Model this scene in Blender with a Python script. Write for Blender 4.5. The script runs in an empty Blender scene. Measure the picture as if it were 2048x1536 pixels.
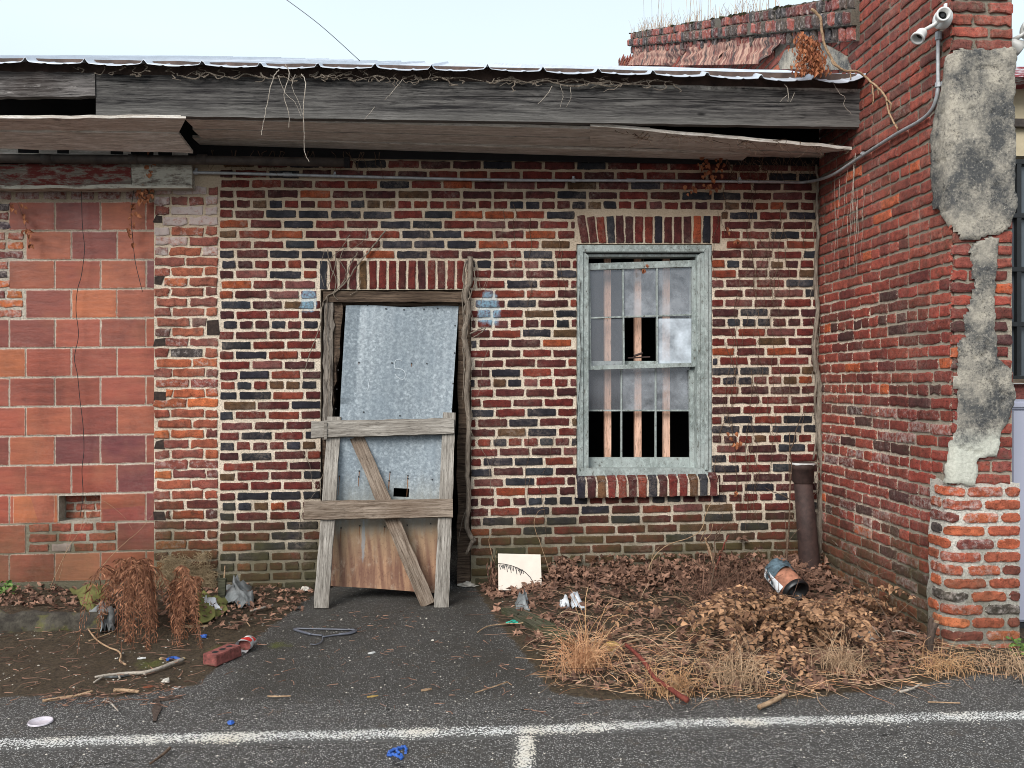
import bpy, math, random
import numpy as np
from mathutils import Vector, Matrix, noise as mnoise
R = random.Random(7)
S = bpy.context.scene
COL = S.collection
# ------------------------------------------------------------------ camera
F = 1680.0; CX = 1024.0; CY = 768.0
PSI = math.atan(105 / F)
CAM = Vector((0, -5.733, 1.385))
cd = bpy.data.cameras.new('camera'); cam = bpy.data.objects.new('camera', cd); COL.objects.link(cam)
cam.location = CAM; cam.rotation_euler = (math.radians(90), 0, -PSI)
cd.sensor_width = 36; cd.lens = 36 * F / 2048; cd.clip_end = 500; cd.clip_start = 0.05
S.camera = cam
# ------------------------------------------------------------------ sky
W = bpy.data.worlds.new('World'); S.world = W; W.use_nodes = True
wn = W.node_tree.nodes; wl = W.node_tree.links; wn.clear()
SUN_EL, SUN_AZ = math.radians(36), math.radians(214)
sky = wn.new('ShaderNodeTexSky'); sky.sky_type = 'NISHITA'; sky.sun_disc = False
sky.sun_elevation = SUN_EL; sky.sun_rotation = SUN_AZ
bg1 = wn.new('ShaderNodeBackground'); bg1.inputs[1].default_value = 0.05; wl.new(sky.outputs[0], bg1.inputs[0])
tc = wn.new('ShaderNodeTexCoord'); sp = wn.new('ShaderNodeSeparateXYZ'); wl.new(tc.outputs['Generated'], sp.inputs[0])
cr = wn.new('ShaderNodeValToRGB'); wl.new(sp.outputs[2], cr.inputs[0])
cr.color_ramp.elements[0].position = 0.0; cr.color_ramp.elements[0].color = (0.50, 0.52, 0.54, 1)
cr.color_ramp.elements[1].position = 0.36; cr.color_ramp.elements[1].color = (0.70, 0.82, 0.89, 1)
e = cr.color_ramp.elements.new(0.47); e.color = (0.64, 0.75, 0.83, 1)
e = cr.color_ramp.elements.new(1.0); e.color = (1.0, 1.04, 1.1, 1)
wno = wn.new('ShaderNodeTexNoise'); wno.inputs['Scale'].default_value = 2.2; wno.inputs['Detail'].default_value = 3
wl.new(tc.outputs['Generated'], wno.inputs['Vector'])
wmr = wn.new('ShaderNodeMapRange'); wmr.inputs[3].default_value = 1.19; wmr.inputs[4].default_value = 1.36
wl.new(wno.outputs[0], wmr.inputs[0])
bg2 = wn.new('ShaderNodeBackground'); wl.new(cr.outputs[0], bg2.inputs[0]); wl.new(wmr.outputs[0], bg2.inputs[1])
ad = wn.new('ShaderNodeAddShader'); wl.new(bg1.outputs[0], ad.inputs[0]); wl.new(bg2.outputs[0], ad.inputs[1])
mixs = wn.new('ShaderNodeMixShader'); mixs.inputs[0].default_value = 0.86
wl.new(bg1.outputs[0], mixs.inputs[1]); wl.new(bg2.outputs[0], mixs.inputs[2])
wo = wn.new('ShaderNodeOutputWorld'); wl.new(mixs.outputs[0], wo.inputs[0])
sl = bpy.data.lights.new('sun', 'SUN'); sl.energy = 3.3; sl.angle = math.radians(32); sl.color = (1, 0.965, 0.92)
so = bpy.data.objects.new('sun', sl); COL.objects.link(so)
sd = Vector((math.sin(SUN_AZ) * math.cos(SUN_EL), math.cos(SUN_AZ) * math.cos(SUN_EL), math.sin(SUN_EL)))
so.rotation_euler = sd.to_track_quat('Z', 'Y').to_euler()
S.view_settings.view_transform = 'Standard'; S.view_settings.look = 'None'
S.cycles.filter_width = 0.95
S.view_settings.exposure = 0.16; S.view_settings.gamma = 1

# ------------------------------------------------------------------ pixel <-> world
FW = Vector((math.sin(PSI), math.cos(PSI), 0)); RT = Vector((math.cos(PSI), -math.sin(PSI), 0)); UP = Vector((0, 0, 1))
def ray(px, py): return FW + RT * ((px - CX) / F) + UP * ((CY - py) / F)
def atY(px, py, y=0.0):
    r = ray(px, py); return CAM + r * ((y - CAM.y) / r.y)
def atX(px, py, x):
    r = ray(px, py); return CAM + r * (x / r.x)
def atZ(px, py, z=0.0):
    r = ray(px, py); return CAM + r * ((z - CAM.z) / r.z)
XR = atY(1637, 700).x          # the wing wall's face

# ------------------------------------------------------------------ object helpers
def tag(o, label=None, cat=None, group=None, kind=None):
    if label: o['label'] = label
    if cat: o['category'] = cat
    if group: o['group'] = group
    if kind: o['kind'] = kind
    return o
def empty(name, loc, label, cat, group=None):
    o = bpy.data.objects.new(name, None); o.location = loc; o.empty_display_size = 0.1; COL.objects.link(o)
    return tag(o, label, cat, group)
class MB:
    def __init__(s): s.v = []; s.f = []; s.a = {}; s.fm = []; s.sm = False
    def add(s, vs, fs, mi=0):
        b = len(s.v); s.v.extend([tuple(v) for v in vs]); s.f.extend([tuple(b + i for i in f) for f in fs]); s.fm.extend([mi] * len(fs)); return b
    def attr(s, name, vals):
        s.a.setdefault(name, []); L = s.a[name]
        n = len(s.v) - len(vals)
        while len(L) < n: L.append(vals[0] if not isinstance(vals[0], tuple) else (0, 0, 0, 0))
        L.extend(vals)
    def box(s, c, d, rot=None, mi=0):
        x, y, z = d[0] / 2, d[1] / 2, d[2] / 2
        P = [Vector((i, j, k)) for i in (-x, x) for j in (-y, y) for k in (-z, z)]
        if rot: P = [rot @ p for p in P]
        c = Vector(c)
        s.add([c + p for p in P], [(0, 1, 3, 2), (4, 6, 7, 5), (0, 4, 5, 1), (2, 3, 7, 6), (0, 2, 6, 4), (1, 5, 7, 3)], mi)
    def tube(s, pts, r, n=6, cap=True, jit=0.0, mi=0):
        pts = [Vector(p) for p in pts]; m = len(pts)
        if not hasattr(r, '__len__'): r = [r] * m
        if len(r) == 2 and m != 2: r = [r[0] + (r[1] - r[0]) * i / (m - 1) for i in range(m)]
        t0 = (pts[1] - pts[0]).normalized(); a = Vector((0, 0, 1)) if abs(t0.z) < 0.9 else Vector((1, 0, 0))
        nn = t0.cross(a).normalized(); vs = []
        for i in range(m):
            t = (pts[min(i + 1, m - 1)] - pts[max(i - 1, 0)]).normalized()
            nn = (nn - t * nn.dot(t)).normalized(); b = t.cross(nn)
            for k in range(n):
                an = 2 * math.pi * k / n; rr = r[i] * (1 + (R.uniform(-jit, jit) if jit else 0))
                vs.append(pts[i] + (nn * math.cos(an) + b * math.sin(an)) * rr)
        fs = [(i * n + k, i * n + (k + 1) % n, (i + 1) * n + (k + 1) % n, (i + 1) * n + k) for i in range(m - 1) for k in range(n)]
        if cap: fs += [tuple(range(n))[::-1], tuple((m - 1) * n + k for k in range(n))]
        s.add(vs, fs, mi)
    def build(s, name, mat, parent=None, smooth=False, loc=None):
        me = bpy.data.meshes.new(name)
        vs = s.v
        if loc is not None: vs = [(v[0] - loc[0], v[1] - loc[1], v[2] - loc[2]) for v in vs]
        me.from_pydata(vs, [], s.f)
        for m in (mat if isinstance(mat, (list, tuple)) else [mat]): me.materials.append(m)
        if any(s.fm): me.polygons.foreach_set('material_index', s.fm)
        for k, L in s.a.items():
            while len(L) < len(s.v): L.append((0, 0, 0, 0) if isinstance(L[0], tuple) else 0.0)
            if isinstance(L[0], tuple):
                at = me.attributes.new(k, 'FLOAT_COLOR', 'POINT'); at.data.foreach_set('color', np.array(L, dtype=np.float32).ravel())
            else:
                at = me.attributes.new(k, 'FLOAT', 'POINT'); at.data.foreach_set('value', np.array(L, dtype=np.float32))
        if smooth: me.polygons.foreach_set('use_smooth', [True] * len(me.polygons))
        me.update()
        o = bpy.data.objects.new(name, me); COL.objects.link(o)
        if parent is not None:
            o.parent = parent
            pw = parent.location.copy()
            if parent.parent: pw += parent.parent.location
            o.location = (Vector(loc) - pw) if loc is not None else -pw
        elif loc is not None: o.location = loc
        return o
def smoothpath(P, k=4):
    P = [Vector(p) for p in P]; out = []
    for i in range(len(P) - 1):
        p0 = P[max(i - 1, 0)]; p1 = P[i]; p2 = P[i + 1]; p3 = P[min(i + 2, len(P) - 1)]
        for j in range(k):
            t = j / k
            out.append(0.5 * ((2 * p1) + (p2 - p0) * t + (2 * p0 - 5 * p1 + 4 * p2 - p3) * t * t + (3 * p1 - p0 - 3 * p2 + p3) * t ** 3))
    out.append(P[-1]); return out
def wob(P, a):
    return [p + Vector((R.gauss(0, a), R.gauss(0, a), R.gauss(0, a))) for p in P]

# ------------------------------------------------------------------ materials
class NT:
    def __init__(s, name):
        s.m = bpy.data.materials.new(name); s.m.use_nodes = True; s.t = s.m.node_tree; s.t.nodes.clear()
        s.out = s.n('ShaderNodeOutputMaterial'); s.b = s.n('ShaderNodeBsdfPrincipled'); s.l(s.b.outputs[0], s.out.inputs[0])
        s.tc = s.n('ShaderNodeTexCoord').outputs['Object']
    def n(s, t): return s.t.nodes.new(t)
    def l(s, a, b): s.t.links.new(a, b)
    def put(s, sock, v):
        if isinstance(v, bpy.types.NodeSocket): s.l(v, sock)
        elif isinstance(v, (tuple, list)):
            sock.default_value = tuple(v) + (1,) if (len(v) == 3 and sock.type == 'RGBA') else tuple(v)
        else: sock.default_value = v
    def noise(s, sc, det=3, ro=0.55, vec=None, dist=0.0):
        n = s.n('ShaderNodeTexNoise'); n.inputs['Scale'].default_value = sc; n.inputs['Detail'].default_value = det
        n.inputs['Roughness'].default_value = ro; n.inputs['Distortion'].default_value = dist
        s.l(vec or s.tc, n.inputs['Vector']); return n.outputs[0]
    def vor(s, sc, vec=None, feat='F1', out='Distance'):
        n = s.n('ShaderNodeTexVoronoi'); n.feature = feat; n.inputs['Scale'].default_value = sc
        s.l(vec or s.tc, n.inputs['Vector']); return n.outputs[out]
    def scale(s, v, vec=None):
        n = s.n('ShaderNodeMapping'); n.inputs['Scale'].default_value = v; s.l(vec or s.tc, n.inputs[0]); return n.outputs[0]
    def mr(s, x, a, b, c=0.0, d=1.0):
        n = s.n('ShaderNodeMapRange'); s.put(n.inputs[0], x)
        for i, q in enumerate((a, b, c, d)): n.inputs[1 + i].default_value = q
        return n.outputs[0]
    def ma(s, op, a, b=0.0):
        n = s.n('ShaderNodeMath'); n.operation = op; s.put(n.inputs[0], a); s.put(n.inputs[1], b); return n.outputs[0]
    def mix(s, f, a, b, mode='MIX'):
        n = s.n('ShaderNodeMix'); n.data_type = 'RGBA'; n.blend_type = mode
        s.put(n.inputs[0], f); s.put(n.inputs[6], a); s.put(n.inputs[7], b); return n.outputs[2]
    def at(s, name, what='Fac'):
        n = s.n('ShaderNodeAttribute'); n.attribute_name = name; return n.outputs[what]
    def sep(s):
        n = s.n('ShaderNodeSeparateXYZ'); s.l(s.tc, n.inputs[0]); return n.outputs
    def blob(s, c, r, nz=None, ax=(0, 2)):
        o = s.sep(); d = 0
        dx = s.ma('MULTIPLY', s.ma('SUBTRACT', o[ax[0]], c[0]), 1 / r[0]); dz = s.ma('MULTIPLY', s.ma('SUBTRACT', o[ax[1]], c[1]), 1 / r[1])
        d = s.ma('SQRT', s.ma('ADD', s.ma('MULTIPLY', dx, dx), s.ma('MULTIPLY', dz, dz)))
        if nz is not None: d = s.ma('ADD', d, nz)
        return s.mr(d, 0.85, 1.15, 1, 0)
    def fin(s, col, rough=0.85, bump=None, bs=0.3, bd=0.01, metal=0.0, spec=None, b2=None):
        s.put(s.b.inputs['Base Color'], col); s.put(s.b.inputs['Roughness'], rough); s.b.inputs['Metallic'].default_value = metal
        if spec is not None: s.b.inputs['Specular IOR Level'].default_value = spec
        if bump is not None:
            n = s.n('ShaderNodeBump'); n.inputs['Strength'].default_value = bs; n.inputs['Distance'].default_value = bd
            s.put(n.inputs['Height'], bump); s.l(n.outputs[0], s.b.inputs['Normal'])
        return s.m

PA = atY(616, 600); PB = atY(978, 620)     # blue paint smears by the doorway
MORT = {'main': (0.86, 0.735, 0.585), 'wing': (0.84, 0.72, 0.58), 'pale': (0.70, 0.67, 0.60), 'tile': (0.62, 0.55, 0.46), 'dark': (0.16, 0.14, 0.11)}
def mortar_mix(t, kind):
    n1 = t.noise(9, 5, 0.6); n2 = t.noise(90, 3, 0.6); n3 = t.noise(1.6, 2)
    base = t.mix(t.mr(n1, 0.35, 0.7), MORT[kind], tuple(c * k for c, k in zip(MORT[kind], (0.80, 0.77, 0.74))))
    base = t.mix(t.mr(n2, 0.45, 0.72), base, tuple(c * 0.42 for c in MORT[kind]))
    z = t.sep()[2]
    if kind in ('main', 'tile'):
        zz = t.ma('ADD', z, t.ma('MULTIPLY', t.ma('SUBTRACT', n3, 0.5), 1.2))
        base = t.mix(t.mr(zz, 2.0, 2.6, 0, 0.7), base, (0.42, 0.31, 0.20))     # older, browner pointing above
        base = t.mix(t.mr(zz, 0.60, 0.15, 0, 0.85), base, (0.25, 0.225, 0.16))    # grey weathered foot of the wall
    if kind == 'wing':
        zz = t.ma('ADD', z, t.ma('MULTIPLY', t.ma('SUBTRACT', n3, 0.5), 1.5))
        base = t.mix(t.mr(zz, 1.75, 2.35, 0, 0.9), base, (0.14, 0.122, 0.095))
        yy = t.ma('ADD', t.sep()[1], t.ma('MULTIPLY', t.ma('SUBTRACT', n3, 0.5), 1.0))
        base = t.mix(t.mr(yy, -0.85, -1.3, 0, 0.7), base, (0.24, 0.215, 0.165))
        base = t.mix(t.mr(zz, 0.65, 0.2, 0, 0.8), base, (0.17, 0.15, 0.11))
    return base
def moss(t, col, amt=1.0):
    z = t.sep()[2]; n = t.noise(5, 4, 0.65)
    stn = t.ma('MULTIPLY', t.mr(t.noise(1.7, 5, 0.65, t.scale((1.6, 1.6, 0.55))), 0.50, 0.66), t.mr(t.noise(24, 4, 0.7), 0.30, 0.60, 0.35, 1.0))
    col = t.mix(t.ma('MULTIPLY', stn, 0.42), col, t.mix(1.0, col, (0.34, 0.32, 0.30), 'MULTIPLY'))
    dst = t.ma('MULTIPLY', t.mr(t.noise(2.6, 5, 0.7), 0.48, 0.66), t.mr(t.noise(60, 4, 0.75), 0.42, 0.60)); col = t.mix(t.ma('MULTIPLY', dst, 0.30 if amt != 0.55 else 0.08), col, (0.42, 0.33, 0.27))
    zz = t.ma('ADD', z, t.ma('MULTIPLY', t.ma('SUBTRACT', n, 0.5), 1.1))
    col = t.mix(t.ma('MULTIPLY', t.mr(zz, 0.62, 0.16), 0.78 * amt), col, t.mix(t.noise(22, 3), (0.03, 0.022, 0.013), (0.085, 0.078, 0.028)))
    return col
def mortar_mat(kind):
    t = NT('mortar_' + kind); c = mortar_mix(t, kind)
    if kind == 'main':
        nz = t.ma('MULTIPLY', t.ma('SUBTRACT', t.noise(12, 4), 0.5), 1.6)
        m = t.ma('MAXIMUM', t.blob((PA.x, PA.z), (0.055, 0.08), nz), t.blob((PB.x, PB.z), (0.075, 0.13), nz))
        c = t.mix(t.ma('MULTIPLY', m, 0.5), c, (0.45, 0.60, 0.68))
    c = moss(t, c, 0.85)
    return t.fin(c, 0.95, t.ma('ADD', t.noise(60, 5, 0.7), t.noise(220, 2)), 0.9, 0.008)
def brick_mat(name, kind, ribbed, moss_amt=1.0):
    t = NT(name)
    a = t.n('ShaderNodeAttribute'); a.attribute_name = 'bc'; bc = a.outputs['Color']; eff = a.outputs['Alpha']
    edge = t.at('edge'); rp = t.at('rp')
    n1 = t.noise(26, 4, 0.6); n2 = t.noise(130, 3, 0.65); n3 = t.noise(420, 2)
    col = t.mix(1.0, bc, t.mix(t.mr(n1, 0.3, 0.72), (0.62, 0.62, 0.64), (1.55, 1.45, 1.38)), 'MULTIPLY')
    col = t.mix(t.mr(n2, 0.52, 0.66, 0, 0.8), col, t.mix(1.0, col, (0.32, 0.30, 0.32), 'MULTIPLY'))
    h = t.ma('ADD', t.ma('MULTIPLY', n2, 0.8), t.ma('MULTIPLY', n3, 0.5))
    if ribbed:
        rib = t.ma('SINE', t.ma('MULTIPLY', t.ma('ADD', rp, t.ma('MULTIPLY', t.noise(40, 2), 0.004)), 2 * math.pi / 0.0068))
        col = t.mix(t.mr(rib, 0.0, 0.8, 0, 0.55), col, t.mix(1.0, col, (0.25, 0.24, 0.27), 'MULTIPLY'))
        h = t.ma('ADD', h, t.ma('MULTIPLY', rib, -0.25))
    fleck = t.mr(t.noise(210, 2, 0.7), 0.70, 0.76); col = t.mix(t.ma('MULTIPLY', fleck, 0.5), col, (0.38, 0.32, 0.26))
    # mortar smeared on from the joints
    sm = t.ma('ADD', edge, t.ma('MULTIPLY', t.ma('SUBTRACT', t.noise(70, 5, 0.8), 0.5), 2.6))
    mm = t.mr(sm, 0.98, 1.06)
    col = t.mix(t.ma('MULTIPLY', mm, 0.92), col, mortar_mix(t, kind))
    ef = t.mr(t.ma('ADD', t.ma('MULTIPLY', t.noise(30, 5, 0.75), 1.0), t.ma('MULTIPLY', eff, 0.45)), 0.62, 0.86)
    ef = t.ma('MULTIPLY', ef, t.mr(eff, 0.02, 0.25)); col = t.mix(t.ma('MULTIPLY', ef, 0.8), col, (0.52, 0.45, 0.42))
    if kind == 'main':
        nz = t.ma('MULTIPLY', t.ma('SUBTRACT', t.noise(12, 4), 0.5), 1.6)
        m = t.ma('MAXIMUM', t.blob((PA.x, PA.z), (0.055, 0.08), nz), t.blob((PB.x, PB.z), (0.075, 0.13), nz))
        col = t.mix(t.ma('MULTIPLY', m, t.mr(t.noise(80, 3), 0.3, 0.6, 0.15, 0.75)), col, (0.26, 0.45, 0.58))
    if kind == 'wing':
        g = t.ma('MULTIPLY', t.mr(t.noise(3.5, 5, 0.7), 0.50, 0.66), t.mr(t.noise(50, 4), 0.40, 0.62)); col = t.mix(t.ma('MULTIPLY', g, 0.6), col, (0.055, 0.048, 0.028))
    if moss_amt: col = moss(t, col, moss_amt)
    return t.fin(col, 0.9, h, 0.75, 0.005, spec=0.25)
M = {}
for k in MORT: M['mortar_' + k] = mortar_mat(k)
M['brick_main'] = brick_mat('ribbed_brick', 'main', True)
M['brick_pier'] = brick_mat('plain_brick', 'main', False, 0.8)
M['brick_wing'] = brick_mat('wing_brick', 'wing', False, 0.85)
M['brick_new'] = brick_mat('repair_brick', 'pale', False, 0.35)
M['brick_coping'] = brick_mat('coping_brick', 'dark', False, 0)

def tile_mat():
    t = NT('glazed_tile'); a = t.n('ShaderNodeAttribute'); a.attribute_name = 'bc'
    lin = t.noise(5, 4, 0.6, t.scale((1, 1, 5))); n = t.noise(3, 3)
    col = t.mix(1.0, a.outputs['Color'], t.mix(t.mr(lin, 0.3, 0.7), (0.80, 0.76, 0.78), (1.22, 1.16, 1.12)), 'MULTIPLY')
    col = t.mix(t.mr(n, 0.52, 0.72, 0, 0.32), col, (0.40, 0.16, 0.085))
    col = t.mix(t.mr(t.noise(55, 5, 0.7), 0.62, 0.74, 0, 0.45), col, (0.10, 0.028, 0.018))
    w = t.ma('MULTIPLY', t.mr(t.ma('ADD', t.at('edge'), t.ma('MULTIPLY', t.noise(60, 5, 0.8), 1.3)), 1.12, 1.4), 0.8)
    col = t.mix(w, col, (0.50, 0.38, 0.30))
    col = t.mix(t.mr(t.noise(8, 6, 0.75), 0.56, 0.68, 0, 0.35), col, t.mix(1.0, col, (0.5, 0.42, 0.42), 'MULTIPLY'))
    col = moss(t, col, 0.55)
    return t.fin(col, t.mr(n, 0.3, 0.7, 0.42, 0.7), t.ma('ADD', t.noise(40, 3), t.ma('MULTIPLY', lin, 1.5)), 0.25, 0.006, spec=0.4)
M['tile'] = tile_mat()
def wood(name, dark, light, tint=None, paint=None, pt=(0.5, 0.6), sc=1.0, knots=True, gr=(1.2, 22, 22)):
    t = NT(name); v = t.scale(tuple(g * sc for g in gr))
    g = t.noise(3.2, 6, 0.72, v, 0.6); g2 = t.noise(11, 4, 0.7, v); big = t.noise(2.5, 3)
    col = t.mix(t.mr(g, 0.38, 0.64), dark, light)
    col = t.mix(t.mr(g2, 0.55, 0.64, 0, 0.85), col, tuple(c * 0.28 for c in dark))
    col = t.mix(t.mr(big, 0.4, 0.7, 0, 0.5), col, tint or tuple(c * 0.6 for c in light))
    if knots:
        k = t.mr(t.vor(2.1, t.scale((1, 2.6, 2.6))), 0.05, 0.085, 1, 0); col = t.mix(t.ma('MULTIPLY', k, 0.8), col, tuple(c * 0.3 for c in dark))
    if paint:
        f = t.mr(t.ma('ADD', t.ma('MULTIPLY', t.noise(14, 5, 0.75, t.scale((0.6, 2, 2))), 0.7), t.ma('MULTIPLY', g, 0.3)), pt[0], pt[1])
        col = t.mix(f, col, paint)
    if name == 'weathered_timber':
        o = t.sep(); zz = t.ma('ADD', o[2], t.ma('MULTIPLY', t.ma('SUBTRACT', t.noise(6, 4, 0.7, t.scale((0.5, 1, 2))), 0.5), 0.10))
        m = t.ma('MULTIPLY', t.mr(zz, 0.098, 0.112), t.mr(o[0], 2.6, 3.0)); col = t.mix(t.ma('MULTIPLY', m, t.mr(t.noise(30, 4, 0.7), 0.35, 0.55, 0.3, 0.95)), col, (0.42, 0.40, 0.36))
        zc = t.ma('ABSOLUTE', t.ma('SUBTRACT', t.ma('ADD', o[2], t.ma('MULTIPLY', t.noise(0.9, 2), 0.07)), 0.065)); col = t.mix(t.ma('MULTIPLY', t.mr(zc, 0.0028, 0.0012), t.mr(o[0], 1.4, 2.2)), col, (0.003, 0.003, 0.003))
        col = t.mix(t.mr(zz, -0.04, -0.12, 0, 0.45), col, (0.21, 0.20, 0.185))
    return t.fin(col, 0.88, t.ma('ADD', g, g2), 0.8, 0.006, spec=0.2)
M['fascia'] = wood('weathered_timber', (0.016, 0.015, 0.016), (0.17, 0.16, 0.15), tint=(0.022, 0.019, 0.02), gr=(0.8, 18, 18))
M['fascia_worn'] = wood('bleached_timber', (0.03, 0.027, 0.026), (0.24, 0.22, 0.21), tint=(0.045, 0.03, 0.025), paint=(0.38, 0.35, 0.33), pt=(0.57, 0.66))
M['soffit'] = wood('soffit_board', (0.40, 0.35, 0.30), (0.80, 0.74, 0.66), tint=(0.58, 0.51, 0.45), paint=(0.82, 0.78, 0.73), pt=(0.48, 0.66))  # lightened beyond real wood to stand in for weak bounce light
M['beam_paint'] = wood('peeling_red_paint', (0.15, 0.12, 0.10), (0.34, 0.30, 0.25), paint=(0.15, 0.032, 0.027), pt=(0.46, 0.54), sc=0.8)
M['beam_white'] = wood('peeling_white_paint', (0.15, 0.12, 0.10), (0.30, 0.25, 0.2), paint=(0.48, 0.45, 0.38), pt=(0.42, 0.52), sc=0.8)
M['grey_board'] = wood('grey_board', (0.12, 0.105, 0.088), (0.43, 0.395, 0.35), tint=(0.24, 0.21, 0.18))
M['brown_board'] = wood('brown_board', (0.085, 0.06, 0.042), (0.33, 0.265, 0.21), tint=(0.17, 0.115, 0.08), paint=(0.42, 0.37, 0.32), pt=(0.62, 0.72))
M['old_frame'] = wood('old_frame', (0.028, 0.018, 0.013), (0.17, 0.12, 0.085), tint=(0.07, 0.045, 0.03))
M['grey_frame'] = wood('grey_frame', (0.06, 0.05, 0.043), (0.32, 0.28, 0.24), tint=(0.16, 0.12, 0.09), gr=(22, 22, 1.2))
M['green_board'] = wood('mossy_board', (0.03, 0.03, 0.02), (0.13, 0.12, 0.085), tint=(0.06, 0.075, 0.02))
M['bark'] = wood('vine_bark', (0.11, 0.085, 0.065), (0.33, 0.275, 0.22), gr=(22, 22, 2.5), knots=False)
M['dark_bark'] = wood('dark_bark', (0.035, 0.025, 0.02), (0.14, 0.10, 0.08), gr=(16, 16, 2.5), knots=False)
M['twig_pale'] = wood('pale_twig', (0.30, 0.25, 0.20), (0.55, 0.49, 0.42), knots=False, gr=(9, 9, 9))
M['twig_tan'] = wood('tan_twig', (0.27, 0.17, 0.10), (0.50, 0.34, 0.21), knots=False, gr=(9, 9, 9))
M['twig_brown'] = wood('brown_twig', (0.07, 0.045, 0.03), (0.20, 0.13, 0.09), knots=False, gr=(9, 9, 9))
M['twig_red'] = wood('red_twig', (0.12, 0.025, 0.02), (0.26, 0.07, 0.05), knots=False, gr=(9, 9, 9))
M['stud'] = wood('pink_lumber', (0.62, 0.36, 0.25), (0.88, 0.58, 0.44), gr=(18, 18, 1.5), knots=False)
def simple(name, col, rough=0.7, metal=0.0, var=0.25, sc=20, bs=0.2, spec=None):
    t = NT(name); n = t.noise(sc, 5, 0.65)
    c = t.mix(t.mr(n, 0.3, 0.7), tuple(x * (1 - var) for x in col), tuple(min(1, x * (1 + var)) for x in col))
    return t.fin(c, rough, t.noise(sc * 5, 3), bs, 0.004, metal, spec)
M['roof'] = simple('galvanised_roof', (0.50, 0.54, 0.60), 0.45, 0.25, 0.15, 3, 0.05)
M['roof_under'] = simple('rusty_flashing', (0.075, 0.048, 0.038), 0.8, 0, 0.6, 12)
M['sock'] = simple('socket_shade', (0.03, 0.018, 0.014), 0.95, 0, 0.7, 60)  # dark brown painted in place of shade in the pier's toothing voids
M['black'] = simple('hollow_shade_black', (0.006, 0.006, 0.007), 0.95, 0, 0.3)  # near-black colour stands in for the dark of hollows
M['emt'] = simple('conduit_steel', (0.36, 0.37, 0.38), 0.45, 0.3, 0.25, 40, 0.1)
M['pipe_black'] = simple('dark_iron', (0.055, 0.043, 0.036), 0.7, 0.1, 0.5, 14)
M['pipe_rust'] = simple('rust_iron', (0.045, 0.024, 0.02), 0.75, 0.1, 0.6, 14)
M['white_enamel'] = simple('white_enamel', (0.66, 0.66, 0.64), 0.4, 0, 0.08, 30, 0.05)
M['black_plastic'] = simple('black_plastic', (0.012, 0.012, 0.013), 0.4, 0, 0.2)
M['blue'] = simple('blue_rubber', (0.02, 0.09, 0.36), 0.45, 0, 0.35, 40)
M['teal'] = simple('teal_plastic', (0.02, 0.30, 0.22), 0.25, 0, 0.5, 60)
M['foil'] = simple('silver_wrapper', (0.62, 0.66, 0.70), 0.35, 0.3, 0.35, 50)
M['grey_film'] = simple('grey_film', (0.17, 0.18, 0.18), 0.5, 0, 0.5, 18)
M['stone'] = simple('pale_stone', (0.50, 0.46, 0.40), 0.85, 0, 0.25, 30)
M['ystone'] = simple('ochre_stone', (0.42, 0.27, 0.08), 0.85, 0, 0.35, 30)
M['wire'] = simple('black_wire', (0.012, 0.011, 0.011), 0.6)
M['hwire'] = simple('grey_cable', (0.10, 0.11, 0.12), 0.6)
M['red_plastic'] = simple('red_print', (0.55, 0.03, 0.025), 0.3)
M['cup'] = simple('clear_grey_plastic', (0.55, 0.56, 0.56), 0.22, 0, 0.35, 60)
M['cream_paint'] = simple('cream_cladding', (0.50, 0.42, 0.28), 0.8, 0, 0.15, 6)
M['tank'] = simple('pale_grey_plastic', (0.40, 0.41, 0.50), 0.4, 0, 0.04, 2, 0.03)
M['dark_bed'] = simple('black_base', (0.02, 0.022, 0.026), 0.5)
M['brick_red'] = simple('loose_brick', (0.20, 0.058, 0.048), 0.85, 0, 0.6, 45, 0.8)
M['cloth'] = simple('blue_grey_cloth', (0.075, 0.115, 0.14), 0.7, 0, 0.8, 30, 0.8)
M['white_cloth'] = simple('white_cloth', (0.62, 0.64, 0.66), 0.6, 0, 0.2, 24)
M['terracotta'] = simple('terracotta', (0.33, 0.14, 0.085), 0.8, 0, 0.45, 24)
M['winframe'] = simple('dark_window_bar', (0.012, 0.013, 0.014), 0.5)
M['white_trim'] = simple('white_trim', (0.6, 0.6, 0.58), 0.6)
M['rubber_band'] = simple('tan_knob', (0.30, 0.22, 0.11), 0.7)
def leafm(name, a, b):
    t = NT(name); at = t.at('tone'); n = t.noise(14, 3)
    c = t.mix(at, a, b); c = t.mix(t.mr(n, 0.4, 0.7, 0, 0.35), c, tuple(x * 0.45 for x in a))
    return t.fin(c, 0.75, t.noise(120, 2), 0.2, 0.003, spec=0.3)
M['litter'] = leafm('leaf_litter', (0.045, 0.020, 0.013), (0.36, 0.20, 0.135))
M['tanleaf'] = leafm('tan_leaves', (0.085, 0.036, 0.019), (0.54, 0.31, 0.17))
M['fern'] = leafm('dead_fern', (0.10, 0.034, 0.017), (0.46, 0.215, 0.115))
M['straw'] = leafm('straw', (0.30, 0.15, 0.07), (0.66, 0.42, 0.22))
M['orange_straw'] = leafm('orange_straw', (0.30, 0.12, 0.055), (0.78, 0.47, 0.26))
M['pale_straw'] = leafm('pale_straw', (0.15, 0.085, 0.048), (0.66, 0.46, 0.29))
M['rootgrass'] = leafm('dry_rootlets', (0.14, 0.095, 0.05), (0.40, 0.30, 0.18))
M['rustleaf'] = leafm('rust_leaves', (0.19, 0.055, 0.025), (0.50, 0.20, 0.09))
M['green'] = leafm('green_leaf', (0.06, 0.12, 0.025), (0.16, 0.26, 0.06))
M['moss'] = leafm('moss', (0.05, 0.045, 0.02), (0.15, 0.14, 0.05))
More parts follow.
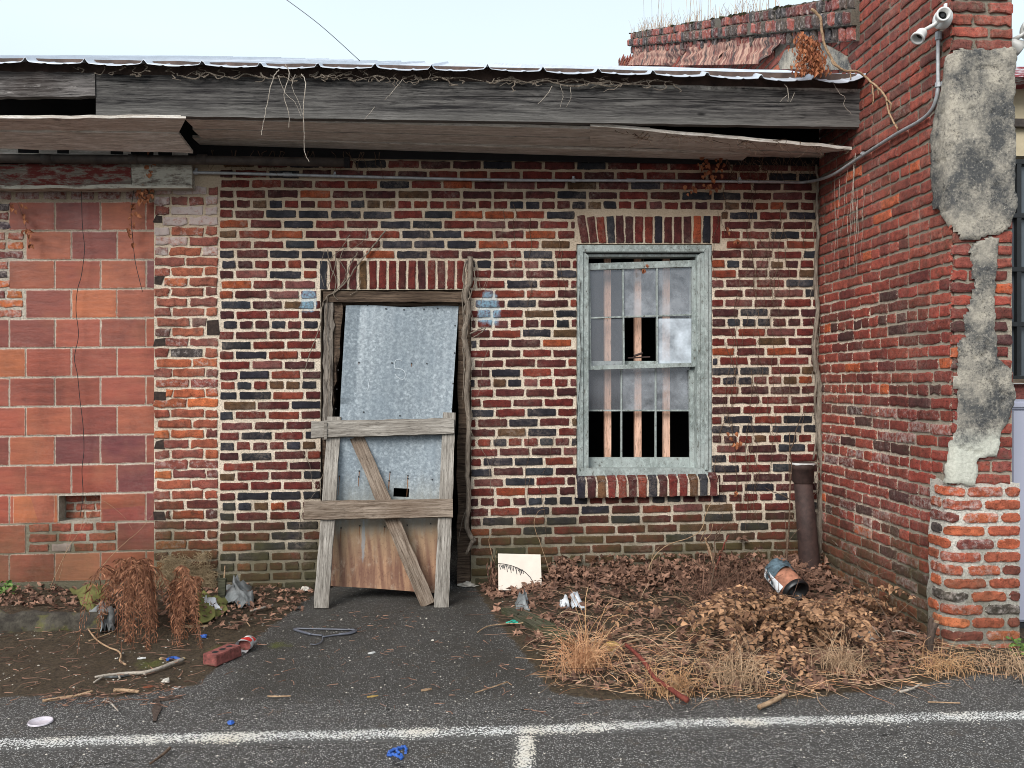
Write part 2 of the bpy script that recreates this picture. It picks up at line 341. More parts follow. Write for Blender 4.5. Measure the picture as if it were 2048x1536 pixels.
PSB = atY(728, 1075, -0.2) - atY(770, 1178, -0.3); PSB = Vector((atY(728, 1075, -0.2).x, 0, atY(728, 1075, -0.2).z))
def galv():
    t = NT('galvanised_sheet'); o = t.sep()
    v = t.vor(75, None, 'F1', 'Color'); sv = t.n('ShaderNodeSeparateColor'); t.l(v, sv.inputs[0])
    sp = t.noise(55, 5, 0.7)
    col = t.mix(t.mr(sp, 0.42, 0.68), (0.155, 0.183, 0.207), (0.31, 0.355, 0.38))
    col = t.mix(t.mr(sv.outputs[0], 0.82, 1, 0, 0.3), col, (0.55, 0.62, 0.66))
    big = t.noise(4, 4, 0.6, t.scale((1, 1, 0.5)))
    col = t.mix(t.mr(big, 0.45, 0.7, 0, 0.45), col, (0.16, 0.20, 0.235))
    st = t.noise(6, 5, 0.7, t.scale((4.5, 1, 0.5)))
    z = t.ma('ADD', o[2], t.ma('MULTIPLY', t.ma('SUBTRACT', st, 0.5), 0.22))
    col = t.mix(t.mr(z, 0.80, 0.50, 0, 0.65), col, (0.26, 0.235, 0.17))
    rust = t.mix(t.mr(st, 0.35, 0.65), (0.17, 0.072, 0.042), (0.40, 0.225, 0.125))
    col = t.mix(t.mr(z, 0.52, 0.40, 0, 0.92), col, t.mix(t.mr(o[2], 0.44, 0.20), (0.30, 0.20, 0.115), rust))
    wv = t.ma('SINE', t.ma('MULTIPLY', t.ma('ADD', o[0], t.ma('MULTIPLY', o[2], 0.12)), 2 * math.pi / 0.062))
    dk = t.ma('MULTIPLY', t.mr(wv, 0.0, 0.9), t.ma('MULTIPLY', t.mr(z, 0.48, 0.36), t.mr(st, 0.35, 0.6)))
    col = t.mix(t.ma('MULTIPLY', dk, 0.75), col, (0.11, 0.038, 0.028))
    lt = t.ma('MULTIPLY', t.mr(t.noise(9, 5, 0.75, t.scale((1.6, 1, 0.8))), 0.54, 0.68), t.mr(o[2], 0.45, 0.36)); col = t.mix(t.ma('MULTIPLY', lt, 0.6), col, (0.42, 0.33, 0.24))
    col = t.mix(t.ma('MULTIPLY', t.mr(t.noise(60, 4, 0.75), 0.56, 0.64), t.mr(o[2], 0.5, 0.3, 0, 0.55)), col, (0.09, 0.035, 0.025))
    bl = t.blob((PSB.x, PSB.z), (0.012, 0.12), t.ma('MULTIPLY', t.ma('SUBTRACT', t.noise(20, 3), 0.5), 1.2)); col = t.mix(t.ma('MULTIPLY', bl, 0.45), col, (0.22, 0.30, 0.36))
    return t.fin(col, t.mr(z, 0.7, 0.4, 0.42, 0.8), t.ma('ADD', sp, big), 0.25, 0.004, 0.12)
M['galv'] = galv()
def winpaint():
    t = NT('peeling_green_paint'); n = t.noise(38, 5, 0.75, t.scale((1, 1, 0.6))); b = t.noise(4, 3)
    col = t.mix(t.mr(b, 0.35, 0.65), (0.22, 0.25, 0.238), (0.35, 0.385, 0.37))
    col = t.mix(t.mr(n, 0.50, 0.62, 0, 0.7), col, (0.46, 0.52, 0.50))
    col = t.mix(t.mr(n, 0.42, 0.34, 0, 0.85), col, (0.09, 0.085, 0.07))
    col = t.mix(t.mr(t.noise(90, 4, 0.7), 0.60, 0.68, 0, 0.8), col, (0.05, 0.05, 0.045))
    return t.fin(col, 0.8, n, 0.8, 0.006, spec=0.25)
M['winpaint'] = winpaint()
def glass(name, lo, hi, dust_refl=(0.40, 0.42, 0.47)):  # grey film mixes dust with painted sky reflection
    t = NT(name); n = t.noise(4.5, 4, 0.6, None, 0.25); n2 = t.noise(60, 3)
    tr = t.n('ShaderNodeBsdfTransparent'); gl = t.n('ShaderNodeBsdfGlossy'); gl.inputs['Roughness'].default_value = 0.06
    gl.inputs['Color'].default_value = (0.85, 0.88, 0.95, 1)
    di = t.n('ShaderNodeBsdfDiffuse'); di.inputs['Color'].default_value = dust_refl + (1,)
    m1 = t.n('ShaderNodeMixShader'); m1.inputs[0].default_value = 0.14; t.l(tr.outputs[0], m1.inputs[1]); t.l(gl.outputs[0], m1.inputs[2])
    m2 = t.n('ShaderNodeMixShader'); f = t.ma('ADD', t.mr(n, 0.38, 0.66, lo, hi), t.mr(n2, 0.4, 0.7, -0.03, 0.05)); t.put(m2.inputs[0], f)
    t.l(m1.outputs[0], m2.inputs[1]); t.l(di.outputs[0], m2.inputs[2]); t.l(m2.outputs[0], t.out.inputs[0])
    return t.m
M['glass'] = glass('dust_reflection_glass', 0.16, 0.24, (0.36, 0.37, 0.40)); M['glass_cloudy'] = glass('cloudy_glass', 0.35, 1.0, (0.66, 0.73, 0.80)); M['glass_mid'] = glass('smeared_glass', 0.16, 0.62, (0.50, 0.53, 0.57))
def stucco():
    t = NT('stained_stucco'); n = t.noise(3.0, 7, 0.76); n2 = t.noise(75, 5, 0.75); z = t.sep()[2]
    col = t.mix(t.mr(n, 0.36, 0.56), (0.46, 0.415, 0.34), (0.085, 0.086, 0.086))
    pit = t.ma('MULTIPLY', t.mr(n2, 0.52, 0.62), t.mr(t.noise(5, 4, 0.7), 0.38, 0.60)); col = t.mix(t.ma('MULTIPLY', pit, 0.85), col, (0.04, 0.04, 0.04))
    col = t.mix(t.mr(n2, 0.44, 0.34, 0, 0.6), col, (0.52, 0.47, 0.39))
    zz = t.ma('ADD', z, t.ma('MULTIPLY', t.ma('SUBTRACT', n, 0.5), 0.5))
    fresh = t.mr(zz, 1.16, 1.06); col = t.mix(fresh, col, t.mix(t.mr(n2, 0.35, 0.7), (0.60, 0.60, 0.52), (0.40, 0.40, 0.34)))
    return t.fin(col, 0.95, t.ma('ADD', t.noise(35, 6, 0.75), n2), 0.7, 0.008, spec=0.15)
M['stucco'] = stucco()
def felt():
    t = NT('peeling_roof_felt'); n = t.noise(9, 5, 0.75, t.scale((1, 1.5, 0.3))); n2 = t.noise(6, 5, 0.75, t.scale((1, 1.6, 0.7)))
    col = t.mix(t.mr(n, 0.42, 0.58), (0.17, 0.05, 0.038), (0.50, 0.30, 0.22))
    col = t.mix(t.mr(n2, 0.53, 0.60, 0, 0.9), col, (0.035, 0.03, 0.03)); return t.fin(col, 0.85, n, 0.6, 0.02)
M['felt'] = felt()
def asphalt():
    t = NT('ground_surface'); so_ = t.at('soil'); ramp = t.at('ramp'); ms = t.at('mossy')
    v = t.vor(135, None, 'F1', 'Distance'); vc = t.vor(135, None, 'F1', 'Color'); sc_ = t.n('ShaderNodeSeparateColor'); t.l(vc, sc_.inputs[0])
    v2 = t.vor(48, None, 'F1', 'Distance'); vc2 = t.vor(48, None, 'F1', 'Color'); sc2 = t.n('ShaderNodeSeparateColor'); t.l(vc2, sc2.inputs[0])
    big = t.noise(1.3, 4, 0.6)
    col = t.mix(t.noise(45, 4, 0.7), (0.017, 0.016, 0.015), (0.098, 0.092, 0.085))
    thr = t.ma('ADD', 0.30, t.ma('MULTIPLY', ramp, 0.36))
    g1 = t.ma('MULTIPLY', t.mr(v, 0.50, 0.28), t.mr(t.ma('SUBTRACT', sc_.outputs[0], thr), 0.0, 0.12))
    col = t.mix(t.ma('MULTIPLY', g1, 0.8), col, t.mix(sc_.outputs[1], (0.19, 0.185, 0.18), (0.56, 0.54, 0.51)))
    g2 = t.ma('MULTIPLY', t.mr(v2, 0.30, 0.22), t.mr(sc2.outputs[0], 0.95, 0.97)); col = t.mix(t.ma('MULTIPLY', g2, 0.8), col, (0.48, 0.45, 0.41))
    col = t.mix(t.ma('MULTIPLY', ramp, t.mr(big, 0.35, 0.65, 0.15, 0.55)), col, (0.026, 0.022, 0.015))
    col = t.mix(t.mr(big, 0.5, 0.75, 0, 0.35), col, (0.05, 0.043, 0.035))
    ck = t.vor(0.9, None, 'DISTANCE_TO_EDGE'); ckn = t.n('ShaderNodeVectorMath'); 
    wv_ = t.n('ShaderNodeMapping'); t.l(t.tc, wv_.inputs[0]); cn = t.noise(6, 4, 0.7); wv2 = t.n('ShaderNodeCombineXYZ'); t.l(t.ma('MULTIPLY', cn, 0.22), wv2.inputs[0]); t.l(t.ma('MULTIPLY', t.noise(5, 4, 0.7), 0.22), wv2.inputs[1]); t.l(wv2.outputs[0], wv_.inputs[1])
    ck = t.vor(0.62, wv_.outputs[0], 'DISTANCE_TO_EDGE'); col = t.mix(t.ma('MULTIPLY', t.mr(ck, 0.0042, 0.0016), t.mr(t.noise(2, 2), 0.48, 0.56, 0, 0.85)), col, (0.006, 0.006, 0.005))
    col = t.mix(t.ma('MULTIPLY', t.mr(t.noise(11, 5, 0.75), 0.57, 0.68), 0.5), col, (0.085, 0.066, 0.045))
    ns = t.noise(7, 6, 0.7); nf = t.noise(60, 4, 0.7)
    soil = t.mix(t.mr(nf, 0.35, 0.7), (0.018, 0.012, 0.007), (0.095, 0.068, 0.04))
    soil = t.mix(t.ma('MULTIPLY', g2, 0.9), soil, (0.45, 0.42, 0.36))
    soil = t.mix(t.mr(ns, 0.45, 0.7, 0, 0.5), soil, (0.055, 0.04, 0.022))
    sm = t.mr(t.ma('ADD', so_, t.ma('MULTIPLY', t.ma('SUBTRACT', t.noise(16, 5, 0.7), 0.5), 0.8)), 0.42, 0.58)
    col = t.mix(sm, col, soil)
    mo = t.mr(t.ma('ADD', ms, t.ma('MULTIPLY', t.ma('SUBTRACT', t.noise(20, 5, 0.7), 0.5), 0.9)), 0.55, 0.8)
    col = t.mix(t.ma('MULTIPLY', mo, 0.75), col, t.mix(nf, (0.03, 0.04, 0.006), (0.13, 0.14, 0.025)))
    return t.fin(col, t.mr(ns, 0.3, 0.7, 0.6, 0.95), t.ma('ADD', t.ma('MULTIPLY', t.mr(v, 0.0, 0.5, 1, 0), 0.6), t.ma('ADD', nf, t.ma('MULTIPLY', sm, ns))), 0.8, 0.010, spec=0.3)
M['ground'] = asphalt()
def linepaint():
    t = NT('worn_line_paint'); ed = t.at('edge'); v = t.vor(125, None, 'F1', 'Distance')
    n = t.noise(85, 5, 0.8); n2 = t.noise(3, 3)
    asp = t.mix(t.noise(45, 4), (0.022, 0.021, 0.020), (0.10, 0.095, 0.088))
    f = t.ma('ADD', t.ma('MULTIPLY', t.ma('SUBTRACT', 1.0, ed), 0.72), t.ma('MULTIPLY', t.ma('SUBTRACT', n, 0.5), 2.8))
    f = t.ma('ADD', f, t.ma('MULTIPLY', t.ma('SUBTRACT', n2, 0.5), 1.1)); f = t.ma('SUBTRACT', f, t.mr(v, 0.3, 0.55, 0, 0.6))
    c = t.mix(t.mr(n2, 0.45, 0.7), (0.66, 0.66, 0.63), (0.58, 0.52, 0.42))
    return t.fin(t.mix(t.mr(f, 0.12, 0.34), asp, c), 0.85, n, 0.6, 0.006)
M['line'] = linepaint()
def farwall():
    t = NT('peeling_fascia'); n = t.noise(8, 4, 0.7, t.scale((1, 1, 8)))
    return t.fin(t.mix(t.mr(n, 0.45, 0.6), (0.25, 0.04, 0.05), (0.62, 0.62, 0.66)), 0.8)
M['redwhite'] = farwall()

# ------------------------------------------------------------------ surfaces that carry bricks
TILT = 0.0096
class Flat:                    # a wall facing the camera, plane y = y0
    def __init__(s, y0=0.0, tilt=TILT): s.y0 = y0; s.t = tilt
    def m(s, u, v, o): return (u, s.y0 - o, v + s.t * u)
    def inv(s, px, py): p = atY(px, py, s.y0); return (p.x, p.z - s.t * p.x)
YP = -1.60                      # the pillar's front
class Wing:                     # side face (u<0 measured back from the corner) + rounded corner + front face
    def __init__(s, r=0.012): s.r = r
    def m(s, u, v, o):
        r = s.r; q = r * math.pi / 2
        if u <= -r: return (XR - o, YP - u, v)
        k = u + r
        if k < q:
            a = k / r; return (XR + r - (r + o) * math.cos(a), YP + r - (r + o) * math.sin(a), v)
        return (XR + r + (k - q), YP - o, v)
    def inv(s, px, py):
        p = atX(px, py, XR)
        if p.y >= YP: return (YP - p.y, p.z)
        p = atY(px, py, YP); return (p.x - XR, p.z)
def putbrick(mb, sf, u0, u1, v0, v1, col, eff=0.0, prot=0.006, rag=0.0022, rot=0.0, ribv=False, rnd=0.005, shrink=0.004):
    w, h = u1 - u0, v1 - v0; cu, cv = (u0 + u1) / 2, (v0 + v1) / 2
    nu = 6 if w > 0.13 else (4 if w > 0.07 else 3); nv = 6 if h > 0.13 else 2
    c = min(rnd, w * 0.3, h * 0.3); P = []
    for i in range(nu): P.append((-w / 2 + c + (w - 2 * c) * i / (nu - 1), -h / 2))
    for i in range(nv): P.append((w / 2, -h / 2 + c + (h - 2 * c) * i / (nv - 1)))
    for i in range(nu): P.append((w / 2 - c - (w - 2 * c) * i / (nu - 1), h / 2))
    for i in range(nv): P.append((-w / 2, h / 2 - c - (h - 2 * c) * i / (nv - 1)))
    P = [(x + R.gauss(0, rag), y + R.gauss(0, rag)) for x, y in P]
    cs, sn = math.cos(rot), math.sin(rot); n = len(P)
    tl = R.gauss(0, 0.0012); tu = R.gauss(0, 0.0012)
    vs = []; ed = []; rp = []
    for kk, (off, o, e_) in enumerate(((0, -0.004, 1.0), (shrink * 0.7, prot * 0.75, 0.78), (shrink * 0.7 + 0.009, prot, 0.0))):
        for (x, y) in P:
            sx = max(0, 1 - 2 * off / w); sy = max(0, 1 - 2 * off / h); X, Y = x * sx, y * sy
            vs.append(sf.m(cu + X * cs - Y * sn, cv + X * sn + Y * cs, o + (tl * X / w + tu * Y / h) * (o > 0)))
            ed.append(e_ if kk < 2 else 0.15); rp.append((Y if ribv else X) + cu)
    fs = []
    for r_ in range(2):
        for i in range(n): j = (i + 1) % n; fs.append((r_ * n + i, r_ * n + j, (r_ + 1) * n + j, (r_ + 1) * n + i))
    fs.append(tuple(range(2 * n, 3 * n)))
    mb.add(vs, fs); mb.attr('bc', [tuple(col) + (eff,)] * len(vs)); mb.attr('edge', ed); mb.attr('rp', rp)
def gridbrick(mb, sf, u0, u1, v0, v1, col, eff, prot, rag, rot, ribv, rnd):
    nu = max(6, int((u1 - u0) / 0.014)); nv = 7; vs = []; ed = []
    us_ = [0, 0.004, 0.012] + [0.012 + (u1 - u0 - 0.024) * i / nu for i in range(1, nu)] + [u1 - u0 - 0.012, u1 - u0 - 0.004, u1 - u0]
    h = v1 - v0; vv = [0, 0.004, 0.012, h * 0.35, h * 0.65, h - 0.012, h - 0.004, h]; sd = R.uniform(0, 99)
    for j, b in enumerate(vv):
        for i, a in enumerate(us_):
            du = min(a, u1 - u0 - a); dv = min(b, h - b); d = min(du, dv)
            c = max(0, rnd - du) * max(0, rnd - dv) / rnd
            A = a + (c if a < (u1 - u0) / 2 else -c) * 0.7; Bv = b + (c if b < h / 2 else -c) * 0.7
            n = mnoise.noise(Vector((a * 30 + sd, b * 30, sd))) * rag * 1.6; A += n; Bv += mnoise.noise(Vector((a * 40 + sd, b * 40, sd + 9))) * rag * 1.6
            o = -0.004 if d == 0 else (prot * 0.75 if d < 0.005 else prot + n)
            vs.append(sf.m(u0 + A, v0 + Bv, o)); ed.append(1.0 if d == 0 else (0.75 if d < 0.005 else 0.1))
    m = len(us_); mb.add(vs, [(j * m + i, j * m + i + 1, (j + 1) * m + i + 1, (j + 1) * m + i) for j in range(len(vv) - 1) for i in range(m - 1)])
    mb.attr('bc', [tuple(col) + (eff,)] * len(vs)); mb.attr('edge', ed); mb.attr('rp', [0.0] * len(vs))
def jit(c, a=0.12):
    k = 1 + R.uniform(-a, a); return tuple(max(0.002, x * k * (1 + R.uniform(-a, a) * 0.4)) for x in c)
def pick(tab):
    r = R.random() * sum(t[0] for t in tab)
    for w, c in tab:
        r -= w
        if r <= 0: return jit(c)
    return jit(tab[0][1])
MAIN_C = [(26, (0.125, 0.024, 0.019)), (20, (0.085, 0.022, 0.020)), (11, (0.058, 0.019, 0.019)), (8, (0.175, 0.038, 0.023)), (3, (0.25, 0.060, 0.025)),
          (15, (0.022, 0.022, 0.029)), (8, (0.032, 0.034, 0.042)), (6, (0.10, 0.055, 0.028)), (5, (0.15, 0.055, 0.050))]
PIER_C = [(30, (0.27, 0.080, 0.048)), (16, (0.33, 0.095, 0.045)), (28, (0.20, 0.062, 0.047)), (14, (0.15, 0.052, 0.045)), (6, (0.44, 0.13, 0.05)), (4, (0.06, 0.05, 0.05))]
WING_C = [(35, (0.245, 0.056, 0.040)), (28, (0.18, 0.045, 0.034)), (20, (0.135, 0.037, 0.031)), (8, (0.07, 0.030, 0.028)), (4, (0.38, 0.09, 0.035))]
NEW_C = [(36, (0.38, 0.105, 0.050)), (28, (0.29, 0.080, 0.046)), (18, (0.16, 0.048, 0.038)), (9, (0.055, 0.048, 0.045)), (9, (0.46, 0.15, 0.07))]
MAIN_C = [(w, tuple(x * 1.18 for x in c)) for w, c in MAIN_C]; WING_C = [(w, tuple(x * 1.15 for x in c)) for w, c in WING_C]
def sub(iv, a, b):
    out = []
    for (x, y) in iv:
        if b <= x or a >= y: out.append((x, y)); continue
        if a > x: out.append((x, a))
        if b < y: out.append((b, y))
    return out
def courses(mb, sf, u0, u1, v0, v1, hv, pitch, holes, table, Lb=0.215, jt=0.012, prot=0.006, rag=0.0022, eff=None, colf=None, shift=None, keep=None, jj=0.009, hdr=6, stag=None):
    """hv: the height of the centre of one header course."""
    k0 = int(math.floor((v0 - hv) / pitch)); k1 = int(math.ceil((v1 - hv) / pitch))
    for k in range(k0, k1 + 1):
        vc = hv + k * pitch; a, b = vc - pitch / 2 + jj / 2, vc + pitch / 2 - jj / 2
        if vc < v0 or vc > v1: continue
        head = (k % hdr == 0); L = Lb / 2 if head else Lb
        st = (u0 if stag is None else stag) - L + (L / 2 if k % 2 else 0) + R.uniform(-0.02, 0.02); u = st
        cuts = [(h[0], h[1]) for h in holes if h[2] < vc + 0.25 * pitch and h[3] > vc - 0.25 * pitch]
        while u < u1:
            w = L * (1 + R.uniform(-0.045, 0.045)); iv = [(max(u + jt / 2, u0), min(u + w - jt / 2, u1))]
            if iv[0][1] > iv[0][0]:
                for c in cuts: iv = sub(iv, c[0], c[1])
                for (x, y) in iv:
                    if y - x < 0.026: continue
                    if keep and not keep((x + y) / 2, vc): continue
                    dv = R.gauss(0, 0.0014)
                    cc = colf((x + y) / 2, vc) if colf else pick(table)
                    putbrick(mb, sf, x, y, a + dv, b + dv + R.gauss(0, 0.001), cc, eff((x + y) / 2, vc) if eff else (0.12 if R.random() < 0.15 else 0.0), prot * R.uniform(0.7, 1.35), rag)
            u += w
def bodybox(mb, sf, u0, u1, v0, v1, th, o=0.0):
    P = [sf.m(u, v, oo) for oo in (o, o - th) for (u, v) in ((u0, v0), (u1, v0), (u1, v1), (u0, v1))]
    mb.add(P, [(0, 1, 2, 3), (7, 6, 5, 4), (0, 4, 5, 1), (1, 5, 6, 2), (2, 6, 7, 3), (3, 7, 4, 0)])

# ================================================================== GROUND
gy = lambda px, py: (lambda p: (p.x, p.y))(atZ(px, py, 0))
SOILR = [gy(948, 1172), gy(990, 1235), gy(1045, 1305), gy(1105, 1385), gy(1210, 1402), gy(1400, 1396), gy(1600, 1398), gy(1800, 1375), gy(1960, 1350), gy(2300, 1340), (5.5, 0.2), (0.0, 0.2)]
SOILR[-1] = (SOILR[0][0] - 0.02, 0.2)
SOILL = [(-4.5, 0.2), (-1.15, 0.2), gy(640, 1180), gy(560, 1240), gy(480, 1300), gy(390, 1370), gy(230, 1395), gy(60, 1392), gy(-200, 1405), (-4.5, -1.7)]
RAMP = [gy(640, 1178), gy(945, 1178), gy(1105, 1385), gy(1040, 1400), gy(800, 1400), gy(420, 1400), gy(500, 1290)]
def pdist(poly, x, y):          # signed distance, positive inside
    d = 1e9; ins = False; n = len(poly)
    for i in range(n):
        x1, y1 = poly[i]; x2, y2 = poly[(i + 1) % n]
        if (y1 > y) != (y2 > y) and x < (x2 - x1) * (y - y1) / (y2 - y1) + x1: ins = not ins
        L = (x2 - x1) ** 2 + (y2 - y1) ** 2; t = max(0, min(1, ((x - x1) * (x2 - x1) + (y - y1) * (y2 - y1)) / L)) if L else 0
        d = min(d, math.hypot(x - x1 - t * (x2 - x1), y - y1 - t * (y2 - y1)))
    return d if ins else -d
def gh(x, y):
    z = 0.0
    r = pdist(SOILR, x, y); l = pdist(SOILL, x, y)
    if r > 0: z += 0.045 * min(1, r / 0.25) + 0.07 * max(0, min(1, (y + 0.75) / 0.6)) * min(1, r / 0.3) * max(0, min(1, (x - 0.3) / 0.4))
    if l > 0: z += 0.035 * min(1, l / 0.3) * max(0, min(1, (y + 1.1) / 0.3))
    if r > 0 or l > 0: z += 0.014 * min(1, max(r, l) / 0.1) * mnoise.noise(Vector((x * 9, y * 9, 1))) + 0.006 * min(1, max(r, l) / 0.1) * mnoise.noise(Vector((x * 30, y * 30, 1)))
    return z + 0.004 * mnoise.noise(Vector((x * 2, y * 2, 0)))
def gp(px, py, lift=0.0):
    p = atZ(px, py, 0.0)
    for _ in range(3): p = atZ(px, py, gh(p.x, p.y))
    return Vector((p.x, p.y, gh(p.x, p.y) + lift))
def make_ground():
    xs = np.concatenate([[-60, -20, -8], np.arange(-3.6, 4.6, 0.025), [8, 20, 60]]); ys = np.concatenate([[-80, -20, -7, -4.6], np.arange(-3.6, 0.12, 0.022), [2, 8, 40, 90]])
    nx, ny = len(xs), len(ys); v = []; so = []; ra = []; mo = []
    MOSSY = [(gp(450, 1300), 0.18), (gp(1380, 1260), 0.22), (gp(900, 1270), 0.0), (gp(300, 1330), 0.15), (gp(1200, 1300), 0.15), (gp(60, 1240), 0.2), (gp(560, 1290), 0.12)]
    for j in range(ny):
        for i in range(nx):
            x, y = float(xs[i]), float(ys[j])
            near = -3.7 < x < 4.7 and -3.7 < y < 0.2
            v.append((x, y, gh(x, y) if near else 0.0))
            if near:
                d = max(pdist(SOILR, x, y), pdist(SOILL, x, y)); so.append(max(0, min(1, 0.5 + d / 0.12)))
                ra.append(max(0, min(1, 0.5 + pdist(RAMP, x, y) / 0.2)))
                mo.append(max([0.0] + [0.75 * math.exp(-((x - c.x) ** 2 + (y - c.y) ** 2) / (r * r)) for c, r in MOSSY if r]))
            else: so.append(0.0); ra.append(0.0); mo.append(0.0)
    mb = MB(); mb.add(v, [(j * nx + i, j * nx + i + 1, (j + 1) * nx + i + 1, (j + 1) * nx + i) for j in range(ny - 1) for i in range(nx - 1)])
    mb.a = {'soil': so, 'ramp': ra, 'mossy': mo}
    tag(mb.build('ground', M['ground'], smooth=True), kind='structure')
make_ground()
def strip(pts, hw, name):
    mb = MB(); P = smoothpath([Vector((p.x, p.y, 0)) for p in pts], 14); cols = [-1, -0.72, -0.3, 0.3, 0.72, 1]; vs = []; ed = []
    for i, p in enumerate(P):
        t = (P[min(i + 1, len(P) - 1)] - P[max(i - 1, 0)]).normalized(); n = Vector((-t.y, t.x, 0))
        for c in cols:
            q = p + n * hw * c * 1.25; vs.append((q.x, q.y, gh(q.x, q.y) + (0.004 if abs(c) < 0.9 else -0.003))); ed.append(abs(c) if abs(c) > 0.5 else 0.0)
    k = len(cols); mb.add(vs, [(i * k + j, i * k + j + 1, (i + 1) * k + j + 1, (i + 1) * k + j) for i in range(len(P) - 1) for j in range(k - 1)])
    mb.a = {'edge': [1.6 if e_ == 1 else (0.6 if e_ else 0.0) for e_ in ed]}
    tag(mb.build(name, M['line']), kind='structure')
strip([atZ(-500, 1500), atZ(0, 1488), atZ(600, 1473), atZ(1040, 1463), atZ(1350, 1449), atZ(1700, 1440), atZ(2100, 1432), atZ(2500, 1424)], 0.058, 'parking_line')
strip([atZ(1050, 1474), atZ(1051, 1500), atZ(1049, 1540), atZ(1046, 1700)], 0.045, 'parking_stall_line')

# ================================================================== MAIN BUILDING
B = empty('brick_building', (0, 0, 0), 'derelict low building of dark ribbed brick with an open doorway and broken sash window', 'building')
mw = Flat(0.0)
u = lambda px, py, sf=mw: sf.inv(px, py)
PITCH = 121 / 6 / 298.2
hv0 = u(500, 408)[1]
WL, WT = u(1153, 488); WR_, WBm = u(1424, 950)
DL, DT = u(641, 580); DR, DB = u(942, 1178)
AL, AT = u(1145, 430); AR, _ = u(1445, 430)
DAL, DAT = u(634, 520); DAR, _ = u(934, 520)
SL, STp = u(1150, 950); SR, SB = u(1433, 990)
PX0, _ = u(308, 700); PX1, _ = u(438, 700)
ZT = 3.05; ZB = -0.1
mb = MB()
bodybox(mb, mw, PX0 + 0.0, DL, ZB, ZT, 0.25); bodybox(mb, mw, DL, DR, DT, ZT, 0.25); bodybox(mb, mw, DR, WL, ZB, ZT, 0.25)
bodybox(mb, mw, WL, WR_, WT, ZT, 0.25); bodybox(mb, mw, WL, WR_, ZB, WBm, 0.25); bodybox(mb, mw, WR_, XR - 0.004, ZB, ZT, 0.25)
wallm = mb.build('wall', M['mortar_main'], B)
mb = MB()
holes = [(DL, DR, -1, DT), (WL, WR_, WBm, WT), (AL + 0.015, AR - 0.008, WT - 0.02, AT - 0.012), (DAL, DAR, DT - 0.02, DAT + 0.005), (SL, SR, SB, STp)]
courses(mb, mw, PX1 + 0.006, XR - 0.012, 0.0, ZT - 0.02, hv0, PITCH, holes, MAIN_C, prot=0.0085, rag=0.0018, jj=0.0160, jt=0.0165)
# soldier arch over the window: the bricks fan outwards at the left
n = 15
for i in range(n):
    t = (i + 0.5) / n; uc = AL + 0.02 + (AR - AL - 0.03) * t
    rot = 0.20 * max(0, 1 - t / 0.35) - 0.05 * max(0, (t - 0.8) / 0.2); w = (AR - AL) / n - 0.014
    uc += 0.02 * max(0, 1 - t / 0.35)
    putbrick(mb, mw, uc - w / 2, uc + w / 2, WT + 0.006, AT + R.uniform(-0.012, 0.002), pick(MAIN_C), 0, 0.009, 0.0016, rot, True, 0.004)
n = 15
for i in range(n):
    t = (i + 0.5) / n; uc = DAL + 0.01 + (DAR - DAL - 0.02) * t; w = (DAR - DAL) / n - 0.016
    putbrick(mb, mw, uc - w / 2, uc + w / 2, DT + 0.004, DAT - 0.004, pick(MAIN_C), 0, 0.009, 0.0016, R.gauss(0, 0.015), True, 0.004)
mb.build('brick_face', M['brick_main'], B)
# mossy mound of mortar smears is in the material; projecting brick sill
ms_ = MB(); mb = MB(); n = 14
bodybox(ms_, mw, SL, SR, SB + 0.006, STp - 0.045, 0.048, 0.052)
ms_.add([mw.m(SL, STp - 0.045, 0.052), mw.m(SR, STp - 0.045, 0.052), mw.m(SR, STp - 0.006, 0.002), mw.m(SL, STp - 0.006, 0.002)], [(0, 1, 2, 3)])
class Sill:
    def m(s, uu, v, o):
        H = STp - SB
        return (uu, -0.052 - o, SB + v + TILT * uu)
sfl = Sill()
for i in range(n):
    a = SL + (SR - SL) * i / n; b = SL + (SR - SL) * (i + 1) / n; c = pick(MAIN_C[:4] + MAIN_C[5:8]); c = tuple(x * 1.25 for x in c)
    putbrick(mb, sfl, a + 0.007, b - 0.007, 0.0, STp - SB - 0.035, c, 0.1, 0.008, 0.002, 0, True)
    o = [mw.m(a + 0.007, STp - 0.036, 0.06), mw.m(b - 0.007, STp - 0.036, 0.06), mw.m(b - 0.009, STp + 0.004, 0.006), mw.m(a + 0.005, STp + 0.004, 0.006)]
    o2 = [mw.m(a + 0.007, STp - 0.06, 0.056), mw.m(b - 0.007, STp - 0.06, 0.056), mw.m(b - 0.007, STp - 0.03, 0.004), mw.m(a + 0.005, STp - 0.03, 0.004)]
    mb.add(o + o2, [(0, 1, 2, 3), (0, 4, 5, 1), (1, 5, 6, 2), (0, 3, 7, 4)]); mb.attr('bc', [tuple(c) + (0.2,)] * 8); mb.attr('edge', [0.4, 0.4, 0.5, 0.5, .6, .6, .6, .6]); mb.attr('rp', [0.0] * 8)
sill = ms_.build('brick_sill', M['mortar_main'], B); mb.build('sill_bricks', M['brick_main'], sill)
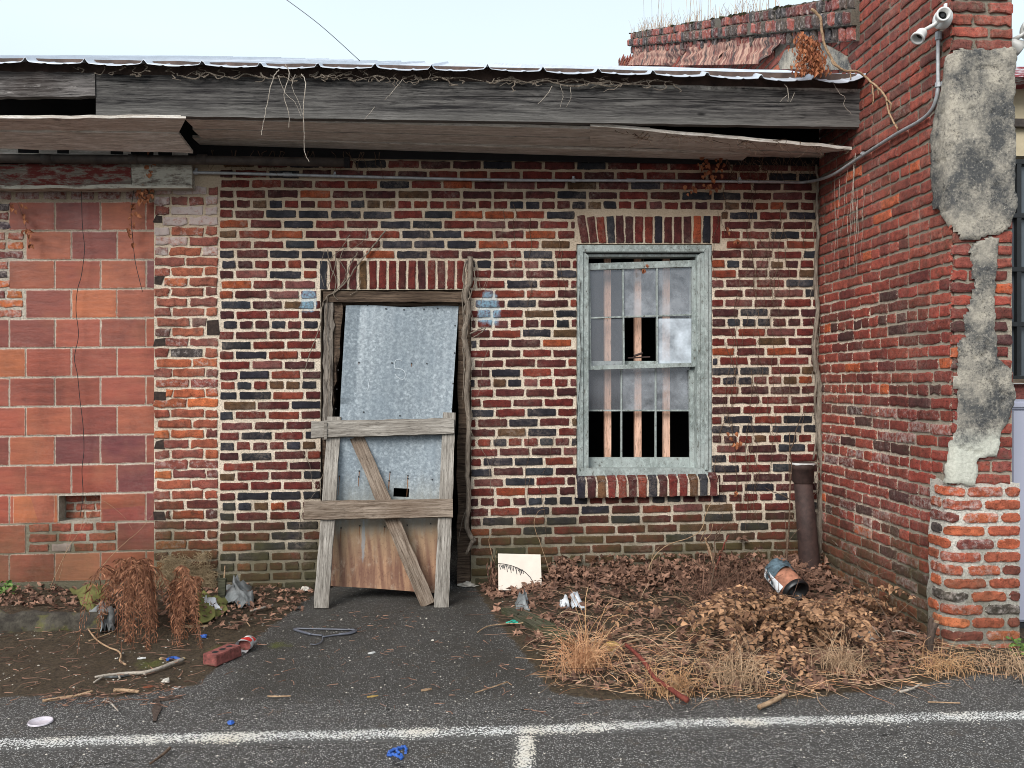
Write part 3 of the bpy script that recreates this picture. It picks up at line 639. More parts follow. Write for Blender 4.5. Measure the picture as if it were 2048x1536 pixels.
# ---- plain brick pier left of the ribbed wall
mb = MB()
vt, vb = u(370, 377)[1], -0.02
holesP = []
for yy in (437, 562, 684, 791, 890, 1030):
    a, v = u(310, yy); holesP.append((PX0 - 0.1, u(R.uniform(322, 332), yy)[0], v - PITCH * 0.40, v + PITCH * 0.40))
kx, kv = u(425, 655); holesP.append((u(413, 655)[0], u(436, 655)[0], kv - 0.05, kv + 0.05))
def effp(x, v): return R.uniform(0.5, 1.0) if v > u(370, 520)[1] and R.random() < 0.65 else (0.25 if R.random() < 0.2 else 0)
def colp(x, v):
    c = pick(PIER_C)
    if v > u(370, 700)[1]: c = tuple(0.55 * a + 0.45 * b for a, b in zip(c, (0.21, 0.085, 0.065)))
    if v < u(370, 1000)[1]: c = tuple(a * 0.55 for a in c)
    return c
courses(mb, mw, PX0 + 0.004, PX1 - 0.008, vb, vt, hv0 + 0.02, PITCH, holesP, PIER_C, Lb=0.222, prot=0.009, rag=0.0035, eff=effp, colf=colp, hdr=99, jj=0.012)
pier = mb.build('brick_pier', M['brick_pier'], B)
for h in holesP:  # thin dark plates paint the shade of the missing half bricks
    mb = MB()
    o = [mw.m(h[0] + 0.1 if h[0] < PX0 else h[0], h[2], 0.004), mw.m(h[1], h[2], 0.004), mw.m(h[1], h[3], 0.004), mw.m(h[0] + 0.1 if h[0] < PX0 else h[0], h[3], 0.004)]
    o = [(p[0] + R.gauss(0, 0.009), p[1], p[2] + R.gauss(0, 0.006)) for p in o]; o2 = [(p[0], p[1] + 0.003, p[2]) for p in o]
    mb.add(o + o2, [(0, 1, 2, 3), (4, 7, 6, 5), (0, 4, 5, 1), (1, 5, 6, 2), (2, 6, 7, 3), (3, 7, 4, 0)])
    mb.build('socket_shade_plate', M['sock'], pier)
# ---- terracotta tile infill
tw = Flat(0.045, 0.012)
ut = lambda px, py: tw.inv(px, py)
RX0, RV1 = ut(118, 992); RX1, RV0 = ut(201, 1041)
mb = MB(); zt_ = ut(150, 330)[1]; bodybox(mb, tw, -3.4, RX0, ZB, zt_, 0.2); bodybox(mb, tw, RX1, PX0, ZB, zt_, 0.2); bodybox(mb, tw, RX0, RX1, ZB, RV0, 0.2); bodybox(mb, tw, RX0, RX1, RV1, zt_, 0.2)
bodybox(mb, tw, RX0, RX1, RV0, RV1, 0.05, -0.095)
tb = mb.build('tile_infill', M['mortar_tile'], B)
mb = MB(); bb = MB()
ys_ = [403 + 58.45 * i for i in range(14)]
RX0, RV1 = ut(118, 992); RX1, RV0 = ut(201, 1041)
BX0, BV1 = ut(56, 1046); BX1, BV0 = ut(234, 1103)
TC = [(42, (0.255, 0.066, 0.040)), (20, (0.29, 0.084, 0.044)), (20, (0.205, 0.052, 0.038)), (8, (0.145, 0.040, 0.038)), (6, (0.36, 0.11, 0.045)), (3, (0.33, 0.12, 0.06))]
def slab(mb, sf, x0, x1, v0, v1, c, o=0.004):
    putbrick(mb, sf, x0, x1, v0, v1, c, 0, o, 0.0011, 0, False, 0.004, 0.002)
for r in range(13):
    v1 = ut(150, ys_[r] + 1.2)[1]; v0 = ut(150, ys_[r + 1] - 0.9)[1]
    jx = 110 if r % 2 == 0 else 143
    edges = [ut(jx + 91.2 * k, ys_[r] + 29)[0] for k in range(-7, 4)]
    lim = PX0 - 0.004
    leftlim = -9
    if r < 4: leftlim = ut(25 if r % 2 == 0 else 53, ys_[r])[0]
    for i in range(len(edges) - 1):
        a, b = edges[i] + 0.0015 + R.uniform(-.003, .003), min(edges[i + 1] - 0.0015, lim)
        if b - a < 0.02 or a < leftlim - 0.03: continue
        if r == 10 and a < RX1 - 0.02 and b > RX0 + 0.02: continue
        if r == 11 and b > BX0 + 0.02 and a < BX1 - 0.02:
            for (q, w_) in ((a, min(b, BX0)), (max(a, BX1), b)):
                if w_ - q > 0.05: slab(mb, tw, q, w_, v0, v1, pick(TC))
            continue
        slab(mb, tw, a, b, v0, v1, pick(TC))
v1 = ut(150, ys_[10] + 2)[1]; v0 = ut(150, ys_[11] - 1.5)[1]
slab(mb, tw, RX1 + 0.006, ut(292, 1000)[0] - 0.004, v0, v1, pick(TC)); slab(mb, tw, ut(26, 1000)[0], RX0 - 0.006, v0, v1, pick(TC))
mb.build('tiles', M['tile'], tb)
for k in range(3):
    h = (BV1 - BV0) / 3; n = 3 if k % 2 else 4
    for i in range(n): 
        a = BX0 + (BX1 - BX0) * i / n; b = BX0 + (BX1 - BX0) * (i + 1) / n
        putbrick(bb, tw, a + 0.008, b - 0.008, BV0 + k * h + 0.008, BV0 + (k + 1) * h - 0.008, jit((0.28, 0.075, 0.05)), 1.3 if (k == 0 and i == 1) else 0.1, 0.005)
bb.build('patch_bricks', M['brick_pier'], tb); bb = MB()
# row of bricks over the tiles, and the ragged brick left of them
va, vb_ = ut(150, 401)[1], ut(150, 379)[1]
x = -3.3
while x < PX0 - 0.1:
    putbrick(bb, tw, x, x + 0.15, va + 0.006, vb_, jit((0.19, 0.065, 0.05)), 0.5, 0.006); x += 0.178
bb.build('top_bricks', M['brick_pier'], tb); bb = MB()
for r in range(4):
    lim = ut(25 if r % 2 == 0 else 53, ys_[r])[0] - 0.012; va = ut(20, ys_[r] + 2)[1]; vb_ = ut(20, ys_[r + 1] - 1)[1]
    h = (va - vb_) / 3
    for q in range(3):
        x1 = lim - R.uniform(0, 0.02)
        while x1 > -3.3:
            w = R.choice([0.1, 0.19, 0.19]); putbrick(bb, tw, x1 - w, x1, vb_ + q * h + 0.007, vb_ + (q + 1) * h - 0.006, jit(R.choice([(0.46, 0.14, 0.055), (0.16, 0.05, 0.045), (0.33, 0.11, 0.07), (0.06, 0.05, 0.055)])), 0.3, 0.006, 0.003); x1 -= w + 0.014
bb.build('infill_bricks', M['brick_pier'], tb)
# the little recess low in the tiles
mb = MB(); hh = (RV1 - RV0) / 3; rs = Flat(0.045 + 0.093, 0.012)
for k in range(3):
    for i in range(3):
        a = RX0 + (RX1 - RX0) * (i - (0.5 if k % 2 else 0)) / 2; b = a + (RX1 - RX0) / 2 - 0.01
        a, b = max(a, RX0 + 0.002), min(b, RX1 - 0.002)
        if b - a > 0.03: putbrick(mb, rs, a, b, RV0 + 0.004 + k * hh, RV0 - 0.008 + (k + 1) * hh, jit((0.30, 0.095, 0.06)), 0.2, 0.006)
mb.build('recess_bricks', M['brick_pier'], tb)

# ---- eaves
def board(name, mat, p0, p1, w, th, parent, nrm=(0, -1, 0), rag=0.002, seg=24, label=None, side=0.0):
    """board from p0 to p1 (centre line of its front face), width w across, thickness th behind; local x runs along it."""
    p0 = Vector(p0); p1 = Vector(p1); L = (p1 - p0).length; ex = (p1 - p0).normalized(); n = Vector(nrm); n = (n - ex * n.dot(ex)).normalized(); ez = n.cross(ex).normalized() * 1.0
    ez = -ez if ez.z < -0.01 else ez
    if isinstance(w, (int, float)): w = (w, w)
    mb = MB(); vs = []
    for i in range(seg + 1):
        t = i / seg; ww = w[0] + (w[1] - w[0]) * t; wr = R.gauss(0, rag); wr2 = R.gauss(0, rag); b = R.gauss(0, rag * 0.4) + side * math.sin(math.pi * t)
        x = t * L + (R.gauss(0, rag) if i in (0, seg) else 0)
        for (yy, zz) in ((b, -ww / 2 + wr), (b, -ww * 0.17), (b, ww * 0.17), (b, ww / 2 + wr2), (-th, ww / 2 + wr2), (-th, -ww / 2 + wr)):
            vs.append((x, yy, zz))
    fs = [(i * 6 + k, i * 6 + (k + 1) % 6, (i + 1) * 6 + (k + 1) % 6, (i + 1) * 6 + k) for i in range(seg) for k in range(6)]
    fs += [(5, 4, 3, 2, 1, 0), tuple(seg * 6 + k for k in range(6))]
    mb.add(vs, fs)
    me = bpy.data.meshes.new(name); me.from_pydata(mb.v, [], mb.f); me.materials.append(mat); me.update()
    o = bpy.data.objects.new(name, me); COL.objects.link(o)
    mat4 = Matrix((ex, n, ez)).transposed().to_4x4(); mat4.translation = p0
    if parent:
        o.parent = parent; pw = parent.matrix_basis.translation.copy()
        if parent.parent: pw += parent.parent.matrix_basis.translation
        mat4.translation = p0 - pw
    o.matrix_basis = mat4
    if label: o['label'] = label
    return o
YF = -0.62
def quad_board(name, mat, TLp, TRp, BLp, BRp, y, th, parent, **k):
    a, b = atY(*TLp, y), atY(*TRp, y); c, d = atY(*BLp, y), atY(*BRp, y)
    return board(name, mat, (a + c) / 2, (b + d) / 2, ((a - c).length, (b - d).length), th, parent, **k)
quad_board('fascia', M['fascia'], (191, 148), (1722, 178), (191, 230), (1722, 254), YF, 0.05, B, seg=60, rag=0.0012)
quad_board('fascia', M['fascia_worn'], (-160, 138), (189, 146), (-160, 196), (189, 192), YF - 0.01, 0.045, B, seg=20, rag=0.003, label='short split fascia board at the left end with bleached edge')
# a line of bleached paint along the fascia's top at the right
quad_board('drip_board', M['roof_under'], (-200, 112), (1730, 148), (-200, 141), (1730, 180), YF + 0.03, 0.04, B, seg=40)
# soffit
def soff(name, px0, px1, yn, yf, z0, z1, th=0.018, mat='soffit', drop=(0, 0)):
    """a soffit board along x, between depths yn (front) and yf (back)."""
    x0 = atY(px0, 280, yn).x; x1 = atY(px1, 280, yn).x; yc = (yn + yf) / 2
    return board(name, M[mat], (x0, yc, z0), (x1, yc, z1), yf - yn, th, B, nrm=(0, 0, -1), rag=0.0012, seg=30)
ZS = atY(800, 240, YF).z
zsl = atY(200, 234, YF).z
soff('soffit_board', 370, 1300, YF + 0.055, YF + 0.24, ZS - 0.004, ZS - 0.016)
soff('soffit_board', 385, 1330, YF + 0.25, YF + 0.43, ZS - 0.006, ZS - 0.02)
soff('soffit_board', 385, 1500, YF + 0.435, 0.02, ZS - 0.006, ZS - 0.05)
def freeboard(name, corners, th, mat, parent=B, label=None):
    mb = MB(); c = [Vector(p) for p in corners]; n = (c[1] - c[0]).cross(c[3] - c[0]).normalized(); n = n if n.z > 0 else -n; seg = 16; vs = []
    for i in range(seg + 1):
        t = i / seg; a = c[0].lerp(c[1], t); b = c[3].lerp(c[2], t); sg = Vector((0, 0, R.gauss(0, 0.002)))
        vs += [a + sg, b + sg, b + n * th + sg, a + n * th + sg]
    mb.add(vs, [(i * 4 + k, i * 4 + (k + 1) % 4, (i + 1) * 4 + (k + 1) % 4, (i + 1) * 4 + k) for i in range(seg) for k in range(4)] + [(3, 2, 1, 0), tuple(seg * 4 + k for k in range(4))])
    o = mb.build(name, M[mat], parent)
    if label: o['label'] = label
    return o
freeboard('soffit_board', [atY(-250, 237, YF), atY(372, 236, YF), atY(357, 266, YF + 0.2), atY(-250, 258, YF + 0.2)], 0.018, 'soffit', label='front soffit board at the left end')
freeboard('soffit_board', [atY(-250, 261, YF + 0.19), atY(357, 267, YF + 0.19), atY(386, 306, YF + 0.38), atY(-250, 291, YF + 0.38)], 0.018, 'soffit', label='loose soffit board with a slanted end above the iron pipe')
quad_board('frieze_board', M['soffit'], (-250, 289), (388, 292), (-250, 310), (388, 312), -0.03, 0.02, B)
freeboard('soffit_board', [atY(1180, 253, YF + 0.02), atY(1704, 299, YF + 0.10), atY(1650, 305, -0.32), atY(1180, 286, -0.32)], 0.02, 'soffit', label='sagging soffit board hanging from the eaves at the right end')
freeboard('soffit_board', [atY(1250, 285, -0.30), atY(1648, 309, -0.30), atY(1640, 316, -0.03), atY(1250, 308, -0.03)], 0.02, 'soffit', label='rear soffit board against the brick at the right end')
# black sheet standing in for the shade above the soffit
mb = MB(); zz = ZS + 0.02
mb.add([(-3.6, -0.03, zz - 0.10), (XR - 0.01, -0.03, zz - 0.10), (XR - 0.01, -0.03, zz + 0.45), (-3.6, -0.03, zz + 0.45), (-3.6, YF + 0.06, zz + 0.20), (XR - 0.01, YF + 0.06, zz + 0.20)], [(0, 1, 2, 3), (3, 2, 5, 4)])
mb.build('eaves_shade_sheet', M['black'], B)
# painted lintel beam at the left
bm0 = quad_board('lintel_beam', M['beam_paint'], (-250, 326), (262, 328), (-250, 371), (262, 372), -0.06, 0.09, B, label='beam with peeling dark red paint above the tiles')
quad_board('lintel_beam', M['beam_white'], (262, 328), (384, 330), (262, 372), (384, 368), -0.058, 0.09, B, label='bare pale end of the painted beam')
quad_board('beam_moulding', M['beam_white'], (-250, 371), (384, 369), (-250, 378), (384, 376), -0.085, 0.1, B)
# roof
YE = -0.70
def make_roof():
    x0, x1 = -3.8, atY(1733, 140, YE).x; e0 = atY(0, 121, YE); e1 = atY(1700, 151, YE); r0 = atY(0, 104, 6.3); r1 = atY(1250, 135, 6.3)
    xs = np.arange(x0, x1, 0.0115); vs = []; ny = 26; ts = [0, 0.002, 0.006, 0.012] + [0.02 + 0.98 * (i / (ny - 5)) for i in range(ny - 4)]
    for x in xs:
        ze = e0.z + (e1.z - e0.z) * (x - e0.x) / (e1.x - e0.x); zr = r0.z + (r1.z - r0.z) * (x - r0.x) / (r1.x - r0.x)
        ph = (x / 0.335) % 1.0; rib = max(0, 1 - abs(ph - 0.5) / 0.055) * 0.022; ph2 = (x / 0.1117) % 1.0; rib += max(0, 1 - abs(ph2 - 0.5) / 0.12) * 0.006
        sc = -0.013 * math.sin(math.pi * ((ph + 0.5) % 1.0)) + 0.006 * mnoise.noise(Vector((x * 2.3, 0, 0)))
        sc -= 0.022 * max(0, min(1, (x - 0.7) / 1.2)); en = max(0, 1 - (x1 - x) / 0.42); sc -= 0.030 * en * math.sin(math.pi * min(1, (x1 - x) / 0.42)) - 0.028 * en ** 3
        for t in ts:
            k = max(0, 1 - t / 0.05); y = YE + (6.3 - YE) * t + 0.02 * (1 - k) * 0
            seam = -0.006 if (0.3 < t < 0.32 or 0.6 < t < 0.62) else 0
            vs.append((x, y, ze + (zr - ze) * t + rib + sc * k + seam + 0.004 * mnoise.noise(Vector((x * 3, y * 2, 3)))))
    m = len(ts); nx = len(xs); b = len(vs)
    vs2 = [(v[0], v[1], v[2] - 0.0035) for v in vs]
    fs = [(i * m + j, (i + 1) * m + j, (i + 1) * m + j + 1, i * m + j + 1) for i in range(nx - 1) for j in range(m - 1)]
    fs2 = [tuple(b + q for q in f[::-1]) for f in fs]; fe = [(i * m, i * m + b, (i + 1) * m + b, (i + 1) * m) for i in range(nx - 1)]
    mb = MB(); mb.add(vs + vs2, fs + fs2 + fe); mb.build('metal_roof', M['roof'], B)
make_roof()
# inside of the building, walls coloured near-black to keep it dark
mb = MB(); x0, x1, y0, y1, z0, z1 = -3.2, XR - 0.05, 0.26, 2.4, -0.05, 2.95
mb.add([(x0, y0, z0), (x1, y0, z0), (x1, y1, z0), (x0, y1, z0), (x0, y0, z1), (x1, y0, z1), (x1, y1, z1), (x0, y1, z1)], [(3, 2, 1, 0), (4, 5, 6, 7), (2, 3, 7, 6), (0, 3, 7, 4), (1, 2, 6, 5)])
mb.build('blackened_interior', M['black'], B)

# ---- window
wz = atY(1288, 720)
WIN = empty('window', (wz.x, 0, wz.z), None, None); WIN.parent = B
def wbar(mb, a, b, c, d, y, th):   # pixel quad TL TR BR BL at depth y, thickness th behind
    P = [atY(*p, y) for p in (a, b, c, d)]; Q = [Vector((p.x, y + th, p.z)) for p in P]
    mb.add(P + Q, [(3, 2, 1, 0), (4, 5, 6, 7), (0, 1, 5, 4), (1, 2, 6, 5), (2, 3, 7, 6), (3, 0, 4, 7)])
mb = MB()
Y1 = -0.005
wbar(mb, (1155, 490), (1177, 512), (1177, 938), (1155, 952), Y1, 0.2)          # left casing
wbar(mb, (1394, 512), (1423, 490), (1423, 952), (1394, 938), Y1, 0.2)
wbar(mb, (1155, 490), (1423, 490), (1402, 505), (1170, 505), Y1, 0.2)
wbar(mb, (1155, 952), (1423, 952), (1405, 937), (1165, 937), Y1 - 0.012, 0.2)
# stepped stops
wbar(mb, (1160, 497), (1166, 500), (1166, 940), (1160, 940), Y1 - 0.012, 0.012)
wbar(mb, (1409, 500), (1416, 497), (1416, 940), (1409, 940), Y1 - 0.012, 0.012)
wbar(mb, (1166, 498), (1410, 498), (1410, 503), (1166, 503), Y1 - 0.012, 0.012)
wbar(mb, (1170, 508), (1400, 508), (1400, 513), (1170, 513), 0.02, 0.1)
wbar(mb, (1396, 512), (1400, 512), (1400, 936), (1396, 936), -0.012, 0.03)
mb.build('frame', M['winpaint'], WIN)
mb = MB(); yS = 0.035
def sash(mb, TL, TR, BR, BL, sw, tr, br, vs_, hs, y, th, mw_=3.0):
    L = lambda t, s: (TL[0] * (1 - t) * (1 - s) + TR[0] * t * (1 - s) + BR[0] * t * s + BL[0] * (1 - t) * s, TL[1] * (1 - t) * (1 - s) + TR[1] * t * (1 - s) + BR[1] * t * s + BL[1] * (1 - t) * s)
    Wd = TR[0] - TL[0]; Hd = BL[1] - TL[1]; a = sw / Wd; t0 = tr / Hd; b0 = br / Hd
    wbar(mb, L(0, 0), L(a, 0), L(a, 1), L(0, 1), y, th); wbar(mb, L(1 - a, 0), L(1, 0), L(1, 1), L(1 - a, 1), y, th)
    wbar(mb, L(a, 0), L(1 - a, 0), L(1 - a, t0), L(a, t0), y, th); wbar(mb, L(a, 1 - b0), L(1 - a, 1 - b0), L(1 - a, 1), L(a, 1), y, th)
    m = mw_ / 2
    for v_ in vs_:
        t = (v_ - TL[0]) / Wd; wbar(mb, L(t - m / Wd, t0), L(t + m / Wd, t0), L(t + m / Wd, 1 - b0), L(t - m / Wd, 1 - b0), y + 0.006, th - 0.01)
    for h_ in hs:
        s = (h_ - TL[1]) / Hd; wbar(mb, L(a, s - m / Hd), L(1 - a, s - m / Hd), L(1 - a, s + m / Hd), L(a, s + m / Hd), y + 0.008, th - 0.014)
sash(mb, (1171, 527), (1393, 520), (1393, 733), (1174, 740), 9, 13, 8, (1246, 1314), (636,), 0.03, 0.035)
mb.build('upper_sash', M['winpaint'], WIN)
mb = MB()
sash(mb, (1168, 722), (1392, 722), (1392, 937), (1168, 937), 9, 10, 22, (1243, 1311.5), (821,), 0.085, 0.035)
wbar(mb, (1378, 740), (1394, 738), (1394, 937), (1380, 937), 0.07, 0.02)
mb.build('lower_sash', M['winpaint'], WIN)
mb = MB(); mb.tube([atY(1256, 716, 0.08), atY(1300, 714, 0.08)], 0.006, 6); mb.tube([atY(1268, 712, 0.075), atY(1285, 706, 0.075)], 0.009, 6)
mb.build('sash_lock', M['pipe_rust'], WIN)
def pane(a, b, c, d, y, mat):
    mb = MB(); P = [atY(*p, y) for p in (a, b, c, d)]; mb.add(P, [(3, 2, 1, 0)]); o = mb.build('pane', M[mat], WIN); return o
yg = 0.05
pane((1180, 540), (1245, 538), (1245, 636), (1180, 637), yg, 'glass'); pane((1247, 538), (1313, 536), (1313, 635), (1247, 636), yg, 'glass_mid')
pane((1315, 536), (1384, 534), (1384, 635), (1315, 635), yg, 'glass_mid'); pane((1180, 638), (1245, 637), (1245, 731), (1180, 732), yg, 'glass')
pane((1315, 637), (1384, 637), (1384, 726), (1315, 727), yg, 'glass_cloudy')
pane((1177, 733), (1242, 733), (1242, 820), (1177, 820), 0.10, 'glass'); pane((1244, 733), (1310, 733), (1310, 820), (1244, 820), 0.10, 'glass_mid'); pane((1313, 733), (1384, 733), (1384, 820), (1313, 820), 0.10, 'glass_mid')
for (xx, yy) in ((1215.5, 0.15), (1276, 0.15), (1333, 0.15)):
    mb = MB(); wbar(mb, (xx - 6.5, 500), (xx + 6.5, 500), (xx + 7, 940), (xx - 6, 940), yy, 0.04); mb.build('stud', M['stud'], WIN)

# ---- door frame
DF = empty('door_frame', (atY(790, 900).x, 0, 0), None, None); DF.parent = B
def rough(name, mat, a, b, c, d, y, th, parent, rag=0.004, seg=18):
    """upright timber between pixel corners TL TR BR BL."""
    mb = MB(); P = [atY(*p, y) for p in (a, b, c, d)]; vs = []
    for i in range(seg + 1):
        t = i / seg; l = P[0].lerp(P[3], t); r_ = P[1].lerp(P[2], t); l.x += R.gauss(0, rag); r_.x += R.gauss(0, rag); m_ = l.lerp(r_, 0.5); m_.y += R.gauss(0, rag)
        vs += [l, m_, r_, Vector((r_.x, y + th, r_.z)), Vector((l.x, y + th, l.z))]
    mb.add(vs, [(i * 5 + k, (i + 1) * 5 + k, (i + 1) * 5 + (k + 1) % 5, i * 5 + (k + 1) % 5) for i in range(seg) for k in range(5)] + [(0, 1, 2, 3, 4), tuple(seg * 5 + k for k in range(5))[::-1]])
    return mb.build(name, M[mat], parent)
rough('jamb', 'grey_frame', (648, 604), (667, 604), (664, 880), (645, 880), -0.015, 0.12, DF)
rough('jamb', 'old_frame', (668, 606), (688, 606), (664, 840), (664, 840), 0.0, 0.10, DF, 0.006)
rough('jamb', 'old_frame', (644, 880), (664, 880), (660, 1178), (641, 1178), 0.02, 0.1, DF, 0.006)
rough('jamb', 'old_frame', (917, 600), (941, 600), (941, 1178), (914, 1178), 0.02, 0.12, DF, 0.004)
quad_board('head', M['old_frame'], (646, 583), (934, 583), (646, 604), (934, 604), -0.02, 0.14, DF, seg=16)
quad_board('head', M['old_frame'], (668, 606), (917, 606), (668, 613), (917, 613), 0.03, 0.08, DF, seg=10)

# ================================================================== WING WALL + PILLAR
Wg = empty('brick_wing_wall', (XR, YP, 0), 'tall red brick party wall at the right with a stucco patched end pillar', 'wall')
ws = Wing(0.012)
uw = ws.inv
ZTop = 4.3
hvw = CAM.z + (768 - 777) * (atX(1650, 777, XR) - CAM).dot(FW) / F
PW = 0.0682
FWID = atY(2024, 700, YP).x - XR
top_a = atX(1266, 66, XR); top_b = atX(1700, -8, XR)
slope = (top_a.z - top_b.z) / (top_a.y - top_b.y)
ztop = lambda y: top_b.z + (y - top_b.y) * slope
mb = MB(); yb = top_a.y; T_ = 0.30
def prism(mb, prof, x0, x1):
    n = len(prof); mb.add([(x0, p[0], p[1]) for p in prof] + [(x1, p[0], p[1]) for p in prof], [tuple(range(n)), tuple(range(2 * n - 1, n - 1, -1))] + [(i, i + n, (i + 1) % n + n, (i + 1) % n) for i in range(n)])
prism(mb, [(-0.52, -0.1), (-0.52, ztop(-0.52)), (yb, ztop(yb)), (yb, -0.1)], XR, XR + T_)
prism(mb, [(YP + 0.012, -0.1), (YP + 0.012, ZTop), (-0.52, ZTop), (-0.52, -0.1)], XR + 0.0, XR + T_)
mb.box(((XR + XR + FWID) / 2 + 0.006, YP + 0.016, ZTop / 2), (FWID - 0.012, 0.03, ZTop), None)
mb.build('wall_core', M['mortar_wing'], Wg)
def hazec(x, v):
    c = pick(WING_C)
    if v > 2.0: c = tuple(a * 0.75 + b * 0.25 for a, b in zip(c, (0.40, 0.13, 0.095)))  # paler upper bricks: haze mixed into their colour
    if v > 1.9 and sum(c) < 0.2: c = jit((0.27, 0.07, 0.05))
    return c
mb = MB()
newL = uw(1872, 1000)[0]; vN = uw(1950, 968)[1]
courses(mb, ws, -1.60 + 0.004, -0.001, 0.0, ZTop, hvw, PW, [(newL, 1, -1, vN)], WING_C, prot=0.0085, rag=0.0028, colf=hazec, eff=lambda x, v: (R.uniform(0.15, 0.5) if (v < 1.25 and R.random() < 0.32) else (0.15 if R.random() < .15 else 0)), jj=0.0125, jt=0.011)
def keepback(x, v): 
    y = YP - x; return v < ztop(y) - 0.34 and v > 2.7 + 0.36 * (y + 0.7)
courses(mb, ws, -9.0, -1.604, 2.7, 6.5, hvw, PW, [], WING_C, prot=0.008, rag=0.003, colf=hazec, keep=keepback, jj=0.012)
mb.build('side_bricks', M['brick_wing'], Wg)
mb = MB()
courses(mb, Flat(YP - 0.0, 0), XR - 0.009, XR + FWID - 0.004, vN, ZTop, hvw, PW * 0.955, [], WING_C, prot=0.012, rag=0.004, colf=hazec, hdr=99, jj=0.012)
mb.build('pillar_bricks', M['brick_wing'], Wg)
# newer brick at the pillar's foot, wrapping a rounded corner
wn_ = Wing(0.055)
mb = MB(); 
class WingO(Wing):
    def m(s, u_, v, o): 
        p = Wing.m(s, u_, v, o + 0.012); b = 0.02 * math.sin((v) * 3.2 + 0.8); return (p[0] - max(0, b) * (1 if u_ < 0.05 else 0.3), p[1] - b * 0.3, p[2])
wo_ = WingO(0.05)
k = 0; v = vN - 0.006; hN = 0.0665
while v > -0.02:
    a = newL + R.uniform(-0.04, 0.02); Lx = FWID + 0.012; e0 = a
    x = a
    first = True
    while x < FWID - 0.03 + 0.02:
        w = R.choice([0.20, 0.2, 0.185]) if not (first and k % 2) else 0.11
        x1 = min(x + w, FWID + 0.02)
        if FWID + 0.02 - x1 < 0.05: x1 = FWID + 0.02
        if x1 - x > 0.03:
            # split long bricks in two halves round the corner so that they bend
            gridbrick(mb, wo_, x + 0.007, x1 - 0.007, v - hN + 0.008, v - 0.007, pick(NEW_C), 0.3 if R.random() < 0.4 else 0, 0.010, 0.004, 0, False, 0.014)
        x = x1; first = False
    v -= hN; k += 1
mn = MB()
def wingsheet(mbx, sf, us, vs_, o):
    nu, nv = len(us), len(vs_); P = [sf.m(a + (0.035 * mnoise.noise(Vector((b * 9, 1, 1))) if a == us[0] else 0), b + (0.02 * mnoise.noise(Vector((a * 14, 2, 1))) if b == vs_[-1] else 0), o) for b in vs_ for a in us]
    mbx.add(P, [(j * nu + i, j * nu + i + 1, (j + 1) * nu + i + 1, (j + 1) * nu + i) for j in range(nv - 1) for i in range(nu - 1)])
us = list(np.linspace(newL - 0.03, 0.06, 26)) + list(np.linspace(0.07, FWID + 0.012, 14))
wingsheet(mn, wo_, [float(q) for q in us], [float(q) for q in np.linspace(-0.05, vN + 0.01, 30)], 0.0)
rep = mn.build('repaired_foot', M['mortar_pale'], Wg); mb.build('repair_bricks', M['brick_new'], rep)
# closing sides of the pillar (right face)
# stucco, its outline traced in the wall's own coordinates
def stucco_part(outline, seedv, o0=0.016):
    poly = [uw(*p) for p in outline]
    us = np.arange(min(p[0] for p in poly) - 0.01, max(p[0] for p in poly) + 0.01, 0.011); vs_ = np.arange(min(p[1] for p in poly) - 0.01, max(p[1] for p in poly) + 0.01, 0.013)
    idx = {}; mbx = MB(); V = []
    for j, vv in enumerate(vs_):
        for i, uu in enumerate(us):
            nz = 0.016 * mnoise.noise(Vector((uu * 14, vv * 14, seedv))) + 0.008 * mnoise.noise(Vector((uu * 50, vv * 50, seedv)))
            d = pdist(poly, float(uu), float(vv)) + nz
            if d > -0.004:
                o = o0 * min(1, max(0, (d + 0.004) / 0.012)) + 0.005 * mnoise.noise(Vector((uu * 9, vv * 9, 5))) + (0.006 if d > 0.01 else 0)
                if d <= 0.0: o = -0.004
                cr_ = mnoise.noise(Vector((uu * 3, vv * 7, 9.3))); 
                if abs(cr_) < 0.012 and d > 0.01: o -= 0.01
                idx[(i, j)] = len(V); V.append(ws.m(float(uu), float(vv), o + 0.006))
    fs = []
    for (i, j), a in idx.items():
        q = [(i, j), (i + 1, j), (i + 1, j + 1), (i, j + 1)]
        if all(k in idx for k in q): fs.append(tuple(idx[k] for k in q))
    mbx.add(V, fs); return mbx.build('stucco', M['stucco'], Wg, smooth=True)
stucco_part([(1899, 110), (1912, 98), (2027, 97), (2027, 430), (2015, 455), (1996, 470), (1950, 482), (1915, 478), (1900, 455), (1890, 425), (1872, 420), (1868, 345), (1868, 270), (1884, 200), (1893, 150)], 1)
stucco_part([(1945, 481), (1996, 472), (1986, 560), (1986, 640), (1990, 712), (2021, 745), (2024, 800), (2016, 832), (1996, 870), (1996, 900), (1990, 915), (1950, 918), (1945, 972), (1892, 968), (1898, 930), (1906, 870), (1906, 690), (1928, 668), (1918, 648), (1938, 590), (1938, 540), (1930, 500)], 2)
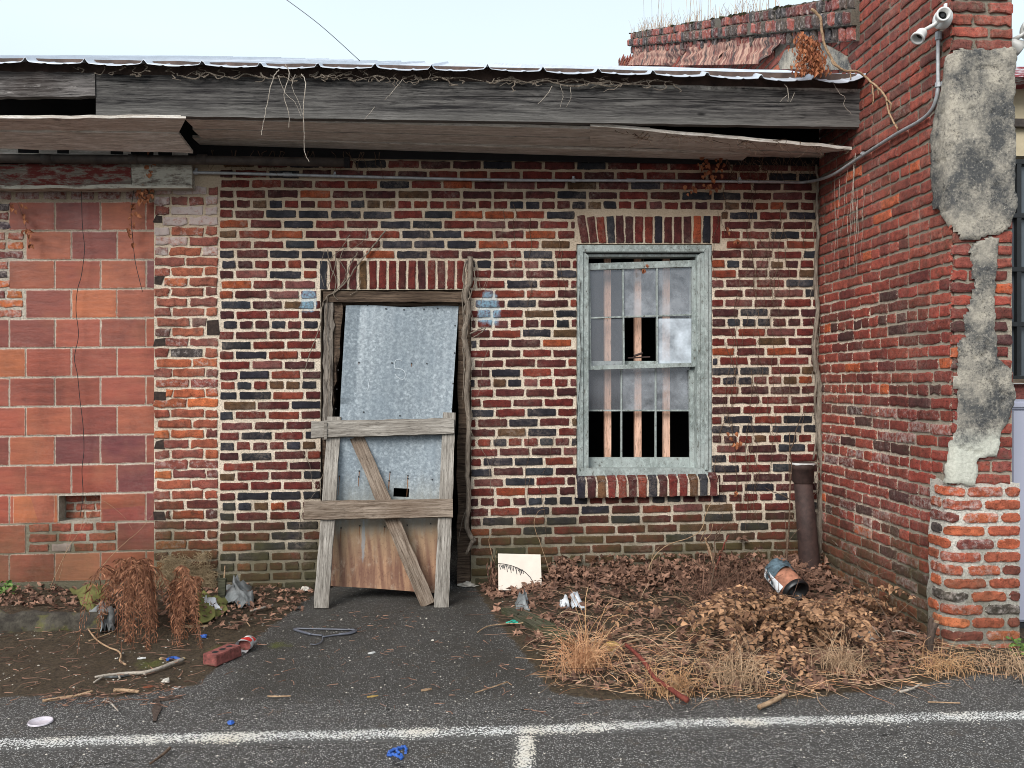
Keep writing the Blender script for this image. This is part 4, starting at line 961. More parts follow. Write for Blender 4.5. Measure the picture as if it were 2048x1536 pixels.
# coping courses that climb with the roof + felt
def coping(off, h, out, n, c0):
    mb = MB(); mm = MB(); y0, y1 = -0.62, yb
    ys = np.linspace(y0, y1, n + 1)
    mm.add([(XR - out, y0, ztop(y0) - off - h), (XR - out, y1, ztop(y1) - off - h), (XR - out, y1, ztop(y1) - off), (XR - out, y0, ztop(y0) - off),
            (XR + T_, y0, ztop(y0) - off - h), (XR + T_, y1, ztop(y1) - off - h), (XR + T_, y1, ztop(y1) - off), (XR + T_, y0, ztop(y0) - off)],
           [(0, 1, 2, 3), (7, 6, 5, 4), (0, 4, 5, 1), (2, 6, 7, 3), (1, 5, 6, 2), (0, 3, 7, 4)])
    class Cp:
        def m(s, a, b, o): return (XR - out - o, a, ztop(a) - off - h + b)
    cp = Cp()
    for i in range(n):
        c = jit(R.choice([(0.22, 0.065, 0.05), (0.12, 0.045, 0.04), (0.05, 0.045, 0.045), (0.28, 0.09, 0.07), (0.08, 0.06, 0.05)]))
        if R.random() < 0.04: continue
        putbrick(mb, cp, ys[i] + 0.009, ys[i + 1] - 0.009, 0.006, h - 0.009, c, 0.25, R.uniform(0.006, 0.03), 0.006, R.gauss(0, 0.05), False, 0.01)
    return mm, mb
mm1, mb1 = coping(0.0, 0.095, 0.03, 62, 0); mm2, mb2 = coping(0.095, 0.10, 0.06, 62, 0); mm3, mb3 = coping(0.195, 0.10, 0.025, 62, 0)
for a in (mm2, mm3): mm1.add(a.v, a.f)
for a in (mb2, mb3):
    mb1.add(a.v, a.f)
    for kx_ in a.a: mb1.a[kx_].extend(a.a[kx_])
cop = mm1.build('coping', M['mortar_dark'], Wg); mb1.build('coping_bricks', M['brick_coping'], cop)
def feltpanel(tl, tr, br, bl, bulge=0.05, curl=0.0):
    mb = MB(); P = [atX(*p, XR - 0.04) for p in (tl, tr, br, bl)]; n = 14; vs = []
    for j in range(n + 1):
        for i in range(n + 1):
            s, t = i / n, j / n; p = P[0].lerp(P[1], s).lerp(P[3].lerp(P[2], s), t)
            p.x -= bulge * t ** 1.5 + 0.03 * mnoise.noise(Vector((s * 4, t * 4, tl[0]))) + curl * max(0, s - 0.6) * t; vs.append(p)
    b = len(vs); vs += [Vector((p.x + 0.012, p.y, p.z)) for p in vs]
    fs = [(j * (n + 1) + i, j * (n + 1) + i + 1, (j + 1) * (n + 1) + i + 1, (j + 1) * (n + 1) + i) for j in range(n) for i in range(n)]
    fs += [tuple(b + q for q in f[::-1]) for f in fs]
    mb.add(vs, fs); return mb.build('felt_flashing', M['felt'], Wg, smooth=True)
feltpanel((1270, 98), (1318, 92), (1304, 131), (1263, 130)); feltpanel((1316, 93), (1378, 88), (1342, 131), (1304, 130), 0.05, -0.3)
feltpanel((1378, 90), (1460, 82), (1438, 130), (1362, 131)); feltpanel((1462, 80), (1572, 72), (1528, 128), (1440, 130), 0.05, 0.0)
mb = MB()
P = [atX(1556, 128, XR - 0.02), atX(1570, 100, XR - 0.02), atX(1640, 82, XR - 0.02), atX(1690, 112, XR - 0.02), atX(1700, 140, XR - 0.02), atX(1560, 138, XR - 0.02)]
P2 = [Vector((p.x + 0.018, p.y, p.z)) for p in P]; mb.add(P + P2, [tuple(range(6)), tuple(range(11, 5, -1))] + [(i, (i + 1) % 6, (i + 1) % 6 + 6, i + 6) for i in range(6)])
mb.build('plaster_patch', M['stucco'], Wg)

# ================================================================== LOOSE THINGS AGAINST THE WALL
def thing_mesh(mb, name, mat, label, cat, group=None, smooth=False, kind=None):
    xs_ = [v[0] for v in mb.v]; ys2 = [v[1] for v in mb.v]; zs_ = [v[2] for v in mb.v]
    loc = Vector(((min(xs_) + max(xs_)) / 2, (min(ys2) + max(ys2)) / 2, min(zs_)))
    o = mb.build(name, mat, None, smooth, loc); return tag(o, label, cat, group, kind)
# galvanised sheet leaning in the doorway
sTL, sTR, sBR, sBL = atY(693, 612, 0.02), atY(917, 613, 0.02), atY(880, 1186, -0.30), atY(660, 1172, -0.30)
dB = gh(sBL.x, -0.30)
mb = MB(); n = 96; m = 44; vs = []
hole = (0.52, 0.66, 0.655, 0.685)     # a slot rusted through
def shp(s, t, lift=0.0):
    p = sTL.lerp(sTR, s).lerp(sBL.lerp(sBR, s), t)
    left = sTL.lerp(sBL, t)
    p.y -= 0.010 * math.sin(s * 5 + t * 3) + 0.03 * max(0, 0.12 - s) * (1 - t) * 8 * (1 if t < 0.35 else 0.2) + lift + 0.0004 * math.sin(s * 0.75 * 2 * math.pi / 0.062)
    if t < 0.02: p.z += 0.006 * math.sin(s * 9)
    return p
ss = sorted(set([i / n for i in range(n + 1)] + [hole[0], hole[1]])); tt = sorted(set([i / m for i in range(m + 1)] + [hole[2], hole[3]]))
for t in tt:
    for s_ in ss: vs.append(shp(s_, t))
q = len(ss); fs = []
for j in range(len(tt) - 1):
    for i in range(q - 1):
        if ss[i] >= hole[0] - 1e-6 and ss[i + 1] <= hole[1] + 1e-6 and tt[j] >= hole[2] - 1e-6 and tt[j + 1] <= hole[3] + 1e-6: continue
        fs.append((j * q + i, j * q + i + 1, (j + 1) * q + i + 1, (j + 1) * q + i))
b = len(vs); vs2 = [Vector((p.x, p.y + 0.004, p.z)) for p in vs]
mb.add(vs + vs2, fs + [tuple(b + k for k in f[::-1]) for f in fs] + [(j * q, (j + 1) * q, (j + 1) * q + b, j * q + b) for j in range(len(tt) - 1)] + [((j + 1) * q - 1, (j + 1) * q - 1 + b, (j + 2) * q - 1 + b, (j + 2) * q - 1) for j in range(len(tt) - 1)])
SH = empty('metal_sheet', ((sBL.x + sBR.x) / 2, -0.3, 0), 'tall galvanised sheet, rusty at the foot and chalked 5, leaning in the doorway', 'metal sheet')
# object coordinates of the sheet measure height from the ground for its rust line
mb.build('sheet', M['galv'], SH)
M['chalk'] = simple('chalk', (0.50, 0.55, 0.58), 0.9, 0, 0.4, 90)
M['rrun'] = simple('rust_run', (0.22, 0.10, 0.045), 0.9, 0, 0.4, 60)
def sheetuv(px, py):
    best = None
    for j in range(0, 101):
        t = j / 100; a = shp(0, t); c = shp(1, t)
        def pr(p):
            d = p - CAM; f = d.dot(FW); return (CX + F * d.dot(RT) / f, CY - F * d.z / f)
        pa, pc = pr(a), pr(c)
        s_ = (px - pa[0]) / (pc[0] - pa[0]); yy = pa[1] + (pc[1] - pa[1]) * s_; e_ = abs(yy - py)
        if best is None or e_ < best[0]: best = (e_, s_, t)
    return best[1], best[2]
for (px, py) in [(734, 614), (771, 615), (807, 617), (847, 618), (875, 618), (717, 722), (783, 724), (822, 725), (853, 727), (679, 698), (677, 738), (674, 779), (672, 817), (910, 650), (909, 708), (906, 765), (904, 818), (727, 826), (799, 830), (679, 954), (718, 943), (779, 947), (815, 950), (864, 957), (682, 1057), (719, 1052), (768, 1053), (814, 1050), (861, 1049), (717, 955), (777, 960), (815, 960)]:
    s_, t = sheetuv(px, py); p = shp(s_, t, 0.003); nb = MB(); nb.box(p, (0.008, 0.006, 0.008)); nb.build('nail_hole', M['wire'], SH)
    if py > 715 and R.random() < (0.5 if py < 900 else 0.9):
        Lk = R.uniform(0.008, 0.03) if py < 900 else R.uniform(0.02, 0.07)
        a = [shp(s_ + dx, t + dt, 0.0012) for dx, dt in ((-0.004, 0), (0.004, 0), (0.001, Lk), (-0.001, Lk))]; st = MB(); st.add(a, [(3, 2, 1, 0)]); st.build('rust_run', M['rrun'], SH)
mk = MB()
for stroke in ([(803, 722), (790, 722), (789, 737), (798, 736), (808, 742), (809, 752), (803, 757), (793, 756), (789, 750)], [(738, 757), (735, 778)]):
    mk = MB(); P = [shp(*sheetuv(x, y), 0.003) for x, y in stroke]; P = smoothpath(P, 3)
    for i in range(len(P) - 1):
        w = 0.0019; a, c = P[i], P[i + 1]; d = (c - a); nn = Vector((-d.z, 0, d.x)).normalized() * w
        mk.add([a - nn, c - nn, c + nn, a + nn], [(0, 1, 2, 3)])
    mk.build('chalk_mark', M['chalk'], SH)
# timber barricade
def plank(name, mat, pts, th, parent, seg=20, rag=0.0015, label=None):
    """plank through four world corners TL TR BR BL (of its front face); long axis is found from them."""
    a, b_, c, d = pts; horiz = (b_ - a).length > (d - a).length
    if horiz: p0, p1, w0, w1 = (a + d) / 2, (b_ + c) / 2, (a - d).length, (b_ - c).length; sidev = a - d
    else: p0, p1, w0, w1 = (d + c) / 2, (a + b_) / 2, (d - c).length, (a - b_).length; sidev = c - d
    ax = (p1 - p0).normalized(); nrm = ax.cross(sidev).normalized()
    if nrm.y > 0: nrm = -nrm
    return board(name, mat, p0, p1, (w0, w1), th, parent, nrm=nrm, rag=rag, seg=seg, label=label)
gL = gp(642, 1217); gR = gp(884, 1215)
BAR = empty('wooden_barricade', (gL.x / 2 + gR.x / 2, gL.y, 0), 'grey plank barricade with two rails and one diagonal brace propped before the doorway', 'barricade')
yb0 = min(gL.y, gR.y); ytop = -0.13
def by(py):   # the barricade's plane leans back: depth for a picture row, from its feet to its top
    return yb0 + (ytop - yb0) * max(0.0, min(1.0, (1216 - py) / (1216 - 830)))
def bq(a, b_, c, d, off=0.0): return [atY(p[0], p[1], by(p[1]) - off) for p in (a, b_, c, d)]
plank('upright', M['grey_board'], bq((656, 834), (682, 833), (657, 1217), (627, 1217)), 0.028, BAR)
plank('upright', M['grey_board'], bq((886, 826), (911, 825), (897, 1216), (868, 1215)), 0.028, BAR)
plank('rail', M['grey_board'], bq((622, 842), (908, 836), (908, 867), (622, 875), 0.03), 0.024, BAR)
plank('rail', M['brown_board'], bq((609, 1002), (907, 997), (905, 1034), (606, 1039), 0.03), 0.028, BAR, label='lower rail, browner and knotty')
plank('brace', M['brown_board'], bq((699, 874), (727, 872), (871, 1207), (842, 1212), -0.03), 0.022, BAR)
mb = MB(); p = atY(651, 860, by(860) - 0.065); 
for (px, py) in ((651, 850), (651, 862), (651, 872)): mb.box(atY(px, py, by(py) - 0.035), (0.018, 0.012, 0.035))
mb.build('cleat', M['grey_board'], BAR)

# conduit
def tubething(name, mat, pts, r, label, cat, n=8, k=6, group=None, jit_=0.0, w=0.0, smooth=True):
    mb = MB(); P = smoothpath(pts, k)
    if w: P = wob(P, w)
    mb.tube(P, r, n, True, jit_); return thing_mesh(mb, name, mat, label, cat, group, smooth)
yc = -0.028; xc = XR - 0.028
CO = empty('metal_conduit', (0, -0.03, atY(800, 355).z), 'thin grey metal conduit running the length of the brick wall and up to the floodlight', 'conduit')
pts = [atY(-200, 339, yc), atY(0, 342, yc), atY(380, 345, yc), atY(700, 353, yc), atY(1000, 360, yc), atY(1300, 361.5, yc), atY(1550, 364, yc), atY(1612, 364, yc - 0.0), atX(1660, 352, xc - 0.03), atX(1700, 328, xc), atX(1726, 311, xc), atX(1790, 270, xc), atX(1838, 243, xc), atX(1862, 222, xc), atX(1873, 195, xc), atX(1876, 165, xc), atX(1876, 110, xc), atX(1877, 66, xc)]
mb = MB(); mb.tube(smoothpath(pts, 8), 0.0105, 8); mb.build('pipe_run', M['emt'], CO, True)
for (px, py) in ((392, 345), (669, 352), (1147, 361), (1480, 363)):
    mb = MB(); p = atY(px, py, yc); mb.tube([p - Vector((0.012, 0, 0)), p + Vector((0.012, 0, 0))], 0.0145, 8); mb.box(p + Vector((0, 0.012, 0.014)), (0.014, 0.012, 0.035)); mb.build('clamp', M['emt'], CO)
for (px, py) in ((1262, 361), (222, 343), (575, 349)): p = atY(px, py, yc); mb = MB(); mb.tube([p - Vector((0.03, 0, 0)), p + Vector((0.03, 0, 0.0))], 0.0135, 8); mb.build('coupling', M['emt'], CO)
mb = MB()
p = atX(1876, 170, xc); mb.tube([p - Vector((0, 0, 0.012)), p + Vector((0, 0, 0.012))], 0.0155, 8); mb.box(p + Vector((0.01, -0.025, 0)), (0.012, 0.05, 0.02)); mb.build('clamp', M['emt'], CO); mb = MB()
p = atX(1726, 309, xc); mb.tube([p - Vector((0, 0.01, 0)), p + Vector((0, 0.01, 0.006))], 0.0145, 8); mb.build('clamp', M['emt'], CO); mb = MB()
p = atX(1877, 72, xc); mb.tube([p - Vector((0, 0, 0.02)), p + Vector((0, 0, 0.02))], 0.017, 8)
mb.build('coupling', M['emt'], CO)
# floodlight
def floodlight(loc, label, sc=1.0, aim1=Vector((-0.25, -0.95, -0.1)), aim2=Vector((-0.62, -0.25, -0.72))):
    Fl = empty('floodlight', loc, label, 'floodlight', 'floodlights')
    mb = MB(); c = Vector(loc); ax = Vector((-1, -0.25, 0)).normalized()
    def lathe(mbx, c, ax, prof, n=20):
        ax = ax.normalized(); a = ax.cross(Vector((0, 0, 1))).normalized(); b = ax.cross(a); vs = []
        for (t, r) in prof:
            for k in range(n):
                an = 2 * math.pi * k / n; vs.append(c + ax * t * sc + (a * math.cos(an) + b * math.sin(an)) * r * sc)
        m = len(prof); mbx.add(vs, [(i * n + k, i * n + (k + 1) % n, (i + 1) * n + (k + 1) % n, (i + 1) * n + k) for i in range(m - 1) for k in range(n)] + [tuple(range(n))[::-1], tuple((m - 1) * n + k for k in range(n))])
    lathe(mb, c, ax, [(-0.03, 0.050), (-0.025, 0.056), (0.01, 0.056), (0.02, 0.052), (0.024, 0.035)])
    mb.box(c + Vector((0, -0.035, 0.05)) * sc, (0.012 * sc, 0.018 * sc, 0.045 * sc))
    mb.build('junction_box', M['white_enamel'], Fl, True)
    for k, (aim, off) in enumerate(((aim1, Vector((-0.03, -0.03, -0.008))), (aim2, Vector((-0.05, 0.045, -0.035))))):
        aim = aim.normalized(); mb = MB(); p = c + off * sc
        if k: mb.tube([c + Vector((-0.02, 0.0, -0.02)) * sc, p + Vector((-0.02, 0.015, -0.005)) * sc], 0.012 * sc, 8); p = p + Vector((-0.025, 0.02, -0.01)) * sc
        lathe(mb, p, aim, [(0.0, 0.022), (0.015, 0.031), (0.05, 0.033), (0.052, 0.036), (0.062, 0.036), (0.064, 0.040), (0.075, 0.040), (0.075, 0.029), (0.03, 0.026), (0.03, 0.001)])
        h = mb.build('lamp_holder', M['white_enamel'], Fl, True)
        mb = MB(); lathe(mb, p, aim, [(0.034, 0.0005), (0.034, 0.0245)]); lathe(mb, p, aim, [(0.036, 0.012), (0.05, 0.011)]); mb.build('socket', M['black_plastic'], h)
    return Fl
lf = atX(1884, 38, XR - 0.055)
floodlight(lf, 'white twin floodlight without bulbs on the brick wing wall above the conduit', 0.88)
# rusty pipe under the left eaves
pc = MB(); P = [atY(-200, 314, -0.11), atY(0, 317, -0.11), atY(400, 320, -0.11), atY(694, 325, -0.11)]; PI_ = empty('iron_pipe', P[0], 'dark iron pipe running under the eaves at the left, open at its right end', 'pipe')
pc.tube(P, 0.030, 12, True); pc.build('pipe', M['pipe_black'], PI_, True)
pc = MB()
for px in (95, 268, 405): p = atY(px, 318.5, -0.11); pc = MB(); pc.tube([p - Vector((0.03, 0, 0)), p + Vector((0.03, 0, 0))], 0.034, 12); pc.build('pipe_collar', M['pipe_black'], PI_, True)
pc = MB(); pc.tube([atY(690, 325, -0.11), atY(690, 325, -0.11) + Vector((0.03, 0.0, 0.0))], 0.037, 12); pc.build('pipe_end', M['black'], PI_)
# standing iron pipe in the corner
p0 = gp(1625, 1172); yv = -0.16
PT = empty('iron_standpipe', (atY(1620, 1170, yv).x, yv, 0), 'rust brown iron pipe standing open in the corner beside the wing wall', 'standpipe')
a, b_ = atY(1624, 1185, yv), atY(1606, 962, yv); mb = MB(); mb.tube([a - Vector((0, 0, 0.1)), a, (a + b_) / 2, b_], [0.073, 0.073, 0.066, 0.059], 20); mb.build('pipe', M['pipe_rust'], PT, True)
mb = MB(); t = atY(1606, 926, yv)
def ring(mb, c, prof, n=24, lean=Vector((0, 0, 1))):
    vs = []
    for (z, r) in prof:
        for k in range(n): an = 2 * math.pi * k / n; vs.append(c + lean * z + Vector((math.cos(an) * r, math.sin(an) * r, 0)))
    m = len(prof); mb.add(vs, [(i * n + k, i * n + (k + 1) % n, (i + 1) * n + (k + 1) % n, (i + 1) * n + k) for i in range(m - 1) for k in range(n)])
ring(mb, t, [(-0.14, 0.058), (-0.125, 0.070), (-0.045, 0.073), (-0.04, 0.080), (0.0, 0.080), (0.004, 0.076), (0.0, 0.064), (-0.1, 0.06), (-0.11, 0.001)])
mb.build('pipe_collar', M['pipe_rust'], PT, True)
mb = MB(); vs = []
for k in range(17):
    an = math.pi * (0.95 + 0.9 * k / 16) ; r = 0.0815
    for z in (0.004, -0.004 - 0.018 * abs(mnoise.noise(Vector((k * 0.9, 0, 0))))): vs.append(t + Vector((math.cos(an) * r, math.sin(an) * r, z)))
mb.add(vs, [(i * 2, i * 2 + 1, i * 2 + 3, i * 2 + 2) for i in range(16)]); mb.build('cement_smear', M['white_trim'], PT)

# overhead cable
tubething('overhead_cable', M['hwire'], [atY(560, -10, 3.0), atY(640, 50, 3.0), atY(720, 122, 3.2)], 0.0042, 'thin grey cable crossing the sky above the metal roof', 'cable', n=6)

# board with the black drawing
bY = -0.30; c = [atY(996, 1107, -0.16), atY(1081, 1109, -0.16), atY(1084, 1182, bY), atY(997, 1180, bY)]
PNL = empty('drawn_board', c[3], 'small cream board with a black ink drawing leaning on the mossy wall in the leaves', 'board')
mb = MB(); n_ = (c[1] - c[0]).cross(c[3] - c[0]).normalized(); n_ = n_ if n_.y > 0 else -n_; mb.add(c + [p + n_ * 0.008 for p in c], [(3, 2, 1, 0), (4, 5, 6, 7), (0, 1, 5, 4), (1, 2, 6, 5), (2, 3, 7, 6), (3, 0, 4, 7)])
mb.build('board', simple('cream_board', (0.66, 0.58, 0.50), 0.8, 0, 0.08, 8), PNL)
mk = MB()
def bpt(px, py): 
    t = (py - 1108) / 73; y = -0.16 + (bY + 0.16) * t; return atY(px, py, y - 0.004)
def stroke(mk, pts, w):
    P = [bpt(*q) for q in pts]
    for i in range(len(P) - 1):
        a, c_ = P[i], P[i + 1]; d = c_ - a; nn = Vector((-d.z, 0, d.x)).normalized() * w; mk.add([a - nn, c_ - nn, c_ + nn, a + nn], [(0, 1, 2, 3)])
arc = [(996, 1127), (1008, 1128), (1022, 1131), (1036, 1136), (1050, 1144), (1060, 1154), (1067, 1166), (1070, 1178)]
stroke(mk, arc, 0.0022)
x = 998.0
while x < 1046:
    y0 = 1129 + max(0, (x - 1010)) * 0.28; L_ = R.uniform(5, 16) * (1 if x > 1012 else 0.7); stroke(mk, [(x, y0), (x + R.uniform(1, 4), y0 + L_)], 0.0020)
    if R.random() < 0.5: stroke(mk, [(x + 2, y0 + L_), (x + R.uniform(3, 5), y0 + L_ * 0.3)], 0.0018)
    x += R.uniform(2.0, 3.4)
mk.build('ink_drawing', M['wire'], PNL)

# ================================================================== VINES
def Y_(L, y): return [atY(a, b, y) for a, b in L]
V1 = empty('woody_vine', (atY(936, 1080).x, -0.05, 0), 'thick grey woody vine climbing the right side of the doorway', 'vine')
mb = MB(); mb.tube(wob(smoothpath(Y_([(941, 515), (940, 560), (931, 590), (938, 625), (929, 660), (931, 690), (937, 720), (933, 790), (938, 850), (935, 940), (938, 1000), (933, 1050), (941, 1072), (948, 1082)], -0.05), 6), 0.002), [0.020, 0.016], 9, True, 0.10)
mb.tube(wob(smoothpath(Y_([(946, 1082), (940, 1092), (933, 1108)], -0.06), 5), 0.001), [0.016, 0.009], 8, True, 0.1)
mb.build('main_stem', M['bark'], V1, True)
for L, r in (([(932, 520), (926, 560), (940, 590), (928, 620), (936, 660), (926, 700), (932, 760)], 0.007), ([(940, 668), (955, 660), (970, 655), (964, 664), (945, 676)], 0.006), ([(955, 540), (962, 580), (975, 560), (958, 620), (948, 650)], 0.002),
             ([(976, 700), (965, 730), (960, 780), (948, 800)], 0.002), ([(938, 850), (950, 880), (975, 920), (982, 980), (990, 1010)], 0.0025), ([(945, 530), (950, 560), (940, 600), (946, 640)], 0.004), ([(940, 760), (930, 800), (944, 830), (935, 870)], 0.004), ([(936, 1010), (925, 1040), (915, 1090)], 0.003), ([(935, 520), (930, 560), (924, 600), (930, 680), (925, 800)], 0.005)):
    mb = MB(); mb.tube(wob(smoothpath(Y_(L, -0.055), 6), 0.0015), [r, r * 0.5], 6, True, 0.1); mb.build('tendril', M['bark'], V1, True)
V2 = empty('woody_vine', (atY(650, 600).x, -0.03, atY(650, 600).z), 'bleached vine stems fanning over the left corner of the door arch', 'vine')
for L, r in (([(770, 462), (740, 500), (715, 530), (695, 560), (672, 583), (655, 592), (645, 610), (640, 650), (622, 700), (610, 740)], 0.006), ([(716, 505), (700, 530), (690, 560), (660, 590)], 0.0045), ([(655, 500), (660, 530), (672, 560), (668, 590), (676, 600)], 0.0045),
             ([(672, 505), (668, 540), (654, 580)], 0.004), ([(700, 590), (715, 580), (722, 560)], 0.003), ([(655, 595), (652, 660), (660, 740), (655, 800), (660, 838)], 0.0035), ([(700, 470), (680, 500), (660, 520), (650, 560)], 0.003), ([(650, 500), (640, 540), (650, 575)], 0.003), ([(690, 495), (680, 520), (692, 545), (680, 575)], 0.0035), ([(735, 455), (728, 480), (700, 500)], 0.003), ([(606, 905), (620, 930), (624, 960), (640, 975), (652, 990)], 0.0025), ([(652, 905), (645, 950), (630, 985), (618, 1000)], 0.0025), ([(605, 1020), (598, 1060), (600, 1070)], 0.0018)):
    mb = MB(); mb.tube(wob(smoothpath(Y_(L, -0.03), 6), 0.0015), [r, r * 0.45], 6, True, 0.12); mb.build('tendril', M['bark'], V2, True)
V3 = empty('woody_vine', (atY(1633, 1000).x, -0.06, 0), 'long grey vine trunk climbing the inner corner behind the iron standpipe', 'vine')
for L, r in (([(1668, 1175), (1650, 1120), (1640, 1060), (1643, 1000), (1646, 950), (1640, 890), (1638, 830), (1640, 780), (1630, 720), (1628, 680), (1636, 620), (1630, 560), (1636, 480), (1634, 420), (1636, 366), (1632, 330)], (0.030, 0.007)), ([(1655, 1175), (1642, 1100), (1638, 1040)], (0.02, 0.012)), ([(1626, 690), (1634, 740), (1630, 800), (1634, 860), (1626, 920)], (0.010, 0.006)), ([(1655, 1180), (1672, 1140), (1662, 1090), (1672, 1070)], (0.018, 0.012))):
    mb = MB(); mb.tube(wob(smoothpath(Y_(L, -0.055), 6), 0.0025), r, 8, True, 0.16); mb.build('main_stem', M['bark'], V3, True)
for k in range(46):
    t = R.uniform(360, 1080); x = 1634 + R.uniform(-4, 4); L = [(x, t)]
    for j in range(3): L.append((L[-1][0] + R.uniform(-9, 9), L[-1][1] + R.uniform(5, 26)))
    mb = MB(); mb.tube(smoothpath(Y_(L, -0.03 - R.random() * 0.03), 3), [0.0028, 0.0012], 4); mb.build('tendril', M['bark'], V3) if k < 46 else None
def vine(name, L, y, r, mat, label, group=None, kids=(), leaves=None):
    e_ = empty(name, atY(*L[0], y), label, 'vine', group)
    Z_ = lambda q: [atY(a, b, y) if atY(a, b, y).x < XR - 0.03 else atX(a, b, XR - 0.03) for a, b in q]
    for q in (L,) + tuple(kids):
        mb = MB(); rr = r if q is L else r * 0.6; mb.tube(wob(smoothpath(Z_(q), 6), 0.0012), [rr, rr * 0.55], 5, True, 0.08); mb.build('stem' if q is L else 'tendril', M[mat], e_, True)
    return e_
vine('hanging_vine', [(558, 140), (545, 160), (535, 205), (528, 240), (522, 272)], -0.70, 0.0035, 'twig_pale', 'bleached vine hanging from the eaves, leftmost of the long pale strands')
vine('hanging_vine', [(571, 130), (579, 150), (568, 190), (577, 225), (578, 256)], -0.70, 0.0032, 'twig_pale', 'forked bleached vine hanging over the fascia between two longer strands', kids=([(590, 148), (585, 175), (600, 210), (608, 236)], [(556, 150), (570, 185), (590, 205), (603, 235)]))
vine('hanging_vine', [(603, 148), (611, 165), (607, 215), (608, 260), (609, 300), (618, 324)], -0.70, 0.0034, 'twig_pale', 'longest bleached vine hanging past the soffit to the conduit')
vine('hanging_vine', [(805, 158), (790, 178), (770, 200)], -0.67, 0.0026, 'twig_pale', 'short slanting pale twig on the fascia above the doorway', kids=([(750, 214), (738, 228), (728, 240)],))
vine('hanging_vine', [(1104, 172), (1095, 188), (1076, 208)], -0.67, 0.0026, 'twig_pale', 'short pale twigs hanging on the fascia left of the window', kids=([(1120, 170), (1126, 190), (1120, 216)], [(1140, 175), (1142, 195), (1132, 215)]))
vine('hanging_vine', [(1568, 168), (1576, 180), (1576, 204)], -0.67, 0.003, 'twig_pale', 'short pale twigs on the right part of the fascia', kids=([(1590, 185), (1580, 205)], [(1574, 190), (1560, 203)], [(1666, 165), (1678, 185), (1690, 195), (1688, 210), (1705, 230)]))
vine('orange_root', [(1622, 18), (1640, 35), (1643, 55), (1648, 85), (1656, 105), (1672, 130), (1690, 142), (1715, 143), (1735, 158), (1758, 178), (1772, 196), (1775, 215), (1784, 238), (1796, 258)], -0.78, 0.0095, 'twig_tan', 'long orange tan root draped over the roof corner against the wing wall', kids=([(1700, 143), (1702, 160)], [(1745, 170), (1747, 195), (1745, 210)], [(1755, 175), (1757, 190)], [(1774, 200), (1782, 208), (1779, 225)], [(1690, 142), (1668, 130), (1662, 120)]))
mb = MB()
for k in range(90):
    x = R.uniform(150, 1360) if k % 3 else R.uniform(380, 900); yy = 143 + (x - 190) * 0.018 + R.uniform(-4, 6); L = [(x, yy)]
    for j in range(R.randint(3, 5)): L.append((L[-1][0] + R.uniform(-14, 14), L[-1][1] + R.uniform(-7, 8)))
    mb.tube(smoothpath(Y_(L, -0.645 - R.random() * 0.02), 4), [0.0045 * R.uniform(0.4, 1.2), 0.0015], 5)
for k in range(12):
    x = R.uniform(200, 1300); L = [(x, 146 + x * 0.017)]
    for j in range(6): L.append((L[-1][0] + R.uniform(8, 32), 146 + x * 0.017 + R.uniform(-8, 8)))
    mb.tube(smoothpath(Y_(L, -0.65), 4), [0.005, 0.002], 5)
tag(mb.build('root_tangle', M['bark']), 'tangle of dry grey roots in the gap between metal roof and fascia', 'roots', kind='stuff')
mb = MB()
for k in range(75):
    x = R.choice([R.uniform(400, 760), R.uniform(1450, 1630), R.uniform(1500, 1640)]); yy = (300 + (x - 400) * 0.012) if x < 1000 else R.uniform(300, 330); L = [(x, yy)]
    for j in range(4): L.append((L[-1][0] + R.uniform(-10, 10), L[-1][1] + R.uniform(3, 16)))
    mb.tube(smoothpath(Y_(L, -0.03 - 0.03 * R.random()), 3), [0.0024, 0.001], 4)
for k in range(38):
    x = R.uniform(1240, 1690); L = [(x, 262 + (x - 1240) * 0.06)]
    for j in range(4): L.append((L[-1][0] + R.uniform(-22, 22), L[-1][1] + R.uniform(-6, 14)))
    mb.tube(smoothpath(Y_(L, -0.5 - 0.07 * R.random()), 3), [0.0026, 0.001], 4)
tag(mb.build('fine_tendrils', M['twig_brown']), 'fine dry vine tendrils hanging under the eaves over the brick', 'vine', kind='stuff')
mb = MB()
for k in range(14):
    x = R.uniform(1670, 1735); t = R.uniform(300, 420); L = [(x, t)]
    for j in range(5): L.append((L[-1][0] + R.uniform(-4, 3), L[-1][1] + R.uniform(15, 38)))
    mb.tube(smoothpath([atX(a, b, XR - 0.02) for a, b in L], 3), [0.0013, 0.0007], 4)
tag(mb.build('hair_vines', M['twig_pale']), 'thread thin pale vines hanging down the wing wall near the inner corner', 'vine', kind='stuff')
mb = MB()
for k in range(70):
    x = R.choice([R.uniform(1440, 1630), R.uniform(960, 1130) if k % 4 == 0 else R.uniform(1430, 1560)]); t = R.uniform(340, 1000); L = [(x, t)]
    for j in range(R.randint(4, 7)): L.append((L[-1][0] + R.uniform(-9, 9), L[-1][1] + R.uniform(10, 30)))
    mb.tube(smoothpath(Y_(L, -0.016), 3), [0.0019, 0.0009], 4)
tag(mb.build('wall_tendrils', M['twig_brown']), 'hair thin brown tendrils clinging to the brick right of the window', 'vine', kind='stuff')

